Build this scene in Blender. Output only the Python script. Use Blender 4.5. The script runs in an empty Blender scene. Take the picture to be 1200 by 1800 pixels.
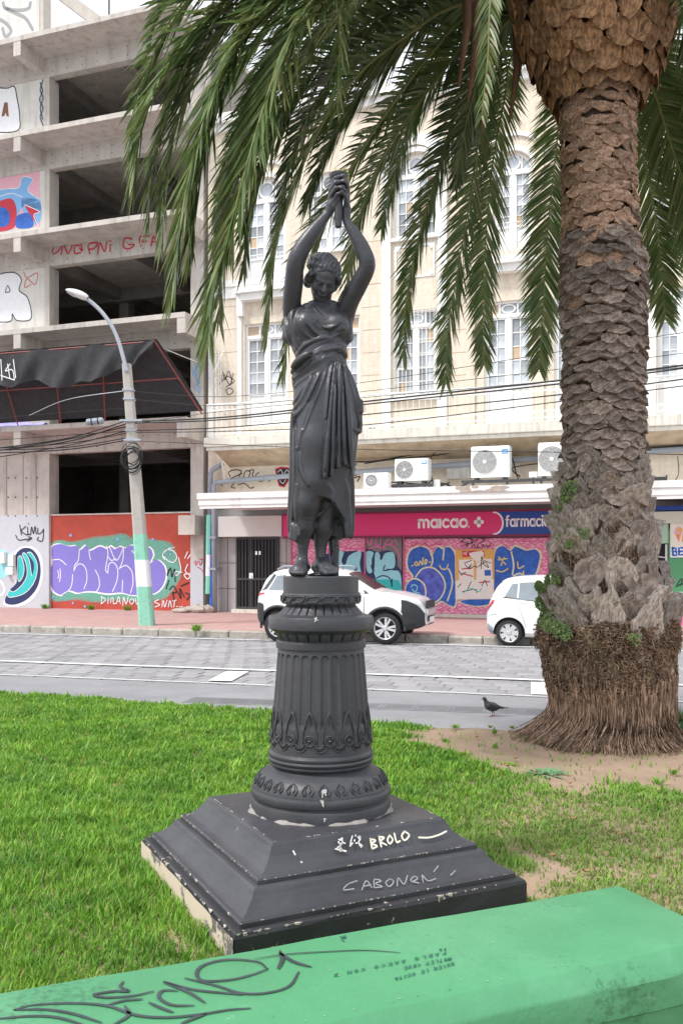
import bpy, bmesh, math, random
import numpy as np
from mathutils import Vector, Matrix
from mathutils.geometry import tessellate_polygon
rnd = random.Random(7)
nrg = np.random.default_rng(11)
PI = math.pi
scene = bpy.context.scene
COL = scene.collection

# ------------------------------------------------------------------ camera, sky, sun, exposure
FPX, CX, HY, CAMZ = 1620.0, 600.0, 985.0, 1.65      # focal length in photo pixels, image centre x, horizon row, eye height
cam_d = bpy.data.cameras.new('camera')
cam = bpy.data.objects.new('camera', cam_d)
COL.objects.link(cam)
cam.location = (0, 0, CAMZ)
cam.rotation_euler = (math.radians(90), 0, 0)
cam_d.sensor_fit = 'VERTICAL'
cam_d.sensor_height = 24.0
cam_d.lens = 24.0 * FPX / 1800.0
cam_d.shift_y = (HY - 900.0) / 1800.0
cam_d.clip_start = 0.05
cam_d.clip_end = 2000
scene.camera = cam

SUN_EL, SUN_AZ = math.radians(54), math.radians(-118)   # azimuth from +Y (view direction) towards +X
w = bpy.data.worlds.new('World')
scene.world = w
w.use_nodes = True
nt = w.node_tree
nt.nodes.clear()
sky = nt.nodes.new('ShaderNodeTexSky')
sky.sky_type = 'NISHITA'
sky.sun_disc = False
sky.sun_elevation = SUN_EL
sky.sun_rotation = SUN_AZ
sky.dust_density = 4.0
sky.air_density = 1.0
mx = nt.nodes.new('ShaderNodeMixRGB')
mx.inputs[0].default_value = 0.86                    # a closed cover of thin bright cloud over the clear sky
mx.inputs[2].default_value = (6.3, 6.5, 6.8, 1)
bg = nt.nodes.new('ShaderNodeBackground')
bg.inputs[1].default_value = 0.10
wo = nt.nodes.new('ShaderNodeOutputWorld')
nt.links.new(sky.outputs[0], mx.inputs[1])
nt.links.new(mx.outputs[0], bg.inputs[0])
nt.links.new(bg.outputs[0], wo.inputs[0])

sun_d = bpy.data.lights.new('sun', 'SUN')
sun_d.energy = 1.5
sun_d.angle = math.radians(11)
sun_d.color = (1.0, 0.965, 0.91)
sun = bpy.data.objects.new('sun', sun_d)
COL.objects.link(sun)
sdir = Vector((math.sin(SUN_AZ) * math.cos(SUN_EL), math.cos(SUN_AZ) * math.cos(SUN_EL), math.sin(SUN_EL)))
sun.rotation_euler = sdir.to_track_quat('Z', 'Y').to_euler()
sun.location = sdir * 40

scene.view_settings.view_transform = 'Standard'
scene.view_settings.look = 'None'
scene.view_settings.gamma = 1.0
scene.view_settings.exposure = 1.16
scene.render.engine = 'CYCLES'
scene.cycles.max_bounces = 5
scene.cycles.transparent_max_bounces = 8

# ------------------------------------------------------------------ where a thing stands: photo pixel + distance -> place
def P(px, py, Y):
    return Vector(((px - CX) / FPX * Y, Y, CAMZ + (HY - py) / FPX * Y))
def G(px, py, z=0.0):
    Y = (CAMZ - z) * FPX / (py - HY)
    return Vector(((px - CX) / FPX * Y, Y, z))
# the row of buildings stands on a line that comes nearer towards the right
TH = math.atan(0.36)
D0 = 29.3
ROW = Matrix.Translation((0, D0, 0)) @ Matrix.Rotation(-TH, 4, 'Z')
ct, st = math.cos(TH), math.sin(TH)
def F(px, py, o=0.0):
    """point of the plane o metres in front of the house row, as (u along the row, z)"""
    a = (px - CX) / FPX
    t = (D0 * ct - o) / (st * a + ct)
    return ct * a * t - st * (t - D0), CAMZ + (HY - py) / FPX * t
def FU(px, o=0.0): return F(px, 900, o)[0]
def FZ(px, py, o=0.0): return F(px, py, o)[1]

# ------------------------------------------------------------------ mesh builder
class MB:
    def __init__(s): s.v = []; s.f = []; s.n = 0
    def add(s, V, Fc):
        b = s.n
        s.v.extend([tuple(p) for p in V]); s.n += len(V)
        s.f.extend([tuple(i + b for i in q) for q in Fc])
        return s
    def box(s, x0, x1, y0, y1, z0, z1):
        V = [(x, y, z) for z in (z0, z1) for y in (y0, y1) for x in (x0, x1)]
        return s.add(V, [(0, 2, 3, 1), (4, 5, 7, 6), (0, 1, 5, 4), (2, 6, 7, 3), (0, 4, 6, 2), (1, 3, 7, 5)])
    def cbox(s, x0, x1, y0, y1, z0, z1, c=0.01):
        """box with chamfered vertical and top edges"""
        def ring(i, z): return [(x0+c+i, y0+i, z), (x1-c-i, y0+i, z), (x1-i, y0+c+i, z), (x1-i, y1-c-i, z), (x1-c-i, y1-i, z), (x0+c+i, y1-i, z), (x0+i, y1-c-i, z), (x0+i, y0+c+i, z)]
        V = ring(0, z0) + ring(0, z1 - c) + ring(c * .8, z1)
        Fc = [tuple(range(7, -1, -1)), tuple(range(16, 24))]
        for r in (0, 8):
            for i in range(8):
                j = (i + 1) % 8
                Fc.append((r + i, r + j, r + 8 + j, r + 8 + i))
        return s.add(V, Fc)
    def prism(s, pts, y0, y1):
        """polygon given in x,z extruded along y (counter clockwise seen from -y)"""
        n = len(pts)
        V = [(p[0], y0, p[1]) for p in pts] + [(p[0], y1, p[1]) for p in pts]
        tri = tessellate_polygon([[Vector((p[0], p[1], 0)) for p in pts]])
        Fc = [tuple(t) for t in tri] + [tuple(n + i for i in reversed(t)) for t in tri]
        Fc += [(i, n + i, n + (i + 1) % n, (i + 1) % n) for i in range(n)]
        return s.add(V, Fc)
    def tube(s, pts, r, n=8, cap=True):
        pts = [Vector(p) for p in pts]
        if not hasattr(r, '__len__'): r = [r] * len(pts)
        V = []; Fc = []
        up = Vector((0, 0, 1))
        prev = None
        for i, p in enumerate(pts):
            d = (pts[min(i + 1, len(pts) - 1)] - pts[max(i - 1, 0)]).normalized()
            if prev is None:
                a = d.cross(up)
                if a.length < 1e-3: a = d.cross(Vector((1, 0, 0)))
            else:
                a = prev - d * prev.dot(d)
            a.normalize(); prev = a
            b = d.cross(a)
            for k in range(n):
                t = 2 * PI * k / n
                V.append(p + (a * math.cos(t) + b * math.sin(t)) * r[i])
        for i in range(len(pts) - 1):
            for k in range(n):
                k2 = (k + 1) % n
                Fc.append((i * n + k, i * n + k2, (i + 1) * n + k2, (i + 1) * n + k))
        if cap:
            Fc.append(tuple(range(n - 1, -1, -1)))
            Fc.append(tuple(range((len(pts) - 1) * n, len(pts) * n)))
        return s.add(V, Fc)
    def lathe(s, prof, n=32, c=(0, 0, 0), mod=None, axis='z', cap=False):
        V = []; Fc = []
        m = len(prof)
        for j, (r, z) in enumerate(prof):
            for k in range(n):
                t = 2 * PI * k / n
                rr = r if mod is None else mod(r, z, t)
                x, y = rr * math.cos(t), rr * math.sin(t)
                V.append((c[0] + x, c[1] + y, c[2] + z) if axis == 'z' else (c[0] + x, c[1] + z, c[2] + y))
        for j in range(m - 1):
            for k in range(n):
                k2 = (k + 1) % n
                q = (j * n + k, j * n + k2, (j + 1) * n + k2, (j + 1) * n + k)
                Fc.append(q if axis == 'z' else q[::-1])
        if cap:
            a, b = tuple(range(n - 1, -1, -1)), tuple(range((m - 1) * n, m * n))
            Fc += [a, b] if axis == 'z' else [a[::-1], b[::-1]]
        return s.add(V, Fc)
    def grid(s, fn, nu, nv, closeu=False):
        V = [fn(i / nu, j / nv) for j in range(nv + 1) for i in range(nu + (0 if closeu else 1))]
        W = nu if closeu else nu + 1
        Fc = []
        for j in range(nv):
            for i in range(nu):
                i2 = (i + 1) % W if closeu else i + 1
                Fc.append((j * W + i, j * W + i2, (j + 1) * W + i2, (j + 1) * W + i))
        return s.add(V, Fc)
    def mesh(s, name, smooth=False):
        me = bpy.data.meshes.new(name)
        me.from_pydata(s.v, [], s.f)
        if smooth: me.shade_smooth()
        me.update()
        return me
    def build(s, name, mat, parent=None, smooth=False, angle=None, bevel=None):
        me = s.mesh(name, smooth)
        return link(name, me, mat, parent, angle, bevel)

def link(name, me, mat, parent=None, angle=None, bevel=None):
    if mat is not None and not me.materials: me.materials.append(mat)
    o = bpy.data.objects.new(name, me)
    COL.objects.link(o)
    if parent is not None: o.parent = parent
    if angle is not None:
        me.shade_smooth()
        me.set_sharp_from_angle(angle=math.radians(angle))
    if bevel:
        b = o.modifiers.new('bevel', 'BEVEL'); b.width = bevel; b.segments = 2; b.limit_method = 'ANGLE'
    return o
def npmesh(name, V, quads=None, tris=None, smooth=False):
    """fast mesh from numpy arrays"""
    me = bpy.data.meshes.new(name)
    V = np.asarray(V, np.float32)
    me.vertices.add(len(V)); me.vertices.foreach_set('co', V.ravel())
    parts = []; starts = []; tot = 0
    for q in (quads, tris):
        if q is not None and len(q):
            q = np.asarray(q, np.int32)
            parts.append(q.ravel()); starts.append(np.arange(len(q), dtype=np.int32) * q.shape[1] + tot); tot += q.size
    loops = np.concatenate(parts); starts = np.concatenate(starts)
    me.loops.add(len(loops)); me.loops.foreach_set('vertex_index', loops)
    me.polygons.add(len(starts)); me.polygons.foreach_set('loop_start', starts)
    me.update(calc_edges=True)
    me.validate()
    if smooth: me.shade_smooth()
    return me
def tag(o, label=None, cat=None, group=None, kind=None):
    if label: o['label'] = label
    if cat: o['category'] = cat
    if group: o['group'] = group
    if kind: o['kind'] = kind
    return o
def empty(name, loc=(0, 0, 0), rz=0.0, label=None, cat=None, group=None):
    o = bpy.data.objects.new(name, None)
    o.empty_display_size = 0.2
    COL.objects.link(o)
    o.location = loc
    o.rotation_euler = (0, 0, rz)
    return tag(o, label, cat, group)
def row_empty(name, u, z, o=0.0, label=None, cat=None, group=None):
    """an Empty on the house row's own axes: x along the row, y into the houses"""
    return empty(name, ROW @ Vector((u, -o, z)), -TH, label, cat, group)
def cat_spline(pts, n=10, closed=False):
    """Catmull-Rom through points of any dimension"""
    A = [np.array(p, float) for p in pts]
    m = len(A); out = []
    segs = m if closed else m - 1
    for i in range(segs):
        if closed: p0, p1, p2, p3 = A[(i - 1) % m], A[i], A[(i + 1) % m], A[(i + 2) % m]
        else:
            p1, p2 = A[i], A[i + 1]
            p0 = A[i - 1] if i else 2 * p1 - p2
            p3 = A[i + 2] if i + 2 < m else 2 * p2 - p1
        for k in range(n):
            t = k / n
            out.append(.5 * (2 * p1 + (p2 - p0) * t + (2 * p0 - 5 * p1 + 4 * p2 - p3) * t * t + (3 * p1 - p0 - 3 * p2 + p3) * t ** 3))
    if not closed: out.append(A[-1])
    return out

# ------------------------------------------------------------------ flat print: ribbons and filled shapes in a plane (x, z)
def ribbon(mb, pts, wd, y, spl=6, taper=0.0, capn=5):
    q = cat_spline(pts, spl) if spl and len(pts) > 2 else [np.array(p, float) for p in pts]
    n = len(q); L = []; Rr = []
    for i, p in enumerate(q):
        d = q[min(i + 1, n - 1)] - q[max(i - 1, 0)]
        l = math.hypot(*d) or 1
        nx, nz = -d[1] / l, d[0] / l
        hw = wd / 2 * (1 - taper * abs(2 * i / (n - 1) - 1) ** 3)
        L.append((p[0] + nx * hw, y, p[1] + nz * hw)); Rr.append((p[0] - nx * hw, y, p[1] - nz * hw))
    V = L + Rr
    mb.add(V, [(i, n + i, n + i + 1, i + 1) for i in range(n - 1)])
    if capn:
        for e, sgn in ((0, 1), (n - 1, -1)):
            c = q[e]; a = np.array([L[e][0] - c[0], L[e][2] - c[1]])
            V = [(c[0], y, c[1])]
            for k in range(capn + 1):
                t = PI * k / capn * sgn
                V.append((c[0] + a[0] * math.cos(t) - a[1] * math.sin(t), y, c[1] + a[0] * math.sin(t) + a[1] * math.cos(t)))
            mb.add(V, [(0, k + 1, k + 2) if sgn > 0 else (0, k + 2, k + 1) for k in range(capn)])
def blob(mb, pts, y, spl=6):
    q = cat_spline(pts, spl, True) if spl else [np.array(p, float) for p in pts]
    V = [(p[0], y, p[1]) for p in q]
    tri = tessellate_polygon([[Vector((p[0], p[1], 0)) for p in q]])
    mb.add(V, [tuple(t) for t in tri])
def disc(mb, x, z, r, y, n=10, rz=None):
    rz = rz or r
    mb.add([(x + r * math.cos(2 * PI * k / n), y, z + rz * math.sin(2 * PI * k / n)) for k in range(n)], [tuple(range(n))])

# ------------------------------------------------------------------ materials
def srgb(r, g, b):
    f = lambda c: c / 12.92 if c <= .04045 else ((c + .055) / 1.055) ** 2.4
    return (f(r / 255), f(g / 255), f(b / 255))
MATS = {}
def mat(name, col, rough=.7, var=.12, scale=3.0, bump=.15, bscale=40.0, metal=0.0, spec=.4, stain=None, sscale=1.2, samt=.5, streak=False, coat=0.0, bdist=.01, trans=0.0):
    m = bpy.data.materials.new(name); m.use_nodes = True
    t = m.node_tree; N = t.nodes; L = t.links
    b = N['Principled BSDF']
    b.inputs['Roughness'].default_value = rough
    b.inputs['Metallic'].default_value = metal
    b.inputs['Specular IOR Level'].default_value = spec
    if coat: b.inputs['Coat Weight'].default_value = coat
    if trans: b.inputs['Transmission Weight'].default_value = trans
    tc = N.new('ShaderNodeTexCoord')
    n1 = N.new('ShaderNodeTexNoise'); n1.inputs['Scale'].default_value = scale; n1.inputs['Detail'].default_value = 6
    n1.inputs['Roughness'].default_value = .65
    L.new(tc.outputs['Object'], n1.inputs['Vector'])
    r1 = N.new('ShaderNodeValToRGB')
    r1.color_ramp.elements[0].position = .3; r1.color_ramp.elements[1].position = .7
    c0 = [max(0, c * (1 - var)) for c in col]; c1 = [min(1, c * (1 + var)) for c in col]
    r1.color_ramp.elements[0].color = (*c0, 1); r1.color_ramp.elements[1].color = (*c1, 1)
    L.new(n1.outputs['Fac'], r1.inputs['Fac'])
    out = r1.outputs['Color']
    if stain:
        n2 = N.new('ShaderNodeTexNoise'); n2.inputs['Scale'].default_value = sscale; n2.inputs['Detail'].default_value = 8
        n2.inputs['Roughness'].default_value = .7
        if streak:
            mp = N.new('ShaderNodeMapping'); mp.inputs['Scale'].default_value = (3.0, 3.0, .25)
            L.new(tc.outputs['Object'], mp.inputs['Vector']); L.new(mp.outputs[0], n2.inputs['Vector'])
        else: L.new(tc.outputs['Object'], n2.inputs['Vector'])
        r2 = N.new('ShaderNodeValToRGB')
        r2.color_ramp.elements[0].position = .5; r2.color_ramp.elements[1].position = .72
        r2.color_ramp.elements[1].color = (samt, samt, samt, 1)
        L.new(n2.outputs['Fac'], r2.inputs['Fac'])
        mxn = N.new('ShaderNodeMixRGB'); mxn.inputs[2].default_value = (*stain, 1)
        L.new(r2.outputs['Color'], mxn.inputs[0]); L.new(out, mxn.inputs[1])
        out = mxn.outputs[0]
    L.new(out, b.inputs['Base Color'])
    if bump:
        n3 = N.new('ShaderNodeTexNoise'); n3.inputs['Scale'].default_value = bscale; n3.inputs['Detail'].default_value = 4
        L.new(tc.outputs['Object'], n3.inputs['Vector'])
        bp = N.new('ShaderNodeBump'); bp.inputs['Strength'].default_value = bump; bp.inputs['Distance'].default_value = bdist
        L.new(n3.outputs['Fac'], bp.inputs['Height']); L.new(bp.outputs[0], b.inputs['Normal'])
    MATS[name] = m
    return m
# ------------------------------------------------------------------ shared materials
concrete = mat('raw_concrete', (.54, .495, .455), .85, .16, 1.6, .3, 18, stain=(.24, .215, .19), sscale=1.0, samt=.7, streak=True)
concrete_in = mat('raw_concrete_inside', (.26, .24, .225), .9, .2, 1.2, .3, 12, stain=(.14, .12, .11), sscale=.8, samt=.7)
white_infill = mat('whitewashed_infill', (.66, .64, .60), .8, .1, 1.5, .2, 20, stain=(.38, .35, .32), sscale=1.2, samt=.6, streak=True)
bluegrey_paint = mat('blue_grey_wall_paint', (.53, .55, .60), .75, .06, 2, .15, 20, stain=(.40, .40, .42), sscale=2, samt=.5)
red_paint = mat('red_wall_paint', (.47, .075, .05), .7, .12, 2, .15, 20, stain=(.28, .06, .045), sscale=1.5, samt=.5)
stucco = mat('cream_stucco', (.73, .645, .535), .85, .10, 7, .55, 26, stain=(.50, .40, .29), sscale=1.3, samt=.62, streak=True, bdist=.03)
stucco_trim = mat('white_trim_paint', (.82, .81, .79), .6, .05, 3, .08, 30, stain=(.58, .54, .49), sscale=1.6, samt=.5, streak=True)
balc_conc = mat('balcony_concrete', (.68, .64, .57), .8, .12, 3, .3, 20, stain=(.34, .31, .27), sscale=2.2, samt=.7, streak=True)
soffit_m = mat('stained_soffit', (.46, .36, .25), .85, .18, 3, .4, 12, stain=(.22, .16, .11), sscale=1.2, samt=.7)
white_metal = mat('white_metal', (.84, .84, .83), .45, .04, 3, .03, 40, stain=(.6, .58, .55), sscale=3, samt=.35)
glass = mat('window_glass', (.40, .435, .475), .08, .25, .6, 0, spec=.8, stain=(.66, .68, .70), sscale=.9, samt=.8)  # pale tone paints in the curtains and the reflected sky
board = mat('tan_board', (.55, .42, .30), .7, .1)
dark_void = mat('dark_panel', (.012, .012, .014), .6, .1, bump=0)
dark_metal = mat('dark_metal', (.05, .05, .055), .5, .2, 6, .1)
grey_plast = mat('grey_pipe', (.30, .33, .38), .5, .08, 5, .05)
rubber = mat('black_rubber', (.022, .022, .024), .8, .2, 20, .1, 60)
cable_m = mat('black_cable', (.02, .02, .022), .6, .2, 5, 0)
tile_grey = mat('grey_wall_tile', (.42, .41, .40), .5, .06, 2, .05)
spray = {}
def paint(name, col, var=.05, rough=.65):
    if name not in spray: spray[name] = mat('spray_' + name, col, rough, var, 6, .05, 40)
    return spray[name]
SP = lambda n: spray[n]
paint('white', (.83, .83, .86)); paint('black', (.02, .02, .025)); paint('violet', (.235, .20, .60)); paint('mint', (.22, .60, .48))
paint('navy', (.025, .04, .12)); paint('teal', (.05, .52, .52)); paint('cyan', (.30, .66, .74)); paint('blue', (.035, .13, .50), .3)
paint('cream', (.72, .70, .48)); paint('red', (.55, .04, .07)); paint('yellow', (.75, .62, .2)); paint('pink', (.75, .15, .36)); paint('orange', (.75, .28, .12))
paint('skyblue', (.22, .45, .78)); paint('lilac', (.42, .40, .80)); paint('tealdark', (.04, .50, .50)); paint('paper', (.80, .78, .73)); paint('ochre', (.72, .42, .12))
paint('grey', (.3, .3, .31)); paint('brown', (.22, .1, .06)); paint('pinklight', (.78, .42, .5))

# ------------------------------------------------------------------ ground, road, pavement
THR = math.atan(0.29); YK = 21.75
STREET = Matrix.Translation((0, YK, 0)) @ Matrix.Rotation(-THR, 4, 'Z')
def struct(mb, name, m, parent=None, smooth=False):
    o = mb.build(name, m, parent, smooth)
    if parent is None: o['kind'] = 'structure'
    return o
def street_place(o):
    o.location = (0, YK, 0); o.rotation_euler = (0, 0, -THR); return o
asphalt = mat('path_asphalt', (.245, .245, .262), .85, .12, 1.3, .25, 90, stain=(.18, .18, .19), sscale=.7, samt=.7)
soil_far = mat('far_ground', (.2, .19, .18), .9)
struct(MB().box(-400, 400, -60, 600, -1.2, -.26), 'ground', soil_far)
cob = mat('cobble_stone', (.285, .28, .295), .8, .22, 2.2, .5, 40, stain=(.17, .16, .16), sscale=4, samt=.6, bdist=.02)
# each stone a little different
def per_object_tint(m, amt=.35):
    t = m.node_tree; b = t.nodes['Principled BSDF']
    src = b.inputs['Base Color'].links[0].from_socket
    oi = t.nodes.new('ShaderNodeObjectInfo'); isl = t.nodes.new('ShaderNodeNewGeometry')
    ad = t.nodes.new('ShaderNodeMath'); ad.operation = 'ADD'
    t.links.new(oi.outputs['Random'], ad.inputs[0]); t.links.new(isl.outputs['Random Per Island'], ad.inputs[1])
    fr = t.nodes.new('ShaderNodeMath'); fr.operation = 'FRACT'; t.links.new(ad.outputs[0], fr.inputs[0])
    mr = t.nodes.new('ShaderNodeMapRange'); mr.inputs[3].default_value = 1 - amt; mr.inputs[4].default_value = 1 + amt
    t.links.new(fr.outputs[0], mr.inputs[0])
    mm = t.nodes.new('ShaderNodeMixRGB'); mm.blend_type = 'MULTIPLY'; mm.inputs[0].default_value = 1
    t.links.new(src, mm.inputs[1]); t.links.new(mr.outputs[0], mm.inputs[2]); t.links.new(mm.outputs[0], b.inputs['Base Color'])
per_object_tint(cob, .13)
joint = mat('road_joint_dirt', (.26, .25, .245), .95, .15, 8, .3, 40)
line_paint = mat('road_line_paint', (.70, .70, .69), .7, .08, 5, .15, 60, stain=(.36, .36, .36), sscale=4, samt=.85)
tile_red = mat('red_pavement', (.44, .27, .255), .85, .14, 2, .15, 40, stain=(.36, .29, .26), sscale=1.2, samt=.7)
kerb_m = mat('kerb_stone', (.40, .37, .33), .9, .25, 5, .6, 18, stain=(.2, .18, .16), sscale=4, samt=.8, bdist=.03)
road = street_place(struct(MB().box(-40, 40, -8.1, 0, -.26, -.234), 'road', joint))
walk = street_place(struct(MB().box(-40, 40, .16, 26, -.26, -.07), 'sidewalk', tile_red))
path = street_place(struct(MB().box(-40, 40, -30, -8.1, -.26, -.217), 'path', asphalt))
# cobbles: one shared stone mesh per variant, the ones that show largest as single pieces
def stone_mesh(k):
    r = random.Random(k); m = MB(); w_, d_ = .186, .168
    j = lambda a: a + r.uniform(-.012, .012)
    lo = [(j(-w_), j(-d_), -.03), (j(w_), j(-d_), -.03), (j(w_), j(d_), -.03), (j(-w_), j(d_), -.03)]
    hi = [(x * .93, y * .93, r.uniform(.003, .009)) for x, y, z in lo]
    mid = [(x, y, .0) for x, y, z in lo]
    m.add(lo + mid + hi, [(i, (i + 1) % 4, 4 + (i + 1) % 4, 4 + i) for i in range(4)] + [(4 + i, 4 + (i + 1) % 4, 8 + (i + 1) % 4, 8 + i) for i in range(4)] + [(8, 9, 10, 11)])
    return m
stone_var = [stone_mesh(k) for k in range(9)]
stone_me = []
for k, sm in enumerate(stone_var):
    me = sm.mesh('cobble'); me.materials.append(cob); stone_me.append(me)
spots = []
for r_ in range(22):
    y = -8.1 + .19 + r_ * .362
    for c_ in range(96):
        x = -19 + c_ * .40 + (.2 if r_ % 2 else 0) + (r_ * .055)
        wp = STREET @ Vector((x, y, 0)); px = CX + FPX * wp.x / wp.y
        spots.append((wp.y, -30 < px < 1230 and not (470 < px < 650 and wp.y < 17), x, y))
spots.sort()
cnt = 0; rest = MB()
for dist, vis, x, y in spots:
    k = rnd.randrange(9)
    if vis and cnt < 300:
        o = bpy.data.objects.new('cobble', stone_me[k]); COL.objects.link(o); o.parent = road
        o.location = (x, y, -.232 + rnd.uniform(-.004, .005)); o.rotation_euler = (rnd.gauss(0, .012), rnd.gauss(0, .012), rnd.gauss(0, .03)); cnt += 1
    else:
        dz = rnd.uniform(-.004, .005)
        rest.add([(a + x, b + y, c - .232 + dz) for a, b, c in stone_var[k].v], stone_var[k].f)
o = rest.build('cobbles', cob, road); o['kind'] = 'stuff'
# painted lines lie on the stones
def line(pts, wd, z=-.209):
    mb = MB(); q = [np.array(p) for p in pts]
    ribbon(mb, q, wd, 0, spl=0, capn=0)
    mb.v = [(x, z_, z) for x, y, z_ in mb.v]; mb.f = [f[::-1] for f in mb.f]
    return mb
def wob(x0, x1, y, n=60, a=.02): return [(x0 + (x1 - x0) * i / n, y + rnd.uniform(-a, a)) for i in range(n + 1)]
for nm, y, wd in (('lane_line', -.75, .13), ('lane_line', -6.25, .17), ('edge_line', -7.98, .055)):
    o = line(wob(-22, 22, y, 90, .012), wd).build(nm, line_paint, road)
lv = lambda px, py: STREET.inverted() @ G(px, py, -.21)
def quad_mark(a, b, wd):
    A, B = lv(*a), lv(*b)
    return line([(A.x, A.y), (B.x, B.y)], wd, -.2075).build('parking_mark', line_paint, road)
quad_mark((418, 1180), (386, 1197), .38); quad_mark((950, 1199), (952, 1221), .30)
# kerb stones
x = -26.0
while x < 26:
    ln = rnd.uniform(.7, 1.15)
    m = MB().cbox(x, x + ln - .02, -.02 + rnd.uniform(-.015, .01), .17, -.26, -.066 + rnd.uniform(-.012, .012), .03)
    m.build('kerb_stone', kerb_m, walk); x += ln
# drain slabs across the path
slab_m = mat('drain_slab', (.185, .185, .20), .85, .12, 4, .3, 60); per_object_tint(slab_m, .12)
A, B = G(330, 1230, -.217), G(1250, 1262, -.217)
dv = (B - A); nS = 15
for i in range(nS):
    a = A + dv * (i / nS); b = A + dv * ((i + .985) / nS)
    nn = Vector((-dv.y, dv.x, 0)).normalized() * .24
    m = MB(); q = [a - nn, b - nn, b + nn, a + nn]
    m.add([(p.x, p.y, z) for z in (-.25, -.2125) for p in q], [(3, 2, 1, 0), (4, 5, 6, 7), (0, 1, 5, 4), (1, 2, 6, 5), (2, 3, 7, 6), (3, 0, 4, 7)])
    for k in range(1, 6):    # slots
        c = a - nn * .72 + (b - a) * .08 + nn * 1.44 * (k - .5) / 5; e = c + (b - a) * .84; h = nn * .04
        m.add([(p.x, p.y, -.2105) for p in (c - h, e - h, e + h, c + h)], [(0, 1, 2, 3)])
    inv_ = STREET.inverted(); m.v = [tuple(inv_ @ Vector(p)) for p in m.v]
    m.build('paving_slab', slab_m, path)

per_object_tint(glass, .45)
# ------------------------------------------------------------------ lawn
edge_px = [(-500, 1196), (-200, 1208), (0, 1218), (200, 1230), (470, 1254), (650, 1266), (800, 1277), (920, 1285), (1060, 1284), (1190, 1264), (1400, 1250), (1800, 1240)]
edge_w = [G(a, b, 0) for a, b in edge_px]
EX = np.array([p.x for p in edge_w]); EY = np.array([p.y for p in edge_w])
def edgeY(x): return np.interp(x, EX, EY)
def lawn_z(x, y):
    return .018 * np.sin(x * 1.3 + .5) * np.sin(y * 1.1) + .012 * np.sin(x * 3.1 + y * 2.3) + .006 * np.sin(x * 7 - y * 5)
nx, ny = 130, 90
xs = np.linspace(-9, 9.5, nx); V = []
for j in range(ny + 1):
    for i in range(nx):
        e = edgeY(xs[i])
        if j < ny - 1: y = .3 + (e - .3) * j / (ny - 2); z = lawn_z(xs[i], y)
        else: y = e + (.05 if j == ny - 1 else .16); z = -.1 if j == ny - 1 else -.235
        V.append((xs[i], y, z))
quads = [(j * nx + i, j * nx + i + 1, (j + 1) * nx + i + 1, (j + 1) * nx + i) for j in range(ny) for i in range(nx - 1)]
soil = mat('lawn_soil', (.335, .24, .17), .95, .16, 2.5, .5, 60, stain=(.27, .18, .125), sscale=3, samt=.6, bdist=.012)
lawn = link('lawn', npmesh('lawn', V, quads, smooth=True), soil); lawn['kind'] = 'structure'
def inpoly(px, py, poly):
    c = np.zeros(len(px), bool); n = len(poly)
    for i in range(n):
        x0, y0 = poly[i]; x1, y1 = poly[(i + 1) % n]
        s = ((y0 > py) != (y1 > py)) & (px < (x1 - x0) * (py - y0) / (y1 - y0 + 1e-9) + x0)
        c ^= s
    return c
DIRT = [(715, 1285), (705, 1308), (760, 1325), (830, 1345), (880, 1362), (935, 1384), (1000, 1392), (1060, 1392), (1120, 1384), (1300, 1392), (1300, 1268), (1180, 1300), (900, 1275), (760, 1268)]
DIRT2 = [(905, 1505), (965, 1510), (975, 1535), (1000, 1555), (985, 1580), (940, 1590), (915, 1540)]
DIRT3 = [(325, 1640), (345, 1690), (420, 1690), (380, 1660), (345, 1625)]
# world outlines of the bare patches
def wp_(poly): return [(G(a, b).x, G(a, b).y) for a, b in poly]
DW = [wp_(DIRT), wp_(DIRT2), wp_(DIRT3)]
NB = 330000
Yb = 2.2 + (12.2 - 2.2) * nrg.random(NB) ** 1.35
Xb = (nrg.random(NB) - .5) * 2 * (.40 * Yb + .25)
n1 = np.sin(Xb * 2.1 + 1.3 * np.sin(Yb * 1.7)) * np.sin(Yb * 2.6 + Xb) * .5 + .5
n2 = np.sin(Xb * 6.3 + 2 * np.sin(Yb * 3.9)) * np.sin(Yb * 7.1 + 1.2 * Xb) * .5 + .5
jx = Xb + .11 * np.sin(Yb * 9 + Xb * 4) + nrg.normal(0, .05, NB); jy = Yb + .13 * np.sin(Xb * 8 + Yb * 3) + nrg.normal(0, .07, NB)
bare = inpoly(jx, jy, DW[0]) | inpoly(jx, jy, DW[1]) | inpoly(jx, jy, DW[2])
dry = np.clip((Xb - .10 * Yb + .25) / .9, 0, 1) * np.clip((7.3 - Yb) / 1.4, 0, 1)        # the thin, trodden side of the lawn
keep = (Yb < edgeY(Xb) - .01 - .22 * np.clip(np.sin(Xb * 5.1) * np.sin(Xb * 2.3 + 1) + .35 * np.sin(Xb * 17), 0, 1) * nrg.random(NB)) & (~bare | (nrg.random(NB) < .012)) & (nrg.random(NB) > dry * (.08 + .60 * n2 ** 1.5))
SLABC = None
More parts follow.
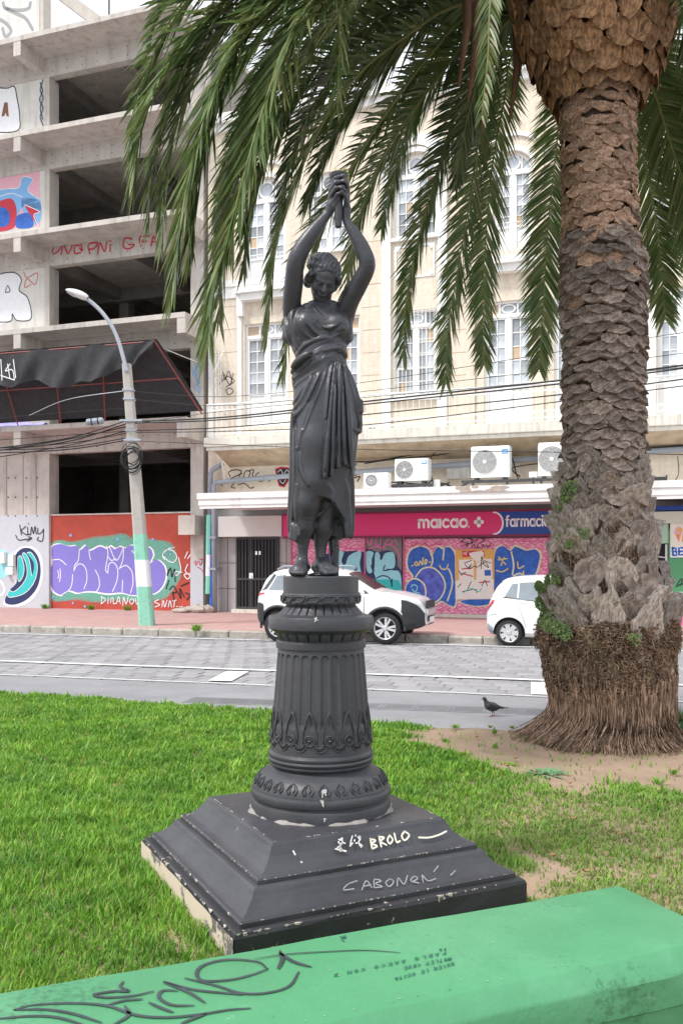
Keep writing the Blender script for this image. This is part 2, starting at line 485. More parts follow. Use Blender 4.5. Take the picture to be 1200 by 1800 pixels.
# ------------------------------------------------------------------ things on the house row (x along the row, y into the houses)
OFF = {}
def rowthing(name, u0, z0, o0=0.0, label=None, cat=None, group=None):
    e = row_empty(name, u0, z0, o0, label, cat, group)
    OFF[e.name] = (u0, -o0, z0)
    return e
def part(mb, name, m, root, **k):
    o = mb.build(name, m, root, **k)
    if root.name in OFF:
        a = OFF[root.name]; o.location = (-a[0], -a[1], -a[2])
    return o
def solo(mb, name, m, u0, z0, o0, label, cat, group=None, **k):
    """a thing that is one mesh, built in row coordinates"""
    mb.v = [(x - u0, y + o0, z - z0) for x, y, z in mb.v]
    o = mb.build(name, m, None, **k)
    o.location = ROW @ Vector((u0, -o0, z0)); o.rotation_euler = (0, 0, -TH)
    return tag(o, label, cat, group)
def px2(pts, o=0.0): return [F(a, b, o) for a, b in pts]
def tags(root, strokes, o, wpx, m, name='graffiti', spl=6):
    """sprayed lines on a wall: strokes as photo-traced paths on the plane o"""
    mb = MB(); k = 29.0 / FPX
    for s in strokes: ribbon(mb, px2(s, o), wpx * k, -o, spl=spl, capn=4)
    return part(mb, name, m, root)
def fills(root, polys, o, m, name='graffiti', spl=6):
    mb = MB()
    for s in polys: blob(mb, px2(s, o), -o, spl)
    return part(mb, name, m, root)

# ------------------------------------------------------------------ the unfinished concrete building
uA, uB, uC, uD = FU(-160), FU(81), FU(87), FU(334)
uE = FU(360)
OC = 1.3                                           # how far the slabs overhang
ztop = [F(100, y, OC)[1] for y in (745, 571, 398, 218, 47)]
ZS = -.07
lb = rowthing('unfinished_building', (uA + uE) / 2, ZS, 0, 'raw concrete building shell with open floors and graffiti, left of the cream building', 'building')
TS = .17; BH = .66; DEEP = 12.0
for i, zt in enumerate(ztop):
    part(MB().box(uA, uE - .02, -OC, 0, zt - TS, zt).box(uA, uE - .02, 0.001, DEEP, zt - TS, zt - .003), 'floor_slab', concrete, lb)
    part(MB().box(uA, uE - .03, 0, .32, zt - TS - BH, zt - TS - .002), 'edge_beam', concrete, lb)
    for px in (30, 318):
        u = FU(px, OC); part(MB().box(u - .15, u + .15, -OC + .012, -.002, zt - TS - .5, zt - TS - .001), 'bracket_beam', concrete, lb)
    for u in (uB - .3, uD + .1, (uC + uD) / 2):
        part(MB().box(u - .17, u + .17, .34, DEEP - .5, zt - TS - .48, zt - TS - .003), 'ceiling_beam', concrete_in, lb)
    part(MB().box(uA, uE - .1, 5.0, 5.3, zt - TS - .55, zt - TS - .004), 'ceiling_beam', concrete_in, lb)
zl = [ZS] + ztop
for i in range(5):
    z0, z1 = zl[i], zl[i + 1] - TS - BH
    part(MB().box(uB - .06, uC, .0 + .01, .55, z0, z1), 'column', concrete, lb)
    part(MB().box(uD + .02, uE - .05, .01, .55, z0, z1), 'column', concrete, lb)
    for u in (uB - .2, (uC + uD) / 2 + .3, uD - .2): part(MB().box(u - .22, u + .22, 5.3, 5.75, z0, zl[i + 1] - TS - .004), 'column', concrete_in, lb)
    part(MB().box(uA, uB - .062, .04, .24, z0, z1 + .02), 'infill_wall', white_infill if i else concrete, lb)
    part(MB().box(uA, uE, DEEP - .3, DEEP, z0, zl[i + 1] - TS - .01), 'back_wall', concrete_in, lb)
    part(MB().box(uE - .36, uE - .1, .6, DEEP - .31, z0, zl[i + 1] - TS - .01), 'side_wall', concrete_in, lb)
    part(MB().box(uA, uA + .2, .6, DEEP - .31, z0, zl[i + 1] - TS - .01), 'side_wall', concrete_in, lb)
# roof storey stub and the sloping beam on it
zr = ztop[4]
part(MB().box(uA, FU(70, 0), .0, .4, zr, zr + 2.4), 'stub_wall', white_infill, lb)
part(MB().box(FU(71, 0), FU(77, 0), -.01, .42, zr, zr + 2.6), 'stub_column', concrete, lb)
a = F(95, -20, -.8); b_ = F(178, 42, -.8)
dx, dz = b_[0] - a[0], b_[1] - a[1]; l = math.hypot(dx, dz); nx_, nz_ = -dz / l * .2, dx / l * .2
part(MB().prism([(a[0] - nx_, a[1] - nz_), (b_[0] - nx_, b_[1] - nz_), (b_[0] + nx_, b_[1] + nz_), (a[0] + nx_, a[1] + nz_)], .7, 1.2), 'sloping_beam', concrete, lb)
part(MB().tube([(F(192, 40, .5)[0], -.5, zr), (F(192, 40, .5)[0], -.5, zr + 1.1), (F(197, 40, .5)[0] , -.5, zr + 1.5)], .03, 6).tube([(F(180, 40, .5)[0], -.5, zr), (F(192, 30, .5)[0], -.5, zr + .45)], .02, 6), 'steel_rod', dark_metal, lb)
# ground floor: painted band, red hoarding
zb = FZ(60, 905)
part(MB().box(uA, uB - .07, -.004 + .03, .039, ZS, zb), 'painted_band', bluegrey_paint, lb)
part(MB().box(uB - .05, uC - .005, -.012, .009, ZS, zb), 'painted_band', bluegrey_paint, lb)
zred = FZ(210, 904)
part(MB().box(uC + .005, uD + .015, .1, .28, ZS, zred), 'hoarding', red_paint, lb)
part(MB().box(uC + .004, uD + .014, .06, .3, zred - .0, zred + .05), 'hoarding_cap', concrete, lb)
part(MB().box(uD + .025, uE - .055, -.012, .009, ZS, FZ(345, 985)), 'painted_band', bluegrey_paint, lb)
u0, u1 = FU(313, .55), FU(334, .55)
part(MB().cbox(u0, u1 + .18, -.55, .0, FZ(335, 940, .4), FZ(335, 906, .4), .015), 'concrete_box', concrete, lb)
# thin joints of the shuttering and the tie holes
m = MB()
for px in (11, 40, 63):
    u = FU(px); m.box(u - .012, u + .012, .032, .0405, zb + .02, ztop[0] - TS - BH)
m.build('shuttering_joint', concrete_in, lb).location = tuple(-v for v in OFF[lb.name])
mh = MB()
for i in range(5):
    zz = zl[i + 1] - TS - BH
    u = uA + .4
    while u < uE - .3:
        for dz in (.18, .48): disc(mh, u, zz + dz + rnd.uniform(-.01, .01), .022, -.002, 8)
        u += .62
for px in (14, 27, 46, 65):
    for py in (840, 874, 907): a_, b2 = F(px, py); disc(mh, a_, b2, .03, .024, 8)
o = part(mh, 'tie_holes', dark_void, lb); o['kind'] = 'stuff'
# graffiti on the shell (planes a few millimetres off the walls)
tags(lb, [[(92, 443), (97, 430), (108, 428), (104, 440), (94, 447)], [(108, 447), (112, 430), (120, 446), (128, 430)], [(140, 432), (132, 432), (132, 445), (142, 444)], [(143, 430), (145, 441), (140, 436)], [(158, 446), (156, 430), (172, 427), (165, 437), (158, 438)], [(172, 445), (176, 427), (184, 442), (188, 425)], [(194, 442), (194, 430)], [(193, 424), (195, 424)], [(232, 420), (220, 419), (217, 434), (228, 437), (236, 430), (226, 430)], [(248, 433), (246, 417), (262, 415)], [(248, 425), (258, 424)], [(266, 432), (270, 415), (276, 431)], [(267, 425), (274, 425)]], .008, 3.2, SP('red'))
q = .032 + .004
O_IN = -.036
fills(lb, [[(-20, 153), (12, 155), (25, 152), (30, 170), (35, 205), (30, 230), (-20, 233)]], O_IN, SP('white'))
tags(lb, [[(-20, 153), (12, 155), (25, 152), (30, 170), (35, 205), (30, 230), (-20, 233)]], O_IN + .003, 2.2, SP('black'))
fills(lb, [[(3, 205), (8, 180), (14, 180), (16, 205), (12, 204), (11, 198), (8, 204)]], O_IN + .003, SP('brown'), spl=0)
fills(lb, [[(-30, 305), (66, 298), (70, 300), (71, 398), (-30, 405)]], O_IN, SP('pinklight'), spl=0)
fills(lb, [[(-20, 340), (10, 332), (33, 330), (40, 312), (58, 315), (50, 335), (70, 350), (70, 372), (45, 360), (30, 380), (10, 398), (-20, 402)], [(38, 350), (70, 355), (70, 390), (50, 392)]], O_IN + .003, SP('skyblue'))
fills(lb, [[(-20, 365), (10, 350), (24, 352), (30, 375), (22, 402), (-20, 404)], [(44, 360), (70, 372), (62, 378), (66, 396)]], O_IN + .006, SP('red'))
fills(lb, [[(-20, 372), (2, 364), (16, 372), (14, 396), (-20, 398)], [(30, 380), (52, 375), (58, 398), (30, 400)]], O_IN + .009, SP('blue'))
tags(lb, [[(-20, 340), (10, 332), (33, 330), (40, 312), (58, 315), (50, 335), (70, 350)], [(0, 345), (20, 340), (40, 346)], [(44, 360), (70, 372), (60, 378), (68, 398)]], O_IN + .012, 1.6, SP('white'))
tags(lb, [[(-10, 292), (8, 287), (25, 290), (52, 286)], [(2, 294), (14, 284), (20, 294), (34, 285), (40, 293), (50, 284)]], O_IN + .003, 3, SP('black'))
tags(lb, [[(-20, 303), (66, 295)]], O_IN + .003, 5, SP('ochre'), spl=0)
fills(lb, [[(-20, 490), (8, 480), (28, 480), (38, 492), (34, 510), (48, 522), (55, 545), (53, 562), (30, 563), (22, 552), (18, 565), (-20, 566)]], O_IN, SP('white'))
tags(lb, [[(-20, 490), (8, 480), (28, 480), (38, 492), (34, 510), (48, 522), (55, 545), (53, 562), (30, 563), (22, 552), (18, 565), (-20, 566)], [(10, 512), (14, 502), (18, 512), (10, 514)]], O_IN + .003, 2, SP('black'))
tags(lb, [[(42, 478), (48, 488), (66, 480), (62, 500), (48, 490), (44, 505), (55, 500)], [(-5, 471), (26, 470)]], O_IN + .003, 1.6, SP('red'))
tags(lb, [[(6, 5), (10, 14), (30, 18), (50, 15), (54, 5)], [(10, 14), (25, 22), (45, 32), (58, 52)], [(-10, 30), (10, 40), (20, 55), (10, 64), (5, 50)]], .004, 7, SP('grey'))
# ground floor pieces
O_B = -.022
fills(lb, [[(6, 1060), (15, 1045), (28, 1030), (22, 1012), (22, 985), (30, 966), (45, 960), (62, 963), (74, 980), (76, 1010), (70, 1035), (56, 1055), (35, 1066), (14, 1066)]], O_B, SP('white'))
fills(lb, [[(9, 1055), (18, 1037), (30, 1022), (28, 990), (28, 975), (40, 964), (56, 965), (68, 980), (72, 1005), (66, 1032), (50, 1052), (30, 1062), (14, 1062)]], O_B + .003, SP('navy'))
fills(lb, [[(13, 1046), (17, 1038), (25, 1040), (40, 1027), (48, 1010), (46, 990), (40, 975), (44, 972), (52, 985), (57, 1010), (60, 990), (48, 972), (56, 972), (66, 992), (62, 1020), (45, 1042), (20, 1050)], [(32, 980), (38, 978), (43, 998), (40, 1015), (33, 1022), (31, 1005)]], O_B + .006, SP('teal'))
tags(lb, [[(13, 1046), (17, 1038), (25, 1040), (40, 1027), (48, 1010), (46, 990), (40, 975), (44, 972), (52, 985), (56, 1012)], [(48, 972), (56, 972), (66, 992), (62, 1020), (45, 1042), (20, 1050), (13, 1046)], [(32, 980), (38, 978), (43, 998), (40, 1015), (33, 1022), (31, 1005), (32, 980)]], O_B + .009, 1.2, SP('white'))
tags(lb, [[(35, 923), (38, 940)], [(46, 925), (38, 933), (46, 940)], [(49, 927), (49, 939)], [(46, 940), (53, 939)], [(50, 920), (51, 921)], [(54, 940), (56, 926), (59, 938), (62, 925), (64, 939)], [(67, 928), (67, 938), (73, 936), (77, 930)], [(77, 930), (75, 950), (66, 949), (68, 944)], [(28, 941), (33, 949), (45, 948), (56, 946)], [(50, 943), (56, 946), (48, 951)]], O_B + .012, 1.9, SP('black'))
tags(lb, [[(-10, 1020), (2, 1022), (8, 1035), (4, 1045), (-10, 1048)]], O_B, 5, SP('white'))
fills(lb, [[(-20, 970), (10, 968), (22, 985), (20, 1010), (-20, 1016)]], O_B - .001, SP('cyan'))
for b0, b1, c0, c1 in ((2, 12, 970, 990), (18, 28, 975, 995), (14, 27, 997, 1010)):
    a_, b2 = F(b0, c1, .0); c_, d_ = F(b1, c0, .0)
    part(MB().cbox(a_, c_, -.13, .024, b2, d_, .01), 'meter_box', SP('paper'), lb)
def shrink(poly, d):
    c = np.mean(poly, 0); return [tuple(np.array(p) + (c - p) / np.linalg.norm(c - p) * d) for p in poly]
O_R = -.094
HALO = [(89, 962), (110, 952), (130, 955), (150, 953), (170, 950), (190, 949), (215, 944), (232, 952), (245, 951), (270, 953), (296, 958), (306, 985), (312, 1010), (296, 1038), (280, 1050), (240, 1052), (200, 1049), (170, 1052), (140, 1049), (118, 1053), (95, 1048), (90, 1000)]
halo_m = mat('spray_mint_mist', (.26, .62, .50), .7, .06, 6, .05)
t_ = halo_m.node_tree; tb_ = t_.nodes.new('ShaderNodeBsdfTransparent'); mx_ = t_.nodes.new('ShaderNodeMixShader'); mx_.inputs[0].default_value = .34
t_.links.new(tb_.outputs[0], mx_.inputs[1]); t_.links.new(t_.nodes['Principled BSDF'].outputs[0], mx_.inputs[2]); t_.links.new(mx_.outputs[0], t_.nodes['Material Output'].inputs[0])
for q_, d_ in enumerate((7.5, 5.6, 3.8, 2.2, .8, -1)):      # thin coats of spray, each a little wider
    fills(lb, [[(max(88, x_), y_) for x_, y_ in shrink([(a_ + rnd.uniform(-1, 1), b_ + rnd.uniform(-1, 1)) for a_, b_ in HALO], -d_)]], O_R - .0005 + q_ * .0005, halo_m, 'spray_mist')
SIL = [(88, 975), (90, 960), (103, 955), (120, 959), (133, 958), (140, 965), (150, 957), (157, 966), (175, 958), (188, 962), (196, 958), (204, 963), (212, 959), (222, 962), (232, 957), (250, 960), (266, 962), (272, 975), (268, 987), (280, 984), (292, 996), (294, 1016), (285, 1036), (268, 1046), (235, 1048), (215, 1044), (190, 1046), (165, 1042), (148, 1042), (135, 1044), (120, 1040), (108, 1048), (92, 1040), (86, 1022), (86, 1000), (90, 990)]
fills(lb, [SIL], O_R + .003, SP('white'))
fills(lb, [shrink(SIL, 3.0)], O_R + .006, SP('violet'))
tags(lb, [[(87, 986), (95, 984), (106, 984), (117, 993)], [(128, 1010), (127, 1025), (122, 1037), (108, 1046)], [(140, 965), (138, 985), (132, 993), (130, 1004)], [(130, 1004), (136, 993), (145, 992), (152, 1002), (153, 1020), (148, 1035)], [(157, 966), (158, 978), (160, 984)], [(168, 1002), (174, 1015), (175, 1030), (170, 1040)], [(188, 960), (190, 975), (186, 1000), (190, 1008)], [(190, 1008), (192, 992), (200, 989), (207, 1000), (206, 1020), (198, 1040)], [(190, 978), (196, 985), (204, 982)], [(193, 962), (205, 985), (218, 962)], [(218, 962), (216, 985), (210, 1000)], [(212, 998), (222, 994), (232, 1005), (234, 1025), (230, 1042)], [(215, 1040), (216, 1020)], [(232, 968), (240, 976), (246, 976)], [(268, 987), (262, 990), (256, 988)], [(102, 1003), (104, 1012), (102, 1016)], [(106, 1000), (107, 1012), (105, 1022)]], O_R + .009, 1.8, SP('white'))
tags(lb, [[(178, 1062), (180, 1048)], [(178, 1049), (186, 1054), (178, 1062)], [(190, 1061), (191, 1051)], [(195, 1060), (196, 1050)], [(199, 1050), (200, 1061), (204, 1060)], [(205, 1061), (209, 1049), (212, 1061)], [(206, 1057), (211, 1057)], [(216, 1064), (218, 1050), (222, 1062), (226, 1049)], [(232, 1052), (228, 1057), (232, 1062), (236, 1056), (232, 1052)], [(238, 1052), (241, 1062), (245, 1050)], [(279, 1054), (272, 1058), (281, 1063), (273, 1067)], [(285, 1067), (286, 1056)], [(288, 1056), (290, 1067), (294, 1055)], [(296, 1067), (299, 1056), (302, 1067)], [(304, 1056), (310, 1055)], [(307, 1056), (306, 1067)], [(311, 1066), (312, 1066)], [(316, 1066), (317, 1066)], [(320, 1066), (321, 1066)]], O_R + .009, 1.7, SP('white'))
tags(lb, [[(288, 972), (292, 968), (300, 964), (308, 962), (296, 964)], [(290, 984), (286, 976), (292, 967), (304, 968), (311, 978), (306, 988), (296, 986), (288, 978)], [(314, 980), (318, 1002), (310, 1012), (308, 1005), (320, 1006)], [(330, 992), (326, 1004), (334, 1012), (330, 1018), (324, 1010), (336, 1008)], [(325, 981), (330, 970)], [(330, 982), (335, 975)]], O_R + .012, 2.0, SP('white'))
tags(lb, [[(296, 1002), (294, 1012), (300, 998), (302, 1014), (307, 1000), (308, 1022)], [(292, 1035), (297, 1020)], [(298, 1036), (305, 1030), (310, 1040), (302, 1042)], [(312, 1040), (318, 1052), (316, 1034), (324, 1050)], [(318, 1030), (332, 1024)], [(326, 1042), (334, 1046), (328, 1054)], [(304, 1042), (306, 1055)]], O_R + .012, 2.2, SP('black'))
tags(lb, [[(341, 990), (345, 986), (344, 994), (350, 987), (352, 994), (356, 986), (354, 993)], [(352, 984), (359, 983)], [(347, 997), (353, 1000), (358, 1006)]], .016, 1.6, SP('red'))
tags(lb, [[(338, 645), (340, 660), (346, 640), (352, 650), (342, 662), (352, 672), (340, 680), (352, 690)], [(344, 640), (350, 700), (342, 705)], [(340, 655), (352, 640), (346, 672), (354, 684)]], -.002, 1.7, SP('skyblue'))
tags(lb, [[(71, 145), (75, 160), (70, 175), (76, 190), (71, 205), (76, 220)], [(76, 140), (71, 158), (76, 172), (71, 190), (76, 210)]], -.006, 2.2, SP('navy'))
for px, py, r in ((125, 941, 3), (88, 942, 2.5), (94, 1050, 2.5), (129, 1060, 2.5), (150, 1066, 2.5), (208, 948, 3.2), (269, 948, 2.6), (245, 956, 2.5), (300, 975, 2.5)):
    m = MB(); a_, b2 = F(px, py, O_R); disc(m, a_, b2, r * .018, -O_R - .013, 10); part(m, 'spray_dot', SP('skyblue'), lb)

# ------------------------------------------------------------------ torn shade net on a red steel frame above the street
net_m = mat('black_shade_net', (.035, .036, .04), .8, .25, 5, .3, 60); red_steel = mat('red_steel', (.24, .05, .045), .5, .2, 6, .1)
z1 = ztop[1] - .35; z0 = ztop[0] + .05
aw = rowthing('net_awning', FU(170, 2), z0, OC, 'drooping black shade net on red steel frame over the pavement, left', 'awning')
uL, uM = FU(-120, 2.6), FU(272, 2.6)
OT = 2.9; zt_ = FZ(272, 600, OT); zt2 = FZ(20, 622, OT)
tops = []
for i, px in enumerate((-110, -5, 95, 180, 272)):
    a = F(px, 0, OT)[0]; zt = FZ(px, 622 - 22 * (px / 272), OT)
    foot = FU((-90, 33, 108, 186, 268)[i] + (88 if i == 4 else 0), OC)
    tops.append((a, -OT, zt))
    part(MB().tube([(a, -OT, zt), (foot, -OC - .03, z0 - .02)], .024, 6), 'strut', red_steel, aw)
part(MB().tube(tops, .024, 6), 'rail', red_steel, aw)
mid = [(t_[0] + .35 * 0, -(OT * .5 + OC * .5), (t_[2] + z0) / 2) for t_ in tops]
part(MB().tube([((tops[i][0] + FU((-90, 33, 108, 186, 356)[i], OC)) / 2, -(OT + OC) / 2, (tops[i][2] + z0) / 2) for i in range(5)], .02, 6), 'rail', red_steel, aw)
def net(u, v):
    # drapes from the rail down the front, bunched and sagging
    x = tops[0][0] + (tops[-1][0] - tops[0][0]) * u
    zt = tops[0][2] + (tops[-1][2] - tops[0][2]) * u + .05
    sag = .10 * abs(math.sin(u * PI * 4))
    drop = 1.15 * (1 - .75 * max(0, (u - .80) / .2) ** 1.0) * (1 - .18 * math.sin(u * 17) ** 2) + (.25 * math.exp(-((u - .62) / .06) ** 2))
    return (x, -OT - .06 - .10 * math.sin(v * 3.0 + u * 31) * v - .06 * math.sin(u * 70 + v * 4) * v, zt - sag * (1 - v * .5) - drop * v)
part(MB().grid(net, 120, 16), 'net', net_m, aw, smooth=True)
def net2(u, v):
    a = Vector(tops[0]).lerp(Vector(tops[-1]), u); b = Vector((FU(-90, OC), -OC - .05, z0)).lerp(Vector((FU(356, OC), -OC - .05, z0)), u)
    p = a.lerp(b, v); p.z += .10 + .05 * math.sin(v * PI) * (1 + .3 * math.sin(u * 40)); p.y += .12
    return tuple(p)
part(MB().grid(net2, 60, 12), 'net_sheet', net_m, aw, smooth=True)
m = MB()
for s in ([(2, 632), (4, 668)], [(14, 640), (18, 665)], [(18, 640), (10, 652), (22, 650), (26, 668)], [(24, 632), (28, 664)], [(2, 660), (26, 668)]): ribbon(m, px2(s, OT + .2), .03, -OT - .2)
part(m, 'graffiti', SP('white'), aw)
# pale sheet of plastic heaped on the slab edge
m = MB().grid(lambda u, v: (FU(-60, OC) + (FU(72, OC) - FU(-60, OC)) * u, -OC + .1 + .5 * v, ztop[0] + .02 + (.75 * (1 - u) + .1) * math.sin(v * PI) * (.7 + .3 * math.sin(u * 25 + v * 6))), 50, 10)
solo(m, 'plastic_sheet', SP('lilac'), FU(0, OC), ztop[0], OC, 'crumpled pale blue sheet heaped on the slab edge at the far left', 'sheet', smooth=True)
# ------------------------------------------------------------------ the cream building with balcony and shops
u0, u1 = FU(366), FU(1500)
zroof = FZ(660, 172)
rb = rowthing('cream_building', (u0 + u1) / 2, ZS, 0, 'cream stucco building with white windows, long balcony and shops below', 'building')
zbal = FZ(640, 780, 1.2)        # underside of balcony
zbt = zbal + .42
def wall_open(mb, a0, a1, z0, z1, ops, y0, y1):
    us = sorted({a0, a1, *[v for o in ops for v in o[:2]]}); zs = sorted({z0, z1, *[v for o in ops for v in o[2:4]]})
    for i in range(len(us) - 1):
        for j in range(len(zs) - 1):
            cu, cz = (us[i] + us[i + 1]) / 2, (zs[j] + zs[j + 1]) / 2
            if us[i] < a0 - 1e-6 or us[i + 1] > a1 + 1e-6: continue
            if any(o[0] < cu < o[1] and o[2] < cz < o[3] for o in ops): continue
            mb.box(us[i], us[i + 1], y0, y1, zs[j], zs[j + 1])
WIN = []   # px x0, x1, y top, y bottom, kind
for x0, x1, ya, yb_, kind in ((430, 506, 567, 748, 'door'), (560, 632, 556, 710, 'win'), (692, 767, 545, 699, 'win'), (850, 935, 528, 744, 'door'), (973, 1058, 515, 735, 'door'), (1155, 1238, 502, 730, 'door'), (1290, 1380, 490, 660, 'win'),
                              (431, 502, 352, 508, 'arch'), (543, 611, 338, 440, 'archw'), (692, 768, 308, 417, 'archw'), (865, 935, 302, 458, 'arch'), (985, 1050, 290, 440, 'arch'), (1150, 1228, 275, 420, 'archw')):
    xc = (x0 + x1) / 2
    WIN.append((FU(x0), FU(x1), FZ(xc, yb_), FZ(xc, ya), kind))
ops = []
for a, b, c, d, k in WIN:
    ops.append((a, b, c, d + ((b - a) / 2 if k.startswith('arch') else 0)))
m = MB(); wall_open(m, u0, u1, zbal - 1.7, zroof, ops, 0, .35)
for a, b, c, d, k in WIN:                              # spandrels that round the arches
    if k.startswith('arch'):
        r = (b - a) / 2; uc = (a + b) / 2
        for sg in (-1, 1):
            arc = [(uc + sg * r * math.cos(t), d + r * math.sin(t)) for t in np.linspace(0, PI / 2, 9)]
            pts = arc + [(uc, d + r + .002), (uc + sg * r, d + r + .002)]
            m.prism(pts if sg > 0 else pts[::-1], .003, .34)
part(m, 'wall', stucco, rb)
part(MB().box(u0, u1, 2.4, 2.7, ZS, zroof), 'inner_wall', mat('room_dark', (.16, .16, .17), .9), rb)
part(MB().box(u0, u0 + .3, .36, 9, ZS, zroof), 'side_wall', stucco, rb)
part(MB().box(u0, u1, .36, 9, zroof - .3, zroof - .05), 'roof', stucco, rb)
part(MB().box(u0 - .15, u1, -.3, .5, zroof - .05, zroof + .25).box(u0 - .08, u1, -.16, 0, zroof - .28, zroof - .051), 'cornice', stucco_trim, rb)
zc3 = FZ(660, 480)                                      # string course between the storeys
for a, b in ((u0, FU(510)), (FU(815), FU(950)), (FU(1110), u1)):
    part(MB().box(a, b, -.10, -.001, zc3 + .05, zc3 + .26).box(a, b, -.05, -.002, zc3 - .32, zc3 + .049), 'string_course', stucco_trim if a < 0 else stucco, rb)
# storey joints scored in the plaster
m = MB()
for py in (425, 500, 540, 580, 620, 660):
    for a, b in ((636, 668), (790, 822), (376, 422)):
        z = FZ((a + b) / 2, py); part(MB().box(FU(a), FU(b), -.0045, 0, z, z + .018), 'plaster_joint', soffit_m, rb)
# white strips either side of the window bay
for px in (672, 770, 1120 + 14):
    a = FU(px); part(MB().box(a, a + .28, -.09, -.001, zbt, FZ(px, 300)), 'pilaster', stucco_trim, rb)
a, b = FU(672), FU(770) + .28; uc = (a + b) / 2; R1, R0 = (b - a) / 2, (b - a) / 2 - .28; zz = FZ(720, 300)
pts = [(uc + R1 * math.cos(t), zz + R1 * math.sin(t)) for t in np.linspace(0, PI, 21)] + [(uc + R0 * math.cos(t), zz + R0 * math.sin(t)) for t in np.linspace(PI, 0, 21)]
part(MB().prism(pts, -.09, -.001), 'arch_moulding', stucco_trim, rb)
for i in (7, 9, 10, 12):
    a, b, c, d, k = WIN[i]; uc = (a + b) / 2; R0 = (b - a) / 2 + .03; R1 = R0 + .14
    pts = [(uc + R1 * math.cos(t), d + R1 * math.sin(t)) for t in np.linspace(0, PI, 19)] + [(uc + R0 * math.cos(t), d + R0 * math.sin(t)) for t in np.linspace(PI, 0, 19)]
    part(MB().prism(pts, -.06, -.0015), 'arch_moulding', stucco_trim, rb)
    pts = [(uc + (R1 + .4) * math.cos(t), d + (R1 + .4) * math.sin(t)) for t in np.linspace(.25, PI - .25, 15)] + [(uc + (R1 + .3) * math.cos(t), d + (R1 + .3) * math.sin(t)) for t in np.linspace(PI - .25, .25, 15)]
    part(MB().prism(pts, -.07, -.0015), 'arch_moulding', stucco_trim, rb)
for px in (368, 418): part(MB().box(FU(px), FU(px) + .16, -.06, -.0012, zbt, zc3 - .4), 'pilaster', stucco_trim, rb)
for px in (820, 940, 1118): part(MB().box(FU(px), FU(px) + .25, -.07, -.0012, zbt, zroof - .4), 'pilaster', stucco, rb)
for px in (425, 507): part(MB().box(FU(px) - .09, FU(px) + .12, -.22, -.0013, FZ(px, 558), FZ(px, 520)).box(FU(px) - .14, FU(px) + .17, -.28, -.0013, FZ(px, 520), FZ(px, 510)), 'corbel', stucco_trim, rb)
# framed panel under the arched window of the bay
a, b, z0, z1 = FU(694), FU(764), FZ(730, 488), FZ(730, 430)
m = MB().box(a, b, -.03, -.001, z1 - .06, z1).box(a, b, -.03, -.001, z0, z0 + .06).box(a, a + .06, -.031, -.001, z0 + .06, z1 - .06).box(b - .06, b, -.031, -.001, z0 + .06, z1 - .06)
for x_ in (a + .1, b - .1):
    for z_ in (z0 + .1, z1 - .1): m.lathe([(.0, -.05), (.07, -.045), (.09, -.001)], 10, (x_, 0, z_), axis='y')
part(m, 'panel_frame', stucco_trim, rb)
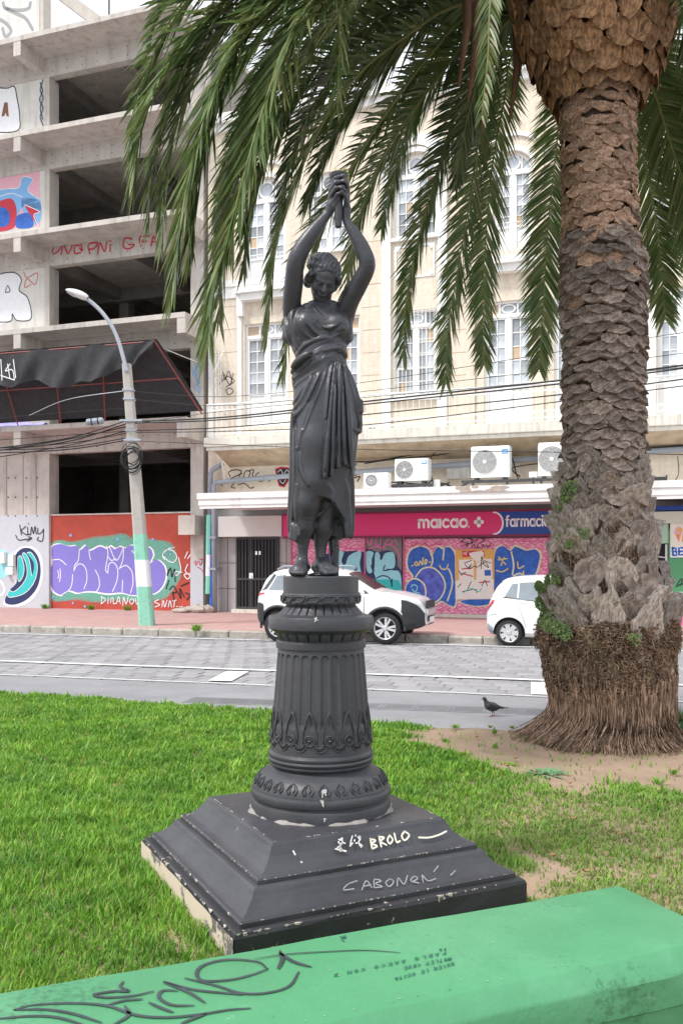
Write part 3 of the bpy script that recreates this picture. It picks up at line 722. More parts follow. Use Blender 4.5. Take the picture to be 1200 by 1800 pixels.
# windows: frame, glazing bars, every pane its own piece
pane_cache = {}
def pane(parent, a, b, c, d, y, m):
    key = (round(b - a, 3), round(d - c, 3), m.name)
    if key not in pane_cache:
        w_, h_ = b - a, d - c
        me = MB().box(-w_ / 2, w_ / 2, 0, .012, -h_ / 2, h_ / 2).mesh('pane'); me.materials.append(m); pane_cache[key] = me
    o = bpy.data.objects.new('pane', pane_cache[key]); COL.objects.link(o); o.parent = parent
    o.location = ((a + b) / 2, y, (c + d) / 2); o.rotation_euler = (rnd.gauss(0, .006), 0, rnd.gauss(0, .01))
def window(a, b, c, d, kind):
    yf = .10; uc = (a + b) / 2
    m = MB(); H = d - c; r = (b - a) / 2
    fw = .07
    m.box(a, a + fw, yf, yf + .14, c, d).box(b - fw, b, yf, yf + .14, c, d).box(a + fw, b - fw, yf, yf + .14, c, c + fw)
    tr = 0
    panes = []
    if kind.startswith('arch'):
        top = d
        N_ = 14
        for rr0, rr1 in ((r - fw, r), ):
            pts = [(uc + rr1 * math.cos(t), d + rr1 * math.sin(t)) for t in np.linspace(0, PI, N_)] + [(uc + rr0 * math.cos(t), d + rr0 * math.sin(t)) for t in np.linspace(PI, 0, N_)]
            m.prism(pts, yf, yf + .14)
        m.box(a + fw, b - fw, yf - .02, yf + .14, d - .05, d + .09)
        ro, ri = r * .40, r * .31
        oc = (uc, d + .09 + ro)
        pts = [(oc[0] + ro * math.cos(t), oc[1] + ro * math.sin(t)) for t in np.linspace(0, 2 * PI, 21)] + [(oc[0] + ri * math.cos(t), oc[1] + ri * math.sin(t)) for t in np.linspace(2 * PI, 0, 21)]
        m.prism(pts, yf, yf + .1)
        for sg in (-1, 1): m.box(uc + sg * ro * 1.12 - .025, uc + sg * ro * 1.12 + .025, yf + .012, yf + .1, d + .09, d + .09 + r * .62)
        pts = [(uc + (r - fw) * math.cos(t), d + .09 + (r - fw - .05) * math.sin(t)) for t in np.linspace(0, PI, 15)]
        arch_glass = MB().prism(pts, yf + .07, yf + .08)
    else:
        th = .48 if kind == 'door' else .52
        top = d - th
        m.box(a + fw, b - fw, yf, yf + .14, d - fw, d).box(a + fw, b - fw, yf - .02, yf + .14, top, top + .11)
        z0, z1 = top + .11, d - fw; zc = (z0 + z1) / 2; ro, rz = (z1 - z0) * .72, (z1 - z0) * .46
        pts = [(uc + ro * math.cos(t), zc + rz * math.sin(t)) for t in np.linspace(0, 2 * PI, 23)] + [(uc + ro * .8 * math.cos(t), zc + rz * .76 * math.sin(t)) for t in np.linspace(2 * PI, 0, 23)]
        m.prism(pts, yf, yf + .1)
        for sg in (-1, 1): m.box(uc + sg * ro * 1.25 - .03, uc + sg * ro * 1.25 + .03, yf + .013, yf + .11, z0, z1)
        panes.append((a + fw, uc - ro * 1.25 - .03, z0, z1)); panes.append((uc + ro * 1.25 + .03, b - fw, z0, z1)); panes.append((uc - ro * 1.25 + .03, uc + ro * 1.25 - .03, z0, z1))
        arch_glass = None
    # two leaves
    lo = c + fw
    kick = .95 if kind in ('door', 'arch') else 0.0
    m.box(uc - .05, uc + .05, yf - .01, yf + .12, lo, top)
    for l0, l1 in ((a + fw, uc - .05), (uc + .05, b - fw)):
        s = .055
        m.box(l0, l0 + s, yf + .01, yf + .11, lo, top).box(l1 - s, l1, yf + .01, yf + .11, lo, top).box(l0 + s, l1 - s, yf + .01, yf + .11, top - s, top)
        g0 = lo + kick + s; m.box(l0 + s, l1 - s, yf + .01, yf + .11, lo + kick, g0)
        if kick:
            m.box(l0 + s, l1 - s, yf + .06, yf + .1, lo, lo + kick).box(l0 + s + .07, l1 - s - .07, yf + .035, yf + .06, lo + .12, lo + kick - .12)
        nr = 5; ncol = 2; gw, gh = (l1 - l0 - 2 * s) / ncol, (top - s - g0) / nr; bb = .013
        for q in range(1, nr): m.box(l0 + s, l1 - s, yf + .04, yf + .085, g0 + q * gh - bb, g0 + q * gh + bb)
        m.box((l0 + l1) / 2 - bb, (l0 + l1) / 2 + bb, yf + .039, yf + .086, g0, top - s)
        for q in range(nr):
            for e_ in range(ncol): panes.append((l0 + s + e_ * gw + (bb if e_ else 0), l0 + s + (e_ + 1) * gw - (0 if e_ else bb), g0 + q * gh + bb, g0 + (q + 1) * gh - bb))
    if kind in ('win', 'archw'): m.box(a - .12, b + .12, -.12, .1, c - .09, c - .001)
    o = part(m, 'window', white_metal, rb)
    for k, (p, q, s_, t_) in enumerate(panes): pane(o, p, q, s_, t_, yf + .062, board if rnd.random() < .06 else glass)
    if arch_glass: arch_glass.build('pane', glass, o)
    return o
wins = [window(*w_) for w_ in WIN]
# iron grille in front of two windows of the bay
for i in (2,):
    a, b, c, d, k = WIN[i]; m = MB(); x = a + .03
    while x < b: m.tube([(x, -.03, c - .02), (x, -.03, d + .02)], .009, 5); x += .125
    for z in np.linspace(c + .05, d - .05, 7): m.tube([(a, -.035, z), (b, -.035, z)], .009, 5)
    part(m, 'window_grille', white_metal, rb)
# the long balcony
OB = 1.25; ub = FU(358, OB)
part(MB().box(ub, u1, -OB, 0, zbal + .12, zbt).box(ub + .05, u1, -OB + .07, -.0, zbal, zbal + .119), 'balcony_slab', balc_conc, rb, bevel=.02)
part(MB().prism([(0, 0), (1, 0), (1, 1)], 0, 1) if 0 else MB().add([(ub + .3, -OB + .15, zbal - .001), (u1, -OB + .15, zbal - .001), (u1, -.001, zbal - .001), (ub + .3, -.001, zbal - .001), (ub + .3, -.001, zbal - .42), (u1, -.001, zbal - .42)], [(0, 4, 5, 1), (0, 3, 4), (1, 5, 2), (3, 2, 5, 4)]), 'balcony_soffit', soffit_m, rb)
rail_top = zbt + 1.05; yr = -OB + .08
part(MB().tube([(ub + .06, yr, rail_top), (u1, yr, rail_top)], .024, 6).tube([(ub + .06, yr, zbt + .08), (u1, yr, zbt + .08)], .014, 5).tube([(ub + .06, yr, zbt + .30), (u1, yr, zbt + .30)], .012, 5).tube([(ub + .06, yr, rail_top - .2), (u1, yr, rail_top - .2)], .012, 5), 'handrail', white_metal, rb)
bar = MB().tube([(0, 0, 0), (0, 0, rail_top - zbt)], .0095, 5).mesh('baluster'); bar.materials.append(white_metal)
x = ub + .08; rings = MB(); k = 0
while x < FU(1260):
    o = bpy.data.objects.new('baluster', bar); COL.objects.link(o); o.parent = rb
    a = OFF[rb.name]; o.location = (x - a[0], yr - a[1], zbt - a[2])
    for z in (zbt + .19, rail_top - .1):
        V = []; n_ = 12; rc = .082
        for q in range(n_):
            t = 2 * PI * q / n_
            for w2 in range(4):
                s = 2 * PI * w2 / 4; V.append((x + .09 + (rc + .009 * math.cos(s)) * math.cos(t), yr + .009 * math.sin(s), z + (rc + .009 * math.cos(s)) * math.sin(t)))
        rings.add(V, [(q * 4 + w2, q * 4 + (w2 + 1) % 4, ((q + 1) % n_) * 4 + (w2 + 1) % 4, ((q + 1) % n_) * 4 + w2) for q in range(n_) for w2 in range(4)])
    x += .18; k += 1
o = part(rings, 'railing_rings', white_metal, rb); o['kind'] = 'stuff'
# return of the balcony railing at the left end, with a taller wrought screen behind
m = MB()
for y in np.linspace(-OB + .2, -.15, 6): m.tube([(ub + .06, y, zbt), (ub + .06, y, rail_top + (1.9 if y > -.6 else 0))], .01, 5)
m.tube([(ub + .06, yr, rail_top), (ub + .06, -.05, rail_top)], .02, 5); m.tube([(ub + .06, -.62, rail_top + 1.2), (ub + .1, -.05, rail_top + 2.0)], .014, 5)
for q in range(4):
    z = rail_top + .2 + q * .35; m.tube([(ub + .06, -.38 + .2 * math.cos(t), z + .15 * math.sin(t)) for t in np.linspace(0, 2 * PI, 11)], .01, 4)
part(m, 'side_screen', white_metal, rb)
# small balconies of the upper windows
for i in (7, 10, 11):
    a, b, c, d, kd = WIN[i]; a -= .18; b += .18
    part(MB().box(a, b, -.42, -.001, c - .16, c - .01).box(a + .15, b - .15, -.30, -.001, c - .38, c - .161), 'balconet', stucco_trim, rb)
    m = MB(); h = 1.0
    for z in (c + .02, c + .2, c + h): m.tube([(a + .04, -.38, z), (b - .04, -.38, z)], .016, 5)
    for x in np.arange(a + .04, b - .03, .13): m.tube([(x, -.38, c), (x, -.38, c + h)], .009, 4)
    for x in np.arange(a + .1, b - .1, .13): m.tube([(x + .05 * math.cos(t), -.38, c + .11 + .05 * math.sin(t)) for t in np.linspace(0, 2 * PI, 9)], .007, 4)
    for x in (a + .04, b - .04): m.tube([(x, -.38, c + h), (x, 0, c + h)], .014, 4)
    part(m, 'balconet_railing', white_metal, rb)
# band between balcony and canopy, canopy
OM = 2.9; zm0 = FZ(640, 888, OM); zm1 = FZ(640, 859, OM); um = FU(346, OM)
lower_paint = mat('lower_band_paint', (.60, .47, .35), .8, .12, 2.5, .3, 14, stain=(.36, .27, .2), sscale=1.5, samt=.7)
part(MB().box(u0 + .02, u1, .005, .33, zm1 - .3, zbal - .35), 'band_wall', lower_paint, rb)
can_m = mat('canopy_paint', (.80, .79, .77), .6, .05, 2, .1, 30, stain=(.50, .47, .43), sscale=1.0, samt=.55, streak=True)
zf = (zm1 - zm0)
part(MB().box(um, u1, -OM, -OM + .2, zm0 + zf * .62, zm1).box(um + .03, u1, -OM + .035, -OM + .2, zm0 + zf * .22, zm0 + zf * .619).box(um + .06, u1, -OM + .06, -OM + .2, zm0, zm0 + zf * .219).box(um + .05, u1, -OM + .201, .0, zm0 + .09, zm1 - .06), 'canopy', can_m, rb)
m = MB()
for i in range(6):
    a = FU(640 + i * 60, 1); pts = [(a + s_ * .5, -.5 - 2.0 * (s_ % 1), zm0 + .07 + .04 * math.sin(s_ * 7 + i)) for s_ in np.linspace(0, 1.6, 7)]
for pts in ([(400, 895), (420, 893), (500, 893), (560, 892)], [(630, 896), (655, 892), (690, 886), (760, 884), (960, 876), (1200, 868)], [(640, 904), (700, 898), (745, 886)]):
    m.tube([(F(a, b, 1.6)[0], -1.6, zm0 + .07) for a, b in pts], .012, 5)
part(m, 'soffit_cable', cable_m, rb)
# peeled patch on the canopy edge
m = MB()
for q in range(26):
    cu = FU(805 + rnd.random() * 85, OM); cz = zm0 + zf * rnd.uniform(.45, .98); r = rnd.uniform(.04, .16)
    blob(m, [(cu + r * 1.6 * math.cos(t) * rnd.uniform(.6, 1.2), min(zm1 - .005, max(zm0 + zf * .63, cz + r * .5 * math.sin(t)))) for t in np.linspace(0, 5.6, 8)], -OM - .004 - q * .0002, 0)
part(m, 'peeled_paint', mat('bare_render', (.42, .36, .31), .9, .25, 6, .5, 25), rb)
# ground floor behind the shutters
zs1 = zm0 + .09
part(MB().box(u0 + .03, u1, .06, .34, ZS, zs1 + .3), 'shop_wall', tile_grey, rb)
m = MB()
for px in (399, 502, 672):
    a = FU(px); m.box(a - .008, a + .008, .052, .06, ZS, FZ(px, 946))
for py in (990, 1035): m.box(FU(383), FU(415), .052, .06, FZ(400, py), FZ(400, py) + .016).box(FU(490), FU(511), .0525, .06, FZ(400, py), FZ(400, py) + .016)
part(m, 'tile_joint', dark_metal, rb)
# graffiti over the canopy
OW = .0
tags(rb, [[(405, 838), (402, 830), (412, 826), (424, 828), (420, 838)], [(404, 842), (425, 832)], [(428, 838), (432, 828), (440, 830), (436, 840)], [(436, 828), (446, 826), (444, 836), (452, 842)], [(455, 830), (448, 838), (456, 846), (470, 842)], [(396, 850), (412, 848), (406, 856), (413, 858)], [(418, 852), (430, 850), (440, 858), (446, 856)], [(388, 848), (391, 854)], [(478, 840), (473, 846)]], OW + .003, 1.9, SP('black'))
fills(rb, [[(483, 824), (494, 820), (512, 822), (514, 835), (500, 857), (490, 855), (486, 840)]], .002, SP('red'), spl=0)
fills(rb, [[(486, 826), (497, 823), (509, 824), (511, 834), (500, 837), (487, 838)], [(489, 842), (508, 840), (499, 854), (492, 853)]], .005, SP('black'), spl=0)
tags(rb, [[(488, 830), (494, 826), (498, 834), (504, 826), (509, 832)], [(492, 845), (497, 850), (502, 843)]], .008, 1.2, SP('white'))
tags(rb, [[(626, 815), (622, 822), (630, 830), (624, 836)], [(621, 840), (632, 838), (628, 846)]], .003, 2.2, SP('black'))
tags(rb, [[(392, 654), (396, 668), (402, 652), (408, 672)], [(388, 672), (400, 662), (412, 670), (398, 680)], [(394, 658), (404, 676), (410, 656)], [(396, 686), (404, 682), (410, 688), (402, 694), (398, 688)], [(390, 664), (386, 676)]], .004, 1.5, SP('black'))
# loose boards that hang below the balcony, at its left end
m = MB().tube([(FU(388, .6), -.6, zbal - .02), (FU(398, .2), -.2, zbal - 1.1)], .04, 5).tube([(FU(508, .6), -.6, zbal), (FU(512, .3), -.3, zbal - .6)], .03, 5).tube([(FU(1000 - 55, .5), -.5, zbal), (FU(948, .5), -.5, zbal - 1.0)], .035, 5)
part(m, 'hanger', balc_conc, rb)
solo(MB().grid(lambda u, v: (FU(640, 1) + .35 * u, -OB + .3 + .2 * v, zbt + .02 + .12 * math.sin(u * PI) * math.sin(v * PI) * (1 + .5 * math.sin(u * 19))), 14, 8), 'rag', SP('grey'), FU(640, 1), zbt, OB - .3, 'grey rag heaped on the balcony floor behind the railing, near the statue', 'rag', smooth=True)
# ------------------------------------------------------------------ shop signs
pink_sign = mat('magenta_sign', (.68, .022, .17), .35, .04, 1, 0); blue_sign = mat('blue_sign', (.015, .06, .32), .35, .04, 1, 0)
sign_w = mat('sign_white', (.86, .86, .86), .4, .02, 2, 0)
OS = .34
zt, zb_ = FZ(735, 902, OS), FZ(735, 941, OS)
sg = rowthing('shop_sign', FU(735, OS), zb_, OS, 'long magenta and blue shop sign reading maicao and farmacia under the canopy', 'sign')
ua, ub2, uc2, ud2 = FU(497, OS), FU(624, OS), FU(868, OS), FU(1075, OS)
part(MB().box(ua, uc2 - .006, -OS, .05, zb_, zt), 'magenta_panel', pink_sign, sg)
part(MB().box(uc2 + .0, ud2, -OS, .05, zb_, zt), 'blue_panel', blue_sign, sg)
part(MB().box(ua, ud2, -OS - .02, .05, zt + .002, zt + .06).box(ua, ud2, -OS - .02, .05, zb_ - .06, zb_ - .002), 'sign_edge', mat('dark_magenta', (.22, .02, .07), .5), sg)
# rounded end of the magenta field and the white arc
zc = (zt + zb_) / 2; hh = (zt - zb_) / 2 - .01
arc = [(uc2 + .28 * math.cos(t) - .02 + .0, zc + hh * math.sin(t)) for t in np.linspace(-PI / 2, PI / 2, 15)]
m = MB(); blob(m, [(uc2 - .03, zc - hh)] + arc + [(uc2 - .03, zc + hh)], -OS - .003, 0); part(m, 'magenta_end', pink_sign, sg)
m = MB(); ribbon(m, arc, .05, -OS - .006, spl=0); part(m, 'white_arc', sign_w, sg)
# lettering by strokes: x height box 0..1
def arcp(cx, cy, rx, ry, a0, a1, n=12): return [(cx + rx * math.cos(math.radians(a0 + (a1 - a0) * i / n)), cy + ry * math.sin(math.radians(a0 + (a1 - a0) * i / n))) for i in range(n + 1)]
LET = {
 'm': (1.42, [[(0, 0), (0, 1)], [(0, .62)] + arcp(.36, .62, .36, .38, 180, 0) + [(.72, 0)], [(.72, .62)] + arcp(1.07, .62, .35, .38, 180, 0) + [(1.42, 0)]]),
 'a': (.9, [arcp(.45, .5, .45, .5, 0, 360, 22), [(.9, 1), (.9, 0)]]),
 'i': (.0, [[(0, 0), (0, 1)]]), 'I': (.0, [[(0, 0), (0, 1)]]),
 'c': (.78, [arcp(.47, .5, .47, .5, 48, 312, 18)]),
 'o': (.98, [arcp(.49, .5, .49, .5, 0, 360, 22)]),
 'f': (.5, [[(.52, 1.48)] + arcp(.42, 1.2, .24, .3, 80, 180, 6) + [(.18, 0)], [(0, .96), (.5, .96)]]),
 'r': (.5, [[(0, 0), (0, 1)], [(0, .6)] + arcp(.36, .6, .36, .4, 180, 75, 6)]),
}
def letters(root, word, px0, px1, py_base, py_x, o, wpx, m, name='lettering', gap=.42, dot=True):
    tot = sum(LET[c][0] for c in word) + gap * (len(word) - 1)
    x0, z0 = F(px0, py_base, o); x1 = F(px1, py_base, o)[0]; z1 = F(px0, py_x, o)[1]
    sx, sz = (x1 - x0) / tot, z1 - z0; zr_ = F(px1, py_base, o)[1] - z0; x = 0
    k = 27.0 / FPX
    for c in word:
        mb = MB()
        wd, strokes = LET[c]
        for s in strokes:
            ribbon(mb, [(x0 + (x + a) * sx, z0 + b * sz) for a, b in s], wpx * k, -o, spl=0, capn=5)
        if c == 'i' and dot: disc(mb, x0 + x * sx, z0 + 1.42 * sz, wpx * k * .62, -o, 12)
        part(mb, name, m, root); x += wd + gap
letters(sg, 'maIcao', 736, 820, 927, 914, OS + .006, 4.4, sign_w)
letters(sg, 'farmacia', 889, 964, 925, 913, OS + .006, 3.1, sign_w)
m = MB()
for dx, dz, rr in ((0, 7, 4), (0, -7, 4), (7, 0, 4), (-7, 0, 4)):
    a = F(841 + dx * .78, 917.5 - dz * .9, OS)[0]; z = F(841, 917.5 - dz * .9, OS)[1]
    c_ = F(841, 917.5, OS)
    ribbon(m, [(c_[0], c_[1]), (a, z)], .115, -OS - .006, spl=0, capn=8)
part(m, 'cross_emblem', sign_w, sg)
m = MB(); a, z = F(823.5, 926, OS); disc(m, a, z, .025, -OS - .006, 10); part(m, 'registered_dot', sign_w, sg)
bl = rowthing('blank_sign', FU(440, .3), FZ(440, 944, .3), .3, 'blank pale grey sign box above the barred gate', 'sign')
part(MB().cbox(FU(383, .3), FU(495, .3), -.3, .05, FZ(440, 943, .3), FZ(440, 907, .3), .01), 'sign_box', mat('pale_sign', (.62, .60, .58), .4, .04, 1, .02), bl)
# ------------------------------------------------------------------ barred gate
ga, gb, gz0, gz1 = FU(415), FU(490), ZS + .12, FZ(450, 945)
gt = rowthing('barred_gate', (ga + gb) / 2, ZS, 0, 'black barred iron gate with plate lock in the grey tiled wall', 'gate')
part(MB().box(ga, gb, .045, .058, gz0, gz1), 'backing', mat('gate_black', (.02, .02, .023), .5, .2, 3, .1), gt)
part(MB().box(ga, gb, -.02, .044, gz1 - .06, gz1).box(ga, gb, -.02, .044, gz0, gz0 + .07).box(ga, ga + .06, -.021, .044, gz0 + .07, gz1 - .06).box(gb - .06, gb, -.021, .044, gz0 + .07, gz1 - .06).box(FU(440), FU(440) + .05, -.0215, .044, gz0 + .07, gz1 - .06).box(ga + .06, gb - .06, -.015, .04, gz0 + .95, gz0 + 1.02), 'gate_frame', dark_metal, gt)
x = ga + .11
while x < gb - .08:
    part(MB().box(x, x + .025, -.012, .03, gz0 + .07, gz1 - .06), 'bar', dark_metal, gt); x += .12
a, z = F(442, 1012); part(MB().box(a - .07, a + .07, -.03, -.021, z - .09, z + .09).lathe([(.0, -.06), (.035, -.055), (.04, -.03)], 10, (a, 0, z), axis='y'), 'lock', white_metal, gt)
for px in (451, 457):
    a, z = F(px, 972); part(MB().box(a - .035, a + .035, -.024, -.0215, z - .06, z + .06), 'notice', sign_w, gt)
part(MB().box(ga - .05, gb + .05, -.25, .06, ZS, gz0 - .01), 'doorstep', balc_conc, gt)
# ------------------------------------------------------------------ roller shutters with graffiti
def lattice(name):
    m = mat(name, (.68, .13, .30), .5, .1, 3, .05, 30); t = m.node_tree; b = t.nodes['Principled BSDF']
    src = b.inputs['Base Color'].links[0].from_socket
    tc = t.nodes.new('ShaderNodeTexCoord'); mp = t.nodes.new('ShaderNodeMapping'); mp.inputs['Rotation'].default_value = (0, math.radians(38), 0); mp.inputs['Scale'].default_value = (7.5, 1, 13)
    vo = t.nodes.new('ShaderNodeTexVoronoi'); vo.inputs['Scale'].default_value = 1.0; vo.inputs['Randomness'].default_value = .35; vo.distance = 'CHEBYCHEV'
    t.links.new(tc.outputs['Object'], mp.inputs[0]); t.links.new(mp.outputs[0], vo.inputs['Vector'])
    rp = t.nodes.new('ShaderNodeValToRGB'); rp.color_ramp.elements[0].position = .22; rp.color_ramp.elements[1].position = .5
    t.links.new(vo.outputs['Distance'], rp.inputs[0])
    mx_ = t.nodes.new('ShaderNodeMixRGB'); mx_.inputs[1].default_value = (.84, .50, .60, 1); t.links.new(rp.outputs[0], mx_.inputs[0]); t.links.new(src, mx_.inputs[2])
    t.links.new(mx_.outputs[0], b.inputs['Base Color']); return m
lat = lattice('pink_lattice_shutter')
def shutter(name, pa, pb, ya, yb_, m, label, o=.1):
    a, b = FU(pa, o), FU(pb, o); z0, z1 = FZ((pa + pb) / 2, yb_, o), FZ((pa + pb) / 2, ya, o)
    r = rowthing(name, (a + b) / 2, z0, o, label, 'shutter')
    n = 24; h = (z1 - z0) / n
    for i in range(n):
        zz = z0 + i * h
        mm_ = MB().add([(a, -o, zz), (b, -o, zz), (b, -o - .0, zz + h * .86), (a, -o, zz + h * .86), (a, -o + .012, zz + h * .93), (b, -o + .012, zz + h * .93), (b, -o, zz + h), (a, -o, zz + h)], [(0, 1, 2, 3), (3, 2, 5, 4), (4, 5, 6, 7)])
        part(mm_, 'slat', m, r)
    part(MB().box(a - .05, a - .002, -o - .03, .055, z0, z1 + .05).box(b + .002, b + .05, -o - .03, .055, z0, z1 + .05), 'guide', mat('guide_' + name + str(pa), (.55, .12, .25), .5), r)
    return r
sh2 = shutter('roller_shutter', 711, 962, 946, 1091, lat, 'pink patterned roller shutter with big blue bubble graffiti under the maicao sign')
sh1 = shutter('roller_shutter', 514, 640, 946, 1088, lat, 'pink roller shutter with pale turquoise letter graffiti behind the statue feet')
side = rowthing('shop_door', FU(673, .09), ZS, .09, 'narrow grey shop door panel between the two roller shutters, sprayed pink at the top', 'door')
part(MB().box(FU(643, .09), FU(706, .09), -.09, .055, ZS + .05, FZ(673, 945, .09)), 'panel', mat('grey_door_paint', (.19, .185, .19), .6, .08, 2, .1), side)
part(MB().box(FU(671, .09), FU(672, .09), -.095, -.0902, ZS + .1, FZ(673, 947, .09)), 'seam', dark_metal, side)
part(MB().box(FU(511, .2), FU(970, .2), -.3, .05, ZS, ZS + .1), 'sill', balc_conc, side)
O2 = .104
BL = [[(718, 1000), (716, 985), (722, 968), (738, 961), (752, 966), (758, 978), (768, 962), (778, 966), (783, 962), (792, 964), (800, 985), (800, 1058), (790, 1064), (776, 1056), (764, 1062), (748, 1060), (735, 1056), (716, 1048), (714, 1030), (726, 1014)],
      [(868, 990), (872, 966), (884, 960), (896, 968), (905, 961), (918, 966), (926, 968), (940, 966), (948, 976), (944, 998), (938, 1012), (930, 1020), (900, 1030), (868, 1045)], [(810, 1056), (868, 1050), (868, 1058), (850, 1064), (828, 1064)]]
fills(sh2, [shrink(BL[0], -3.2), shrink(BL[1], -3.2), shrink(BL[2], -3)], O2, SP('cream'))
fills(sh2, BL, O2 + .003, SP('blue'))
fills(sh2, [[(740, 1002), (755, 1000), (772, 1010), (780, 1025), (774, 1045), (755, 1056), (742, 1045), (738, 1020)]], O2 + .0045, paint('bluemauve', (.10, .13, .52), .5))
tags(sh2, [[(757, 968), (760, 985), (756, 998)], [(730, 1014), (742, 1000), (760, 998), (776, 1012), (782, 1030), (775, 1050), (762, 1061)], [(716, 1022), (730, 1017), (744, 1026), (748, 1042), (744, 1055)], [(780, 966), (778, 984)], [(788, 1000), (793, 1012), (794, 1030), (786, 1056)], [(898, 970), (902, 992), (900, 1010)], [(902, 1012), (912, 1008), (922, 1012)]], O2 + .006, 2.6, SP('cream'))
tags(sh2, [[(728, 992), (731, 987), (734, 993), (729, 994)], [(736, 994), (738, 986), (742, 993), (743, 980)], [(747, 992), (750, 985), (747, 984), (746, 991), (750, 990)], [(723, 995), (725, 994)], [(754, 988), (756, 988)], [(772, 994), (776, 1000), (784, 1000), (787, 992)], [(875, 984), (890, 982)], [(880, 994), (885, 980)], [(876, 979), (888, 992)], [(872, 1003), (882, 1005), (892, 1000)], [(909, 988), (911, 999), (920, 995)], [(919, 1004), (920, 1012)]], O2 + .006, 2.0, SP('yellow'))
tags(sh2, [[(722, 1032), (726, 1028), (733, 1031), (730, 1040), (724, 1036)], [(717, 1045), (736, 1042), (735, 1052)]], O2 + .006, 1.8, SP('cyan'))
tags(sh2, [[(810, 952), (818, 946), (832, 950), (824, 955), (812, 952)], [(828, 944), (829, 956)], [(834, 953), (842, 945), (850, 950), (842, 955)], [(848, 948), (853, 947)], [(813, 960), (822, 956), (818, 963)], [(828, 963), (832, 957), (836, 963)], [(840, 958), (838, 962), (843, 962)], [(846, 963), (848, 957), (851, 962)], [(853, 957), (858, 962)], [(861, 955), (859, 961)]], O2 + .006, 1.4, SP('black'))
tags(sh2, [[(722, 956), (728, 960), (732, 954), (738, 960), (746, 955), (754, 960), (764, 956), (776, 958)]], O2 + .006, 1.2, SP('red'))
fills(sh1, [[(570, 975), (590, 968), (607, 969), (628, 968), (632, 971), (640, 970), (640, 1055), (560, 1040)]], O2, SP('navy'), spl=0)
fills(sh1, [[(590, 970), (604, 970), (600, 985), (603, 996), (592, 1000), (588, 990)], [(614, 976), (634, 969), (632, 990), (634, 1004), (636, 1012), (622, 1012), (628, 1000), (625, 996), (620, 1004), (602, 1004), (608, 990)]], O2 + .003, SP('cyan'), spl=3)
O3 = .094
fills(side, [[(640, 969), (662, 970), (672, 969), (685, 968), (697, 978), (698, 994), (706, 1005), (708, 1022), (704, 1050), (640, 1040)]], O3, SP('navy'))
fills(side, [[(643, 971), (656, 971), (653, 985), (656, 1000), (650, 1008), (644, 1000)], [(659, 973), (666, 972), (670, 985), (676, 973), (690, 971), (694, 982), (692, 998), (678, 1000), (684, 1002), (700, 1004), (705, 1020), (702, 1046), (672, 1044), (662, 1020), (656, 1010), (658, 995)]], O3 + .003, SP('cyan'))
fills(side, [[(643, 1016), (660, 1019), (700, 1020), (703, 1042), (672, 1043), (644, 1030)]], O3 + .0045, SP('tealdark'), spl=2)
tags(side, [[(652, 994), (660, 1020), (666, 1038)], [(662, 1016), (672, 1012), (684, 1016), (689, 1030)], [(689, 1018), (688, 1030)], [(676, 994), (674, 1003), (686, 1001), (696, 1002)], [(658, 975), (654, 990), (657, 1004)], [(668, 982), (672, 974)]], O3 + .006, 2.2, SP('navy'))
tags(side, [[(645, 946), (648, 958), (654, 946), (652, 958)], [(660, 947), (660, 958), (668, 957), (670, 946)], [(676, 957), (682, 948), (690, 952), (684, 958)], [(694, 948), (698, 958)], [(646, 966), (660, 961), (676, 964)], [(668, 964), (684, 957), (698, 968), (702, 985)]], O3, 1.8, SP('pink'))
tags(sh1, [[(570, 972), (592, 960), (620, 965), (640, 962)], [(516, 975), (524, 968), (528, 985), (520, 990)]], O2 + .006, 2.4, SP('pink'))
tags(sh1, [[(516, 980), (524, 974), (520, 990), (530, 984)]], O2 + .008, 1.6, SP('navy'))
# poster
OP = .125
pr = rowthing('poster', FU(834, OP), FZ(834, 1055, OP), OP, 'torn white and orange poster pasted on the pink shutter, left of the hatchback', 'poster')
m = MB(); blob(m, px2([(799, 966), (868, 965), (868, 1053), (800, 1054)], OP), -OP, 0); part(m, 'paper', SP('paper'), pr)
fills(pr, [[(800, 966), (868, 965), (868, 982), (800, 984)], [(800, 984), (806, 984), (806, 1020), (800, 1022)], [(832, 982), (837, 982), (836, 1050), (833, 1050)], [(864, 982), (868, 982), (868, 1040), (865, 1040)]], OP + .003, SP('ochre'), spl=0)
fills(pr, [[(812, 968), (850, 968), (852, 978), (812, 979)]], OP + .005, SP('red'), spl=0)
fills(pr, [[(824, 972), (834, 970), (846, 968), (850, 972), (848, 985), (840, 990), (826, 978)], [(808, 985), (830, 984), (830, 1016), (808, 1018)], [(838, 984), (862, 984), (862, 1016), (840, 1018)], [(802, 1020), (867, 1018), (867, 1052), (803, 1052)]], OP + .007, SP('paper'), spl=0)
fills(pr, [[(851, 1002), (862, 1002), (862, 1012), (851, 1012)]], OP + .009, SP('blue'), spl=0)
scr = [[(814 + 4 * i % 44 + rnd.uniform(-2, 2), 986 + rnd.uniform(0, 50)) for _ in range(3)] for i in range(4)]
tags(pr, [[(817, 992), (822, 998), (828, 992), (824, 1000), (834, 995), (838, 998)], [(845, 1000), (846, 978), (849, 992)], [(840, 996), (852, 988), (858, 998), (850, 992)], [(806, 1004), (812, 1012)], [(822, 1034), (828, 1022)], [(846, 1030), (852, 1020), (856, 1030)], [(812, 1040), (834, 1036), (838, 1042)], [(816, 990), (828, 985)], [(809, 1010), (818, 1006)], [(850, 985), (862, 990)], [(804, 1032), (810, 1026)]], OP + .0095, 1.3, SP('black'))
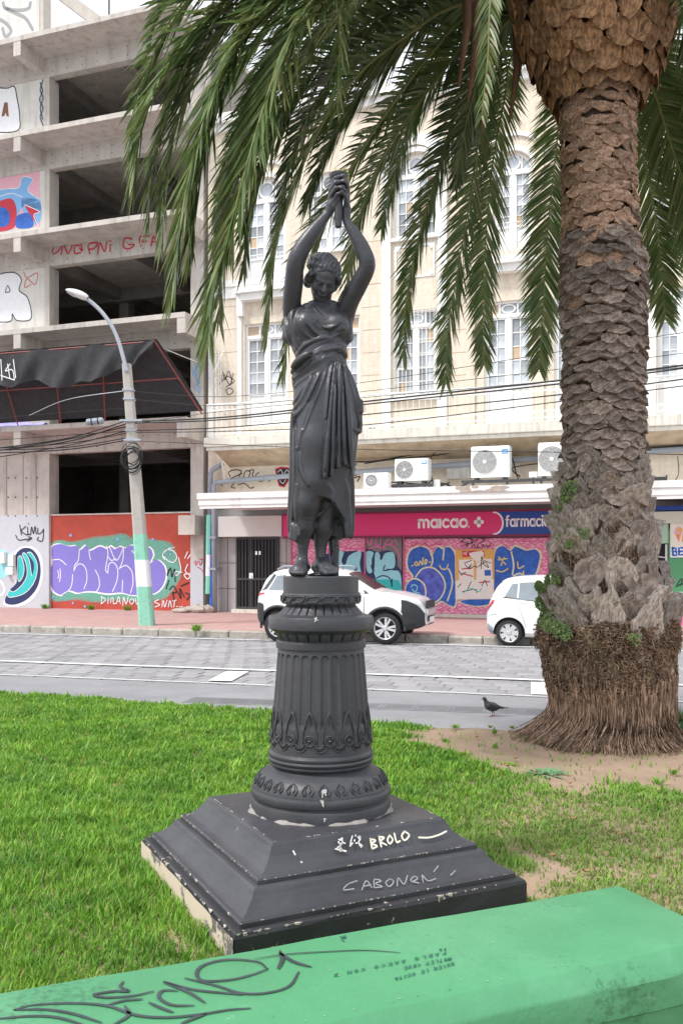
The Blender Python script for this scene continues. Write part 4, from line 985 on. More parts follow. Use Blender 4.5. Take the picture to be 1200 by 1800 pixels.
tags(pr, [[(812, 1000), (828, 999)], [(812, 1008), (830, 1013)], [(842, 1024), (860, 1022)]], OP + .0095, 2, SP('red')); tags(pr, [[(814, 1042), (826, 1034), (840, 1040), (846, 1034)]], OP + .0098, 1.4, SP('teal'))
m = MB()   # white print in the red field
for i, px in enumerate((814, 819)): ribbon(m, [F(px + d[0], 973 + d[1], OP) for d in ([(2, -2.6), (0, 0), (2, 2.6), (3.6, 0), (2, -2.6)] if i == 0 else [(0, 3), (0, -3), (3, -3)])], .016, -OP - .0065, spl=0, capn=2)
part(m, 'lettering', sign_w, pr)
# ------------------------------------------------------------------ downpipes at the corner
dp = rowthing('downpipes', FU(372, .4), ZS, .35, 'grey and white downpipes between the red wall and the grey tiled shop', 'pipe')
def tubepx(pts, o, r, n=8): return MB().tube([(F(a, b, o)[0], -o, F(a, b, o)[1]) for a, b in pts], r, n)
part(tubepx([(378, 1082), (376, 905), (376, 860), (376, 852), (380, 848), (420, 844), (515, 836), (640, 829), (760, 820), (980, 803), (1250, 786)], .32, .085, 10), 'pipe', grey_plast, dp, smooth=True)
part(tubepx([(369, 905), (370, 832), (374, 826), (392, 815)], .3, .085, 10), 'pipe', grey_plast, dp, smooth=True)
for ya, yb_, col in ((905, 975, 'mint'), (975, 1013, 'white'), (1013, 1044, 'mint')): part(tubepx([(368 - (ya - 905) * .008, ya), (367.5 - (yb_ - 905) * .008, yb_ - .3)], .3, .1, 8), 'painted_post', SP(col), dp)
part(tubepx([(371, 915), (373, 1075)], .26, .085, 8), 'blue_post', SP('blue'), dp)
m = MB()
for px, py in ((376, 945), (376, 1000), (460, 841), (700, 825), (900, 809)):
    a, z = F(px, py, .32); m.box(a - .12, a + .12, -.43, .0, z - .04, z + .04)
part(m, 'pipe_clamp', grey_plast, dp)
# ------------------------------------------------------------------ air conditioner units on the canopy
ac_w = mat('air_conditioner_white', (.78, .78, .77), .45, .04, 2, .02, stain=(.55, .53, .5), sscale=2, samt=.3); grill = mat('fan_guard', (.60, .60, .60), .5, .05); fan_d = mat('fan_shadow', (.20, .20, .205), .6, .1)
def ac(px0, px1, ya, yb_, o, fx, fr, label, rings, badge):
    a, b = FU(px0, o), FU(px1, o); z0, z1 = FZ((px0 + px1) / 2, yb_, o), FZ((px0 + px1) / 2, ya, o)
    r = rowthing('air_conditioner', (a + b) / 2, z0, o, label, 'air conditioner', 'outdoor units on the canopy')
    dpt = .42 if rings > 4 else .32
    part(MB().cbox(a, b, -o, -o + dpt, z0, z1, .025), 'casing', ac_w, r, angle=35)
    cx = a + (b - a) * fx; cz = (z0 + z1) / 2 - .0; R = (z1 - z0) * fr
    m = MB(); disc(m, cx, cz, R, -o - .003, 28); part(m, 'fan_shade_disc', fan_d, r)  # flat dark disc: shade behind the guard, painted on the closed casing
    m = MB()
    if rings > 4:
        for q in range(rings):
            rr = R * (q + 1.6) / (rings + .6)
            m.tube([(cx + rr * math.cos(t), -o - .02, cz + rr * math.sin(t)) for t in np.linspace(0, 2 * PI, 25)], R * .028, 4, cap=False)
        for q in range(8): t = q * PI / 4 + .3; m.tube([(cx + R * .15 * math.cos(t), -o - .022, cz + R * .15 * math.sin(t)), (cx + R * math.cos(t), -o - .012, cz + R * math.sin(t))], .006, 4)
    else:
        for q in range(26):
            t = q * 2 * PI / 26; m.tube([(cx + R * s_ * math.cos(t + .6 * s_), -o - .018, cz + R * s_ * math.sin(t + .6 * s_)) for s_ in (.25, .5, .75, 1)], R * .025, 4)
        for rr in (.98, .55): m.tube([(cx + R * rr * math.cos(t), -o - .018, cz + R * rr * math.sin(t)) for t in np.linspace(0, 2 * PI, 25)], R * .03, 4, cap=False)
    part(m, 'fan_guard', grill, r)
    part(MB().lathe([(0, -.045), (R * .13, -.042), (R * .16, -.02)], 14, (cx, -o, cz), axis='y'), 'hub', ac_w, r)
    if badge:
        m = MB(); w_ = (b - a) * .16; bx = b - (b - a) * .04 - w_; bz = z1 - (z1 - z0) * (.26 if badge == 1 else .3)
        m.box(bx, bx + w_, -o - .006, -o - .002, bz, bz + (z1 - z0) * .14); part(m, 'badge', mat('badge_blue' + str(px0), (.03, .28, .60), .4, .05), r)
        m = MB(); s_ = w_ / 4.6
        for q in range(4): ribbon(m, [(bx + s_ * (.4 + q), bz + .03), (bx + s_ * (.5 + q), bz + .075), (bx + s_ * (.9 + q), bz + .06), (bx + s_ * (1.0 + q), bz + .03)], .012, -o - .008, capn=2)
        part(m, 'badge_lettering', sign_w, r)
    # louvre lines at the right and feet
    m = MB()
    for q in range(6): z = z0 + (z1 - z0) * (.18 + .07 * q); m.box(a + (b - a) * .70, b - .06, -o - .006, -o - .001, z, z + .012)
    part(m, 'louvre', grill, r)
    part(MB().box(a + .1, a + .2, -o + .03, -o + .3, z0 - .08, z0 - .001).box(b - .2, b - .1, -o + .03, -o + .3, z0 - .08, z0 - .001), 'foot', dark_metal, r)
    return r
OA = 1.5
ac(638, 682, 831, 858, OA + .5, .33, .40, 'smallest white air conditioner with swirl fan guard, just right of the statue', 1, 0)
ac(693, 752, 806, 845, OA, .30, .40, 'medium white air conditioner with blue badge, second from the statue', 6, 1)
ac(827, 895, 784, 839, OA, .36, .38, 'large white air conditioner with blue badge, third from the statue', 9, 1)
ac(945, 1012, 777, 836, OA, .36, .38, 'large white air conditioner half hidden by the palm trunk', 9, 0)
zcan = zm1 - .06
br = rowthing('equipment_frame', FU(850, OA), zcan, OA, 'low dark steel frame under the air conditioners on the canopy', 'frame')
za, zb2 = FZ(860, 842, OA), FZ(720, 848, OA)
part(MB().box(FU(810, OA), FU(1015, OA), -OA + .02, -OA + .10, za - .10, za - .02).box(FU(685, OA), FU(760, OA), -OA + .02, -OA + .1, zb2 - .12, zb2 - .04), 'rail', dark_metal, br)
m = MB()
for px in (695, 745, 830, 890, 950, 1000): a = FU(px, OA); m.box(a - .03, a + .03, -OA + .03, -OA + .09, zcan, za - .1 if px > 800 else zb2 - .12)
part(m, 'post', dark_metal, br)
jb = rowthing('junction_box', FU(765, OA), zcan, OA - .2, 'small grey junction box on the canopy right of the medium air conditioner', 'box')
part(MB().cbox(FU(758, OA), FU(770, OA), -OA + .2, -OA + .35, zcan, FZ(764, 842, OA), .01), 'casing', grill, jb)
jb2 = rowthing('junction_box', FU(932, OA), zcan, OA - .2, 'small white junction box between the two large air conditioners', 'box')
part(MB().cbox(FU(927, OA), FU(942, OA), -OA + .2, -OA + .35, FZ(934, 838, OA), FZ(934, 828, OA), .01), 'casing', ac_w, jb2); part(MB().box(FU(933, OA), FU(936, OA), -OA + .22, -OA + .3, zcan, FZ(934, 838, OA)), 'post', dark_metal, jb2)
ol = rowthing('old_casing', FU(805, .3), FZ(805, 845, .3), .25, 'stained grey sheet metal casing on the wall behind the large air conditioner', 'box')
part(MB().cbox(FU(784, .3), FU(826, .3), -.3, -.002, FZ(805, 841, .3), FZ(805, 814, .3), .01), 'casing', mat('stained_tin', (.5, .48, .46), .6, .15, 4, .1, stain=(.12, .1, .09), sscale=4, samt=.9, streak=True), ol)
tv = rowthing('plastic_crate', FU(1150, 1.5), zcan, 1.4, 'dark slatted tray on the canopy right of the palm trunk', 'tray')
m = MB(); a, b = FU(1137, 1.5), FU(1172, 1.5)
for q in range(4): m.box(a, b, -1.5 + q * .1, -1.46 + q * .1, zcan + .02 + q * .07, zcan + .09 + q * .07)
m.box(a, a + .04, -1.5, -1.1, zcan, zcan + .32).box(b - .04, b, -1.5, -1.1, zcan, zcan + .32)
part(m, 'slats', dark_metal, tv)
# loose cables on the wall above the canopy
wl = rowthing('wall_cables', FU(760, .4), FZ(760, 830, .4), .4, 'tangle of black cables slung along the wall above the canopy', 'cable')
def cab(pts, o, r=.02, rt=None, name='cable'):
    q = cat_spline([(F(a, b, o)[0], -o, F(a, b, o)[1]) for a, b in pts], 6)
    part(MB().tube(q, r, 5), name, cable_m, rt or wl, smooth=True)
cab([(400, 800), (470, 808), (515, 805), (640, 812), (720, 800), (800, 790), (870, 772)], .3, .025)
cab([(640, 815), (700, 806), (770, 800), (820, 788), (860, 775)], .34, .018); cab([(750, 838), (756, 812), (760, 800), (778, 790), (815, 786), (828, 795)], .4, .016)
cab([(750, 825), (758, 838), (764, 858), (775, 850)], .5, .02); cab([(752, 855), (780, 850), (800, 858), (830, 846), (850, 845)], 1.2, .03); cab([(700, 856), (760, 857), (790, 848)], 1.25, .025)
cab([(895, 795), (902, 812), (906, 830), (910, 842)], .6, .02); cab([(897, 800), (900, 826), (914, 838)], .6, .02); cab([(900, 822), (920, 818), (945, 815)], .4, .016)
cab([(860, 770), (920, 776), (980, 780)], .5, .018); cab([(900, 785), (898, 836)], .2, .015); cab([(400, 795), (440, 812), (515, 796)], .25, .013)
cab([(690, 858), (700, 850), (712, 856)], 1.3, .02); cab([(672, 858), (690, 848), (745, 851), (760, 843)], 1.3, .02); cab([(1190, 802), (1192, 830), (1186, 845)], .3, .012); cab([(1130, 788), (1165, 786), (1250, 780)], .36, .025)
# ------------------------------------------------------------------ green kiosk right of the palm
OK_ = 1.6
gr = mat('green_kiosk_paint', (.085, .31, .15), .5, .1, 2, .1, 30, stain=(.06, .2, .1), sscale=2, samt=.4); pale_gr = mat('pale_green_paint', (.38, .55, .42), .5, .08, 2, .05)
kz = rowthing('green_kiosk', FU(1200, OK_), ZS, OK_, 'green painted kiosk front with snack signs, right of the palm', 'kiosk')
a, b = FU(1174, OK_), FU(1330, OK_)
part(MB().box(a, b, -OK_, -.35, ZS, FZ(1190, 930, OK_)), 'body', gr, kz)
part(MB().box(FU(1135, OK_), FU(1330, OK_), -OK_ - .05, -.35, FZ(1190, 920, OK_) + .003, FZ(1190, 899, OK_)), 'fascia', mat('cream_fascia', (.62, .66, .56), .5, .05), kz)
part(MB().box(FU(1135, OK_), FU(1330, OK_), -OK_ - .02, -.35, FZ(1190, 897, OK_), FZ(1190, 889, OK_)), 'blue_band', blue_sign, kz)
part(MB().box(FU(1142, OK_), FU(1174, OK_) - .003, -OK_ + .04, -.36, FZ(1160, 955, OK_), FZ(1190, 920, OK_)), 'transom', pale_gr, kz)
part(MB().box(FU(1140, OK_), FU(1168, OK_), -OK_ + .3, -.36, ZS, FZ(1160, 955, OK_) - .003), 'dark_door', dark_void, kz)
part(MB().box(FU(1168, OK_) + .002, FU(1172, OK_), -OK_ + .02, -.4, ZS, FZ(1160, 957, OK_)), 'door_frame', grill, kz)
part(MB().box(FU(1178, OK_), FU(1330, OK_), -OK_ - .03, -OK_ - .002, FZ(1190, 1042, OK_), FZ(1190, 1040, OK_)).box(FU(1194, OK_), FU(1210, OK_), -OK_ - .05, -OK_ - .002, FZ(1198, 1057, OK_), FZ(1198, 1054, OK_)), 'ledge', pale_gr, kz)
tags(kz, [[(1155, 985), (1154, 1002)], [(1155, 985), (1160, 989), (1155, 993), (1161, 997), (1155, 1002)], [(1167, 990), (1163, 996), (1167, 1001)], [(1153, 966), (1152, 985)], [(1153, 978), (1167, 980)], [(1156, 1015), (1154, 1030)], [(1157, 1016), (1166, 1024), (1158, 1026)]], OK_ - .295, 1.7, SP('paper'))
sn = rowthing('snack_sign', FU(1200, OK_ + .03), FZ(1190, 980, OK_ + .03), OK_ + .03, 'cream sign with ice cream cones and blue letters BE on the green kiosk', 'sign')
O5 = OK_ + .03
part(MB().box(FU(1177, O5), FU(1330, O5), -O5, -OK_ - .002, FZ(1190, 980, O5), FZ(1190, 920, O5)), 'panel', mat('cream_sign', (.78, .74, .64), .5, .04), sn)
fills(sn, [[(1185, 937), (1196, 937), (1192, 953)], [(1199, 937), (1208, 937), (1203, 952), (1197, 952)]], O5 + .003, SP('orange'), spl=0)
fills(sn, [[(1184, 938), (1187, 928), (1193, 926), (1198, 931), (1196, 938)]], O5 + .005, SP('pinklight')); fills(sn, [[(1190, 933), (1193, 927), (1198, 930), (1196, 937)]], O5 + .006, SP('ochre'))
fills(sn, [[(1178, 962), (1330, 960), (1330, 978), (1179, 980)]], O5 + .003, SP('white'), spl=0)
tags(sn, [[(1182, 976), (1181, 963)], [(1181, 963), (1187, 964), (1187, 969), (1182, 969.5), (1188, 970), (1188, 976), (1182, 976)], [(1199, 963), (1192, 963.5), (1192.5, 975.5), (1199, 975)], [(1192, 969.5), (1198, 969)]], O5 + .006, 3.0, SP('blue'), 'lettering', spl=0)
tags(kz, [[(1187, 1032), (1194, 1020), (1198, 1018), (1196, 1026), (1190, 1030), (1200, 1026)], [(1188, 1088), (1190, 1106), (1193, 1085), (1196, 1102)], [(1198, 1088), (1204, 1100)]], OK_ + .004, 1.5, SP('black')); tags(kz, [[(1188, 1088), (1190, 1106), (1193, 1085), (1196, 1104), (1200, 1084)]], OK_ + .007, 2.4, SP('pink'))
# ------------------------------------------------------------------ rubble by the corner
rub = mat('rubble_stone', (.42, .37, .33), .9, .2, 4, .5, 20)
def rock(px, o, rx, ry, rz, lbl):
    m = MB(); u = FU(px, o)
    def f(a, b):
        t, p_ = a * 2 * PI, (b - .5) * PI; s_ = 1 + .18 * math.sin(3 * t + px) * math.cos(2 * p_) + .1 * math.sin(7 * t + 3 * p_)
        return (u + rx * s_ * math.cos(p_) * math.cos(t), -o + ry * s_ * math.cos(p_) * math.sin(t), ZS + rz * .7 + rz * math.sin(p_) * s_)
    m.grid(f, 14, 8, True); return solo(m, 'rubble_stone', rub, u, ZS, o, lbl, 'stone', 'rubble at the foot of the red wall', angle=40)
rock(334, .5, .30, .22, .11, 'pale flat lump of rubble against the red wall, left one'); rock(351, .6, .36, .25, .15, 'largest pale lump of rubble beside the downpipes'); rock(318, .8, .28, .2, .09, 'small flat rubble stone left of the pale lumps'); rock(365, .5, .22, .2, .14, 'small rubble stone right against the blue post')
# ------------------------------------------------------------------ leaning concrete lamp post
PY = 24.0
base = G(259, 1099, -.07); PY = base.y
lp = empty('street_lamp', base, 0, 'leaning concrete lamp post painted green and white with a curved arm', 'street lamp')
def L(px, py, dy=0): v = P(px, py, PY + dy) - base; return v
pole_m = mat('pole_concrete', (.47, .44, .40), .85, .15, 4, .35, 25, stain=(.28, .25, .22), sscale=4, samt=.6)
mint = mat('mint_pole_paint', (.27, .62, .47), .6, .06, 4, .2, 25, stain=(.25, .33, .27), sscale=9, samt=.8)
wh = mat('white_pole_paint', (.80, .80, .81), .6, .04, 4, .2, 25)
def cxp(py): return 259 + (223 - 259) * (1099 - py) / (1099 - 640)
def wpx(py): return 25 - 10.5 * (1099 - py) / (1099 - 640)
def sec(y0, y1, m, name, grow=0):
    mb = MB(); V = []
    for py in (y0, y1):
        h = wpx(py) / 2 + grow; c = h * .3; d = h / FPX * PY; cc = c / FPX * PY
        cen = L(cxp(py), py)
        for x, y in ((-d + cc, -d), (d - cc, -d), (d, -d + cc), (d, d - cc), (d - cc, d), (-d + cc, d), (-d, d - cc), (-d, -d + cc)): V.append((cen.x + x, y, cen.z))
    mb.add(V, [(i, (i + 1) % 8, 8 + (i + 1) % 8, 8 + i) for i in range(8)] + [tuple(range(7, -1, -1)), tuple(range(8, 16))])
    return mb.build(name, m, lp)
sec(1103, 1031, mint, 'mint_band', .25); sec(1031, 984, wh, 'white_band', .25); sec(984, 939, mint, 'mint_band', .25); sec(939, 640, pole_m, 'shaft')
arm = cat_spline([L(224, 655, -.2), L(216, 625, -.2), L(208, 598, -.2), L(195, 570, -.2), L(175, 544, -.2), L(152, 524, -.2)], 6)
galv = mat('galvanised_arm', (.42, .45, .49), .4, .08, 5, .05, metal=.3)
lp_arm = MB().tube(arm, .052, 8).build('arm', galv, lp, smooth=True)
hd = MB()
c0, c1 = L(155, 526, -.2), L(115, 509, -.2); ax = (c1 - c0); ln = ax.length; ax.normalize(); upv = Vector((0, 0, 1)); upv = (upv - ax * upv.dot(ax)).normalized(); sd = ax.cross(upv)
def hf(a, b):
    t = a * 2 * PI; s_ = b; r = .155 * (math.sin(PI * min(1, (.06 + s_ * .94)) ** .75) ** .6) if s_ < 1 else .0
    r = max(r, .035 if s_ < .3 else .002)
    z = math.sin(t); return tuple(c0 + ax * ln * s_ + sd * r * 1.15 * math.cos(t) + upv * r * (.85 if z > 0 else .45) * z)
hd.grid(hf, 16, 14, True); hd.build('lamp_head', mat('lamp_head_paint', (.68, .68, .68), .4, .04), lp, smooth=True)
def lf(a, b):
    t = a * 2 * PI; cc = c0 + ax * ln * .58; r = b; return tuple(cc + ax * .22 * r * math.cos(t) + sd * .12 * r * math.sin(t) - upv * (.045 + .045 * math.cos(r * PI / 2)))
MB().grid(lf, 16, 5, True).build('lens', mat('lamp_lens', (.45, .47, .47), .15, .1, spec=.6), lp, smooth=True)
# cable coils, clamps and splice box on the post
coil = MB()
for i in range(11):
    r = rnd.uniform(.2, .34); cx_, cz = 238 + rnd.uniform(-3, 3), 806 + rnd.uniform(-5, 8); c = L(cx_, cz)
    tx, ty = rnd.uniform(-.3, .3), rnd.uniform(.8, 1.3)
    coil.tube([(c.x + r * math.cos(t) * .85, -.28 + .05 * math.sin(t + i) - .02 * i * .5, c.z + r * ty * math.sin(t) + tx * r * math.cos(t)) for t in np.linspace(0, 2 * PI, 22)], .011, 4, cap=False)
coil.build('cable_coil', cable_m, lp)
for py in (741, 757, 772, 686, 702):
    c = L(cxp(py), py); w_ = wpx(py) / FPX * PY / 2 + .02; MB().box(c.x - w_, c.x + w_, -w_, w_, c.z - .025, c.z + .025).build('clamp', galv, lp)
for py, s_ in ((741, .34), (775, .26)):
    c = L(cxp(py), py); MB().box(c.x - s_ * .7, c.x + s_, -.28, -.2, c.z - .03, c.z + .02).build('cross_arm', galv, lp)
# overhead cables, each its own span
def span(name, pts, r, label, m=None, n=10):
    q = cat_spline([tuple(P(*p)) for p in pts], n); o0 = Vector(q[0])
    o = MB().tube([Vector(v) - o0 for v in q], r * .7, 5).build(name, m or cable_m, None, smooth=True); o.location = o0
    return tag(o, label, 'cable', 'overhead cables')
R0 = 17.5   # distance of the cables where they leave the picture at the right
def right(y_p, y400, y640, y990, y1200, r, lb): span('overhead_cable', [(cxp(y_p) + 4, y_p, PY), (400, y400, PY * .93), (640, y640, 20.9), (990, y990, 18.4), (1250, y1200, 17)], r, lb)
right(741, 733, 706, 668, 636, .028, 'thick black overhead cable crossing the balcony railing, highest of the thick ones')
right(744, 737, 711, 674, 641, .024, 'black overhead cable just below the highest thick one')
right(757, 751, 729, 693, 660, .02, 'black overhead cable over the middle of the balcony railing')
right(760, 758, 747, 705, 672, .016, 'thin dark overhead cable over the foot of the balcony railing')
right(688, 697, 672, 617, 577, .010, 'topmost thin wire crossing the windows above the balcony')
right(702, 713, 688, 648, 614, .010, 'thin wire crossing the windows below the topmost one')
right(745, 722, 699, 668, 640, .010, 'thin grey wire just above the highest thick cable')
right(775, 782, 790, 795, 800, .012, 'sagging low wire running from the post under the balcony')
lefts = [(737, 770, 790, .022), (742, 776, 796, .022), (748, 772, 793, .02), (755, 783, 800, .018), (760, 779, 791, .016), (768, 786, 795, .02), (772, 790, 793, .022), (757, 765, 778, .012)]
nm = ['topmost', 'second', 'third', 'fourth', 'fifth', 'sixth', 'lowest', 'thinnest']
for i, (a, b, c, r) in enumerate(lefts): span('overhead_cable', [(cxp(a), a, PY), (120, b, PY * .97), (-30, c + rnd.uniform(-4, 8), PY * .95)], r, 'black cable from the lamp post to the left picture edge, %s of the bundle' % nm[i])
span('overhead_cable', [(cxp(686), 686, PY), (120, 702, PY * 1.02), (52, 730, PY * 1.06)], .014, 'single pale wire from the post to the concrete slab at the left', galv)
span('overhead_cable', [(cxp(700), 718, PY), (150, 722, PY * 1.0), (0, 735, PY * 1.0)], .010, 'thin wire from the post to the left above the splice case')
span('overhead_cable', [(294, 615, PY * 1.03), (318, 625, PY * 1.06), (346, 636, PY * 1.1)], .012, 'short pale wire from the awning frame to the concrete column', white_metal)
sp_ = empty('splice_case', P(168, 741, PY * .985), 0, 'dark cylindrical splice case hanging on the cables left of the post', 'splice case')
a, b = Vector((-.24, 0, -.02)), Vector((.22, 0, .03))
MB().tube([a, a.lerp(b, .03), a.lerp(b, .1), a.lerp(b, .9), a.lerp(b, .97), b], [.03, .07, .085, .085, .07, .03], 10).build('casing', grey_plast, sp_)
MB().tube([a.lerp(b, .3), a.lerp(b, .36)], .095, 10).tube([a.lerp(b, .66), a.lerp(b, .72)], .095, 10).build('strap', cable_m, sp_)
# ------------------------------------------------------------------ smooth solids for organic shapes: blend of tapered limbs, meshed as one skin
class Solid:
    def __init__(s, lo, hi, h):
        s.h = h; s.lo = np.array(lo, float); s.n = np.ceil((np.array(hi) - s.lo) / h).astype(int) + 1
        s.D = np.full(s.n, 1.0, np.float32)
    def block(s, a, b, pad):
        i0 = np.clip(np.floor((np.minimum(a, b) - pad - s.lo) / s.h).astype(int), 0, s.n - 1); i1 = np.clip(np.ceil((np.maximum(a, b) + pad - s.lo) / s.h).astype(int) + 1, 1, s.n)
        ax = [s.lo[k] + s.h * np.arange(i0[k], i1[k]) for k in range(3)]
        X, Y, Z = np.meshgrid(*ax, indexing='ij')
        return (slice(i0[0], i1[0]), slice(i0[1], i1[1]), slice(i0[2], i1[2])), X, Y, Z
    def mix(s, sl, d, k, op='u'):
        A = s.D[sl]
        if op == 'u':
            h_ = np.maximum(k - np.abs(A - d), 0) / max(k, 1e-6); s.D[sl] = np.minimum(A, d) - h_ * h_ * k * .25
        else:
            d = -d; h_ = np.maximum(k - np.abs(A - d), 0) / max(k, 1e-6); s.D[sl] = np.maximum(A, d) + h_ * h_ * k * .25
    def limb(s, a, b, ra, rb, k=.02, fl=None, op='u'):
        """tapered limb from a to b; fl=(axis vector, factor) flattens it along that axis"""
        a, b = np.array(a, float), np.array(b, float); R = max(ra, rb)
        sl, X, Y, Z = s.block(a, b, R + k + .02)
        if X.size == 0: return
        ab = b - a; L2 = max(ab @ ab, 1e-9)
        px_, py_, pz_ = X - a[0], Y - a[1], Z - a[2]
        t = np.clip((px_ * ab[0] + py_ * ab[1] + pz_ * ab[2]) / L2, 0, 1)
        qx, qy, qz = px_ - t * ab[0], py_ - t * ab[1], pz_ - t * ab[2]
        if fl is not None:
            v = np.array(fl[0], float); v /= np.linalg.norm(v); f = fl[1] - 1
            dd = (qx * v[0] + qy * v[1] + qz * v[2]) * f; qx, qy, qz = qx + v[0] * dd, qy + v[1] * dd, qz + v[2] * dd
        d = np.sqrt(qx * qx + qy * qy + qz * qz) - (ra + (rb - ra) * t)
        s.mix(sl, d, k, op)
    def chain(s, pts, rs, k=.02, fl=None, op='u'):
        """a run of limbs blended in as one, so that no joint swells"""
        A = np.array([np.array(p, float)[:3] for p in pts]); R = max(rs)
        sl, X, Y, Z = s.block(A.min(0), A.max(0), R + k + .012)
        if X.size == 0: return
        X, Y, Z = X.astype(np.float32), Y.astype(np.float32), Z.astype(np.float32); d = np.full(X.shape, 1.0, np.float32)
        for i in range(len(A) - 1):
            a, ab = A[i].astype(np.float32), (A[i + 1] - A[i]).astype(np.float32); L2 = max(float(ab @ ab), 1e-9); z0, z1 = min(A[i][2], A[i + 1][2]) - R - k - .012, max(A[i][2], A[i + 1][2]) + R + k + .012
            zz = Z[0, 0]; w_ = slice(int(np.searchsorted(zz, z0)), int(np.searchsorted(zz, z1)))
            px_, py_, pz_ = X[:, :, w_] - a[0], Y[:, :, w_] - a[1], Z[:, :, w_] - a[2]
            t = np.clip((px_ * ab[0] + py_ * ab[1] + pz_ * ab[2]) / L2, 0, 1)
            e = np.sqrt((px_ - t * ab[0]) ** 2 + (py_ - t * ab[1]) ** 2 + (pz_ - t * ab[2]) ** 2) - (rs[i] + (rs[i + 1] - rs[i]) * t)
            d[:, :, w_] = np.minimum(d[:, :, w_], e)
        s.mix(sl, d, k, op)
    def ell(s, c, r, k=.02, rot=None, op='u'):
        c, r = np.array(c, float), np.array(r, float); R = r.max()
        sl, X, Y, Z = s.block(c - R, c + R, k + .01)
        if X.size == 0: return
        q = np.stack([X - c[0], Y - c[1], Z - c[2]])
        if rot is not None: q = np.tensordot(np.array(rot.to_matrix()).T, q, 1)
        k0 = np.sqrt(sum((q[i] / r[i]) ** 2 for i in range(3))); k1 = np.sqrt(sum((q[i] / r[i] ** 2) ** 2 for i in range(3)))
        s.mix(sl, k0 * (k0 - 1) / np.maximum(k1, 1e-6), k, op)
    def skin(s):
        D = s.D; S = D < 0
        n = np.array(D.shape) - 1
        c8 = [S[i:n[0] + i, j:n[1] + j, k:n[2] + k] for i in (0, 1) for j in (0, 1) for k in (0, 1)]
        cnt = sum(c.astype(np.int8) for c in c8); M = (cnt > 0) & (cnt < 8)
        I = np.argwhere(M); idx = np.full(M.shape, -1, np.int32); idx[M] = np.arange(len(I))
        off = [(i, j, k) for i in (0, 1) for j in (0, 1) for k in (0, 1)]
        dv = [D[I[:, 0] + o[0], I[:, 1] + o[1], I[:, 2] + o[2]] for o in off]
        acc = np.zeros((len(I), 3)); w_ = np.zeros(len(I))
        for a in range(8):
            for b in range(a + 1, 8):
                if sum(abs(off[a][q] - off[b][q]) for q in range(3)) != 1: continue
                c = (dv[a] < 0) != (dv[b] < 0); t = dv[a] / np.where(c, dv[a] - dv[b], 1)
                p = np.array(off[a]) + t[:, None] * (np.array(off[b]) - np.array(off[a])); acc[c] += p[c]; w_[c] += 1
        V = s.lo + s.h * (I + acc / w_[:, None])
        Q = []
        for ax in range(3):
            u, v = (ax + 1) % 3, (ax + 2) % 3
            a = [slice(0, None)] * 3; b = [slice(0, None)] * 3; a[ax] = slice(0, -1); b[ax] = slice(1, None)
            E = S[tuple(a)] != S[tuple(b)]; e = np.argwhere(E); first = S[tuple(a)][E]
            ok = (e[:, u] > 0) & (e[:, v] > 0) & (e[:, u] < M.shape[u]) & (e[:, v] < M.shape[v]); e, first = e[ok], first[ok]
            def cell(du, dv_):
                q = e.copy(); q[:, u] -= du; q[:, v] -= dv_; return idx[q[:, 0], q[:, 1], q[:, 2]]
            q = np.stack([cell(1, 1), cell(0, 1), cell(0, 0), cell(1, 0)], 1); q[~first] = q[~first][:, ::-1]; Q.append(q)
        return V, np.concatenate(Q)
def vnormals(V, Q):
    n = np.zeros_like(V); fn = np.cross(V[Q[:, 2]] - V[Q[:, 0]], V[Q[:, 3]] - V[Q[:, 1]])
    for k in range(4): np.add.at(n, Q[:, k], fn)
    return n / np.maximum(np.linalg.norm(n, axis=1), 1e-9)[:, None]
def relax(V, Q, it=2, a=.5):
    """smooth out the grid steps"""
    for _ in range(it):
        s = np.zeros_like(V); c = np.zeros(len(V))
        for i in range(4):
            j = (i + 1) % 4
            np.add.at(s, Q[:, i], V[Q[:, j]]); np.add.at(s, Q[:, j], V[Q[:, i]]); np.add.at(c, Q[:, i], 1); np.add.at(c, Q[:, j], 1)
        V = V + a * (s / np.maximum(c, 1)[:, None] - V)
    return V
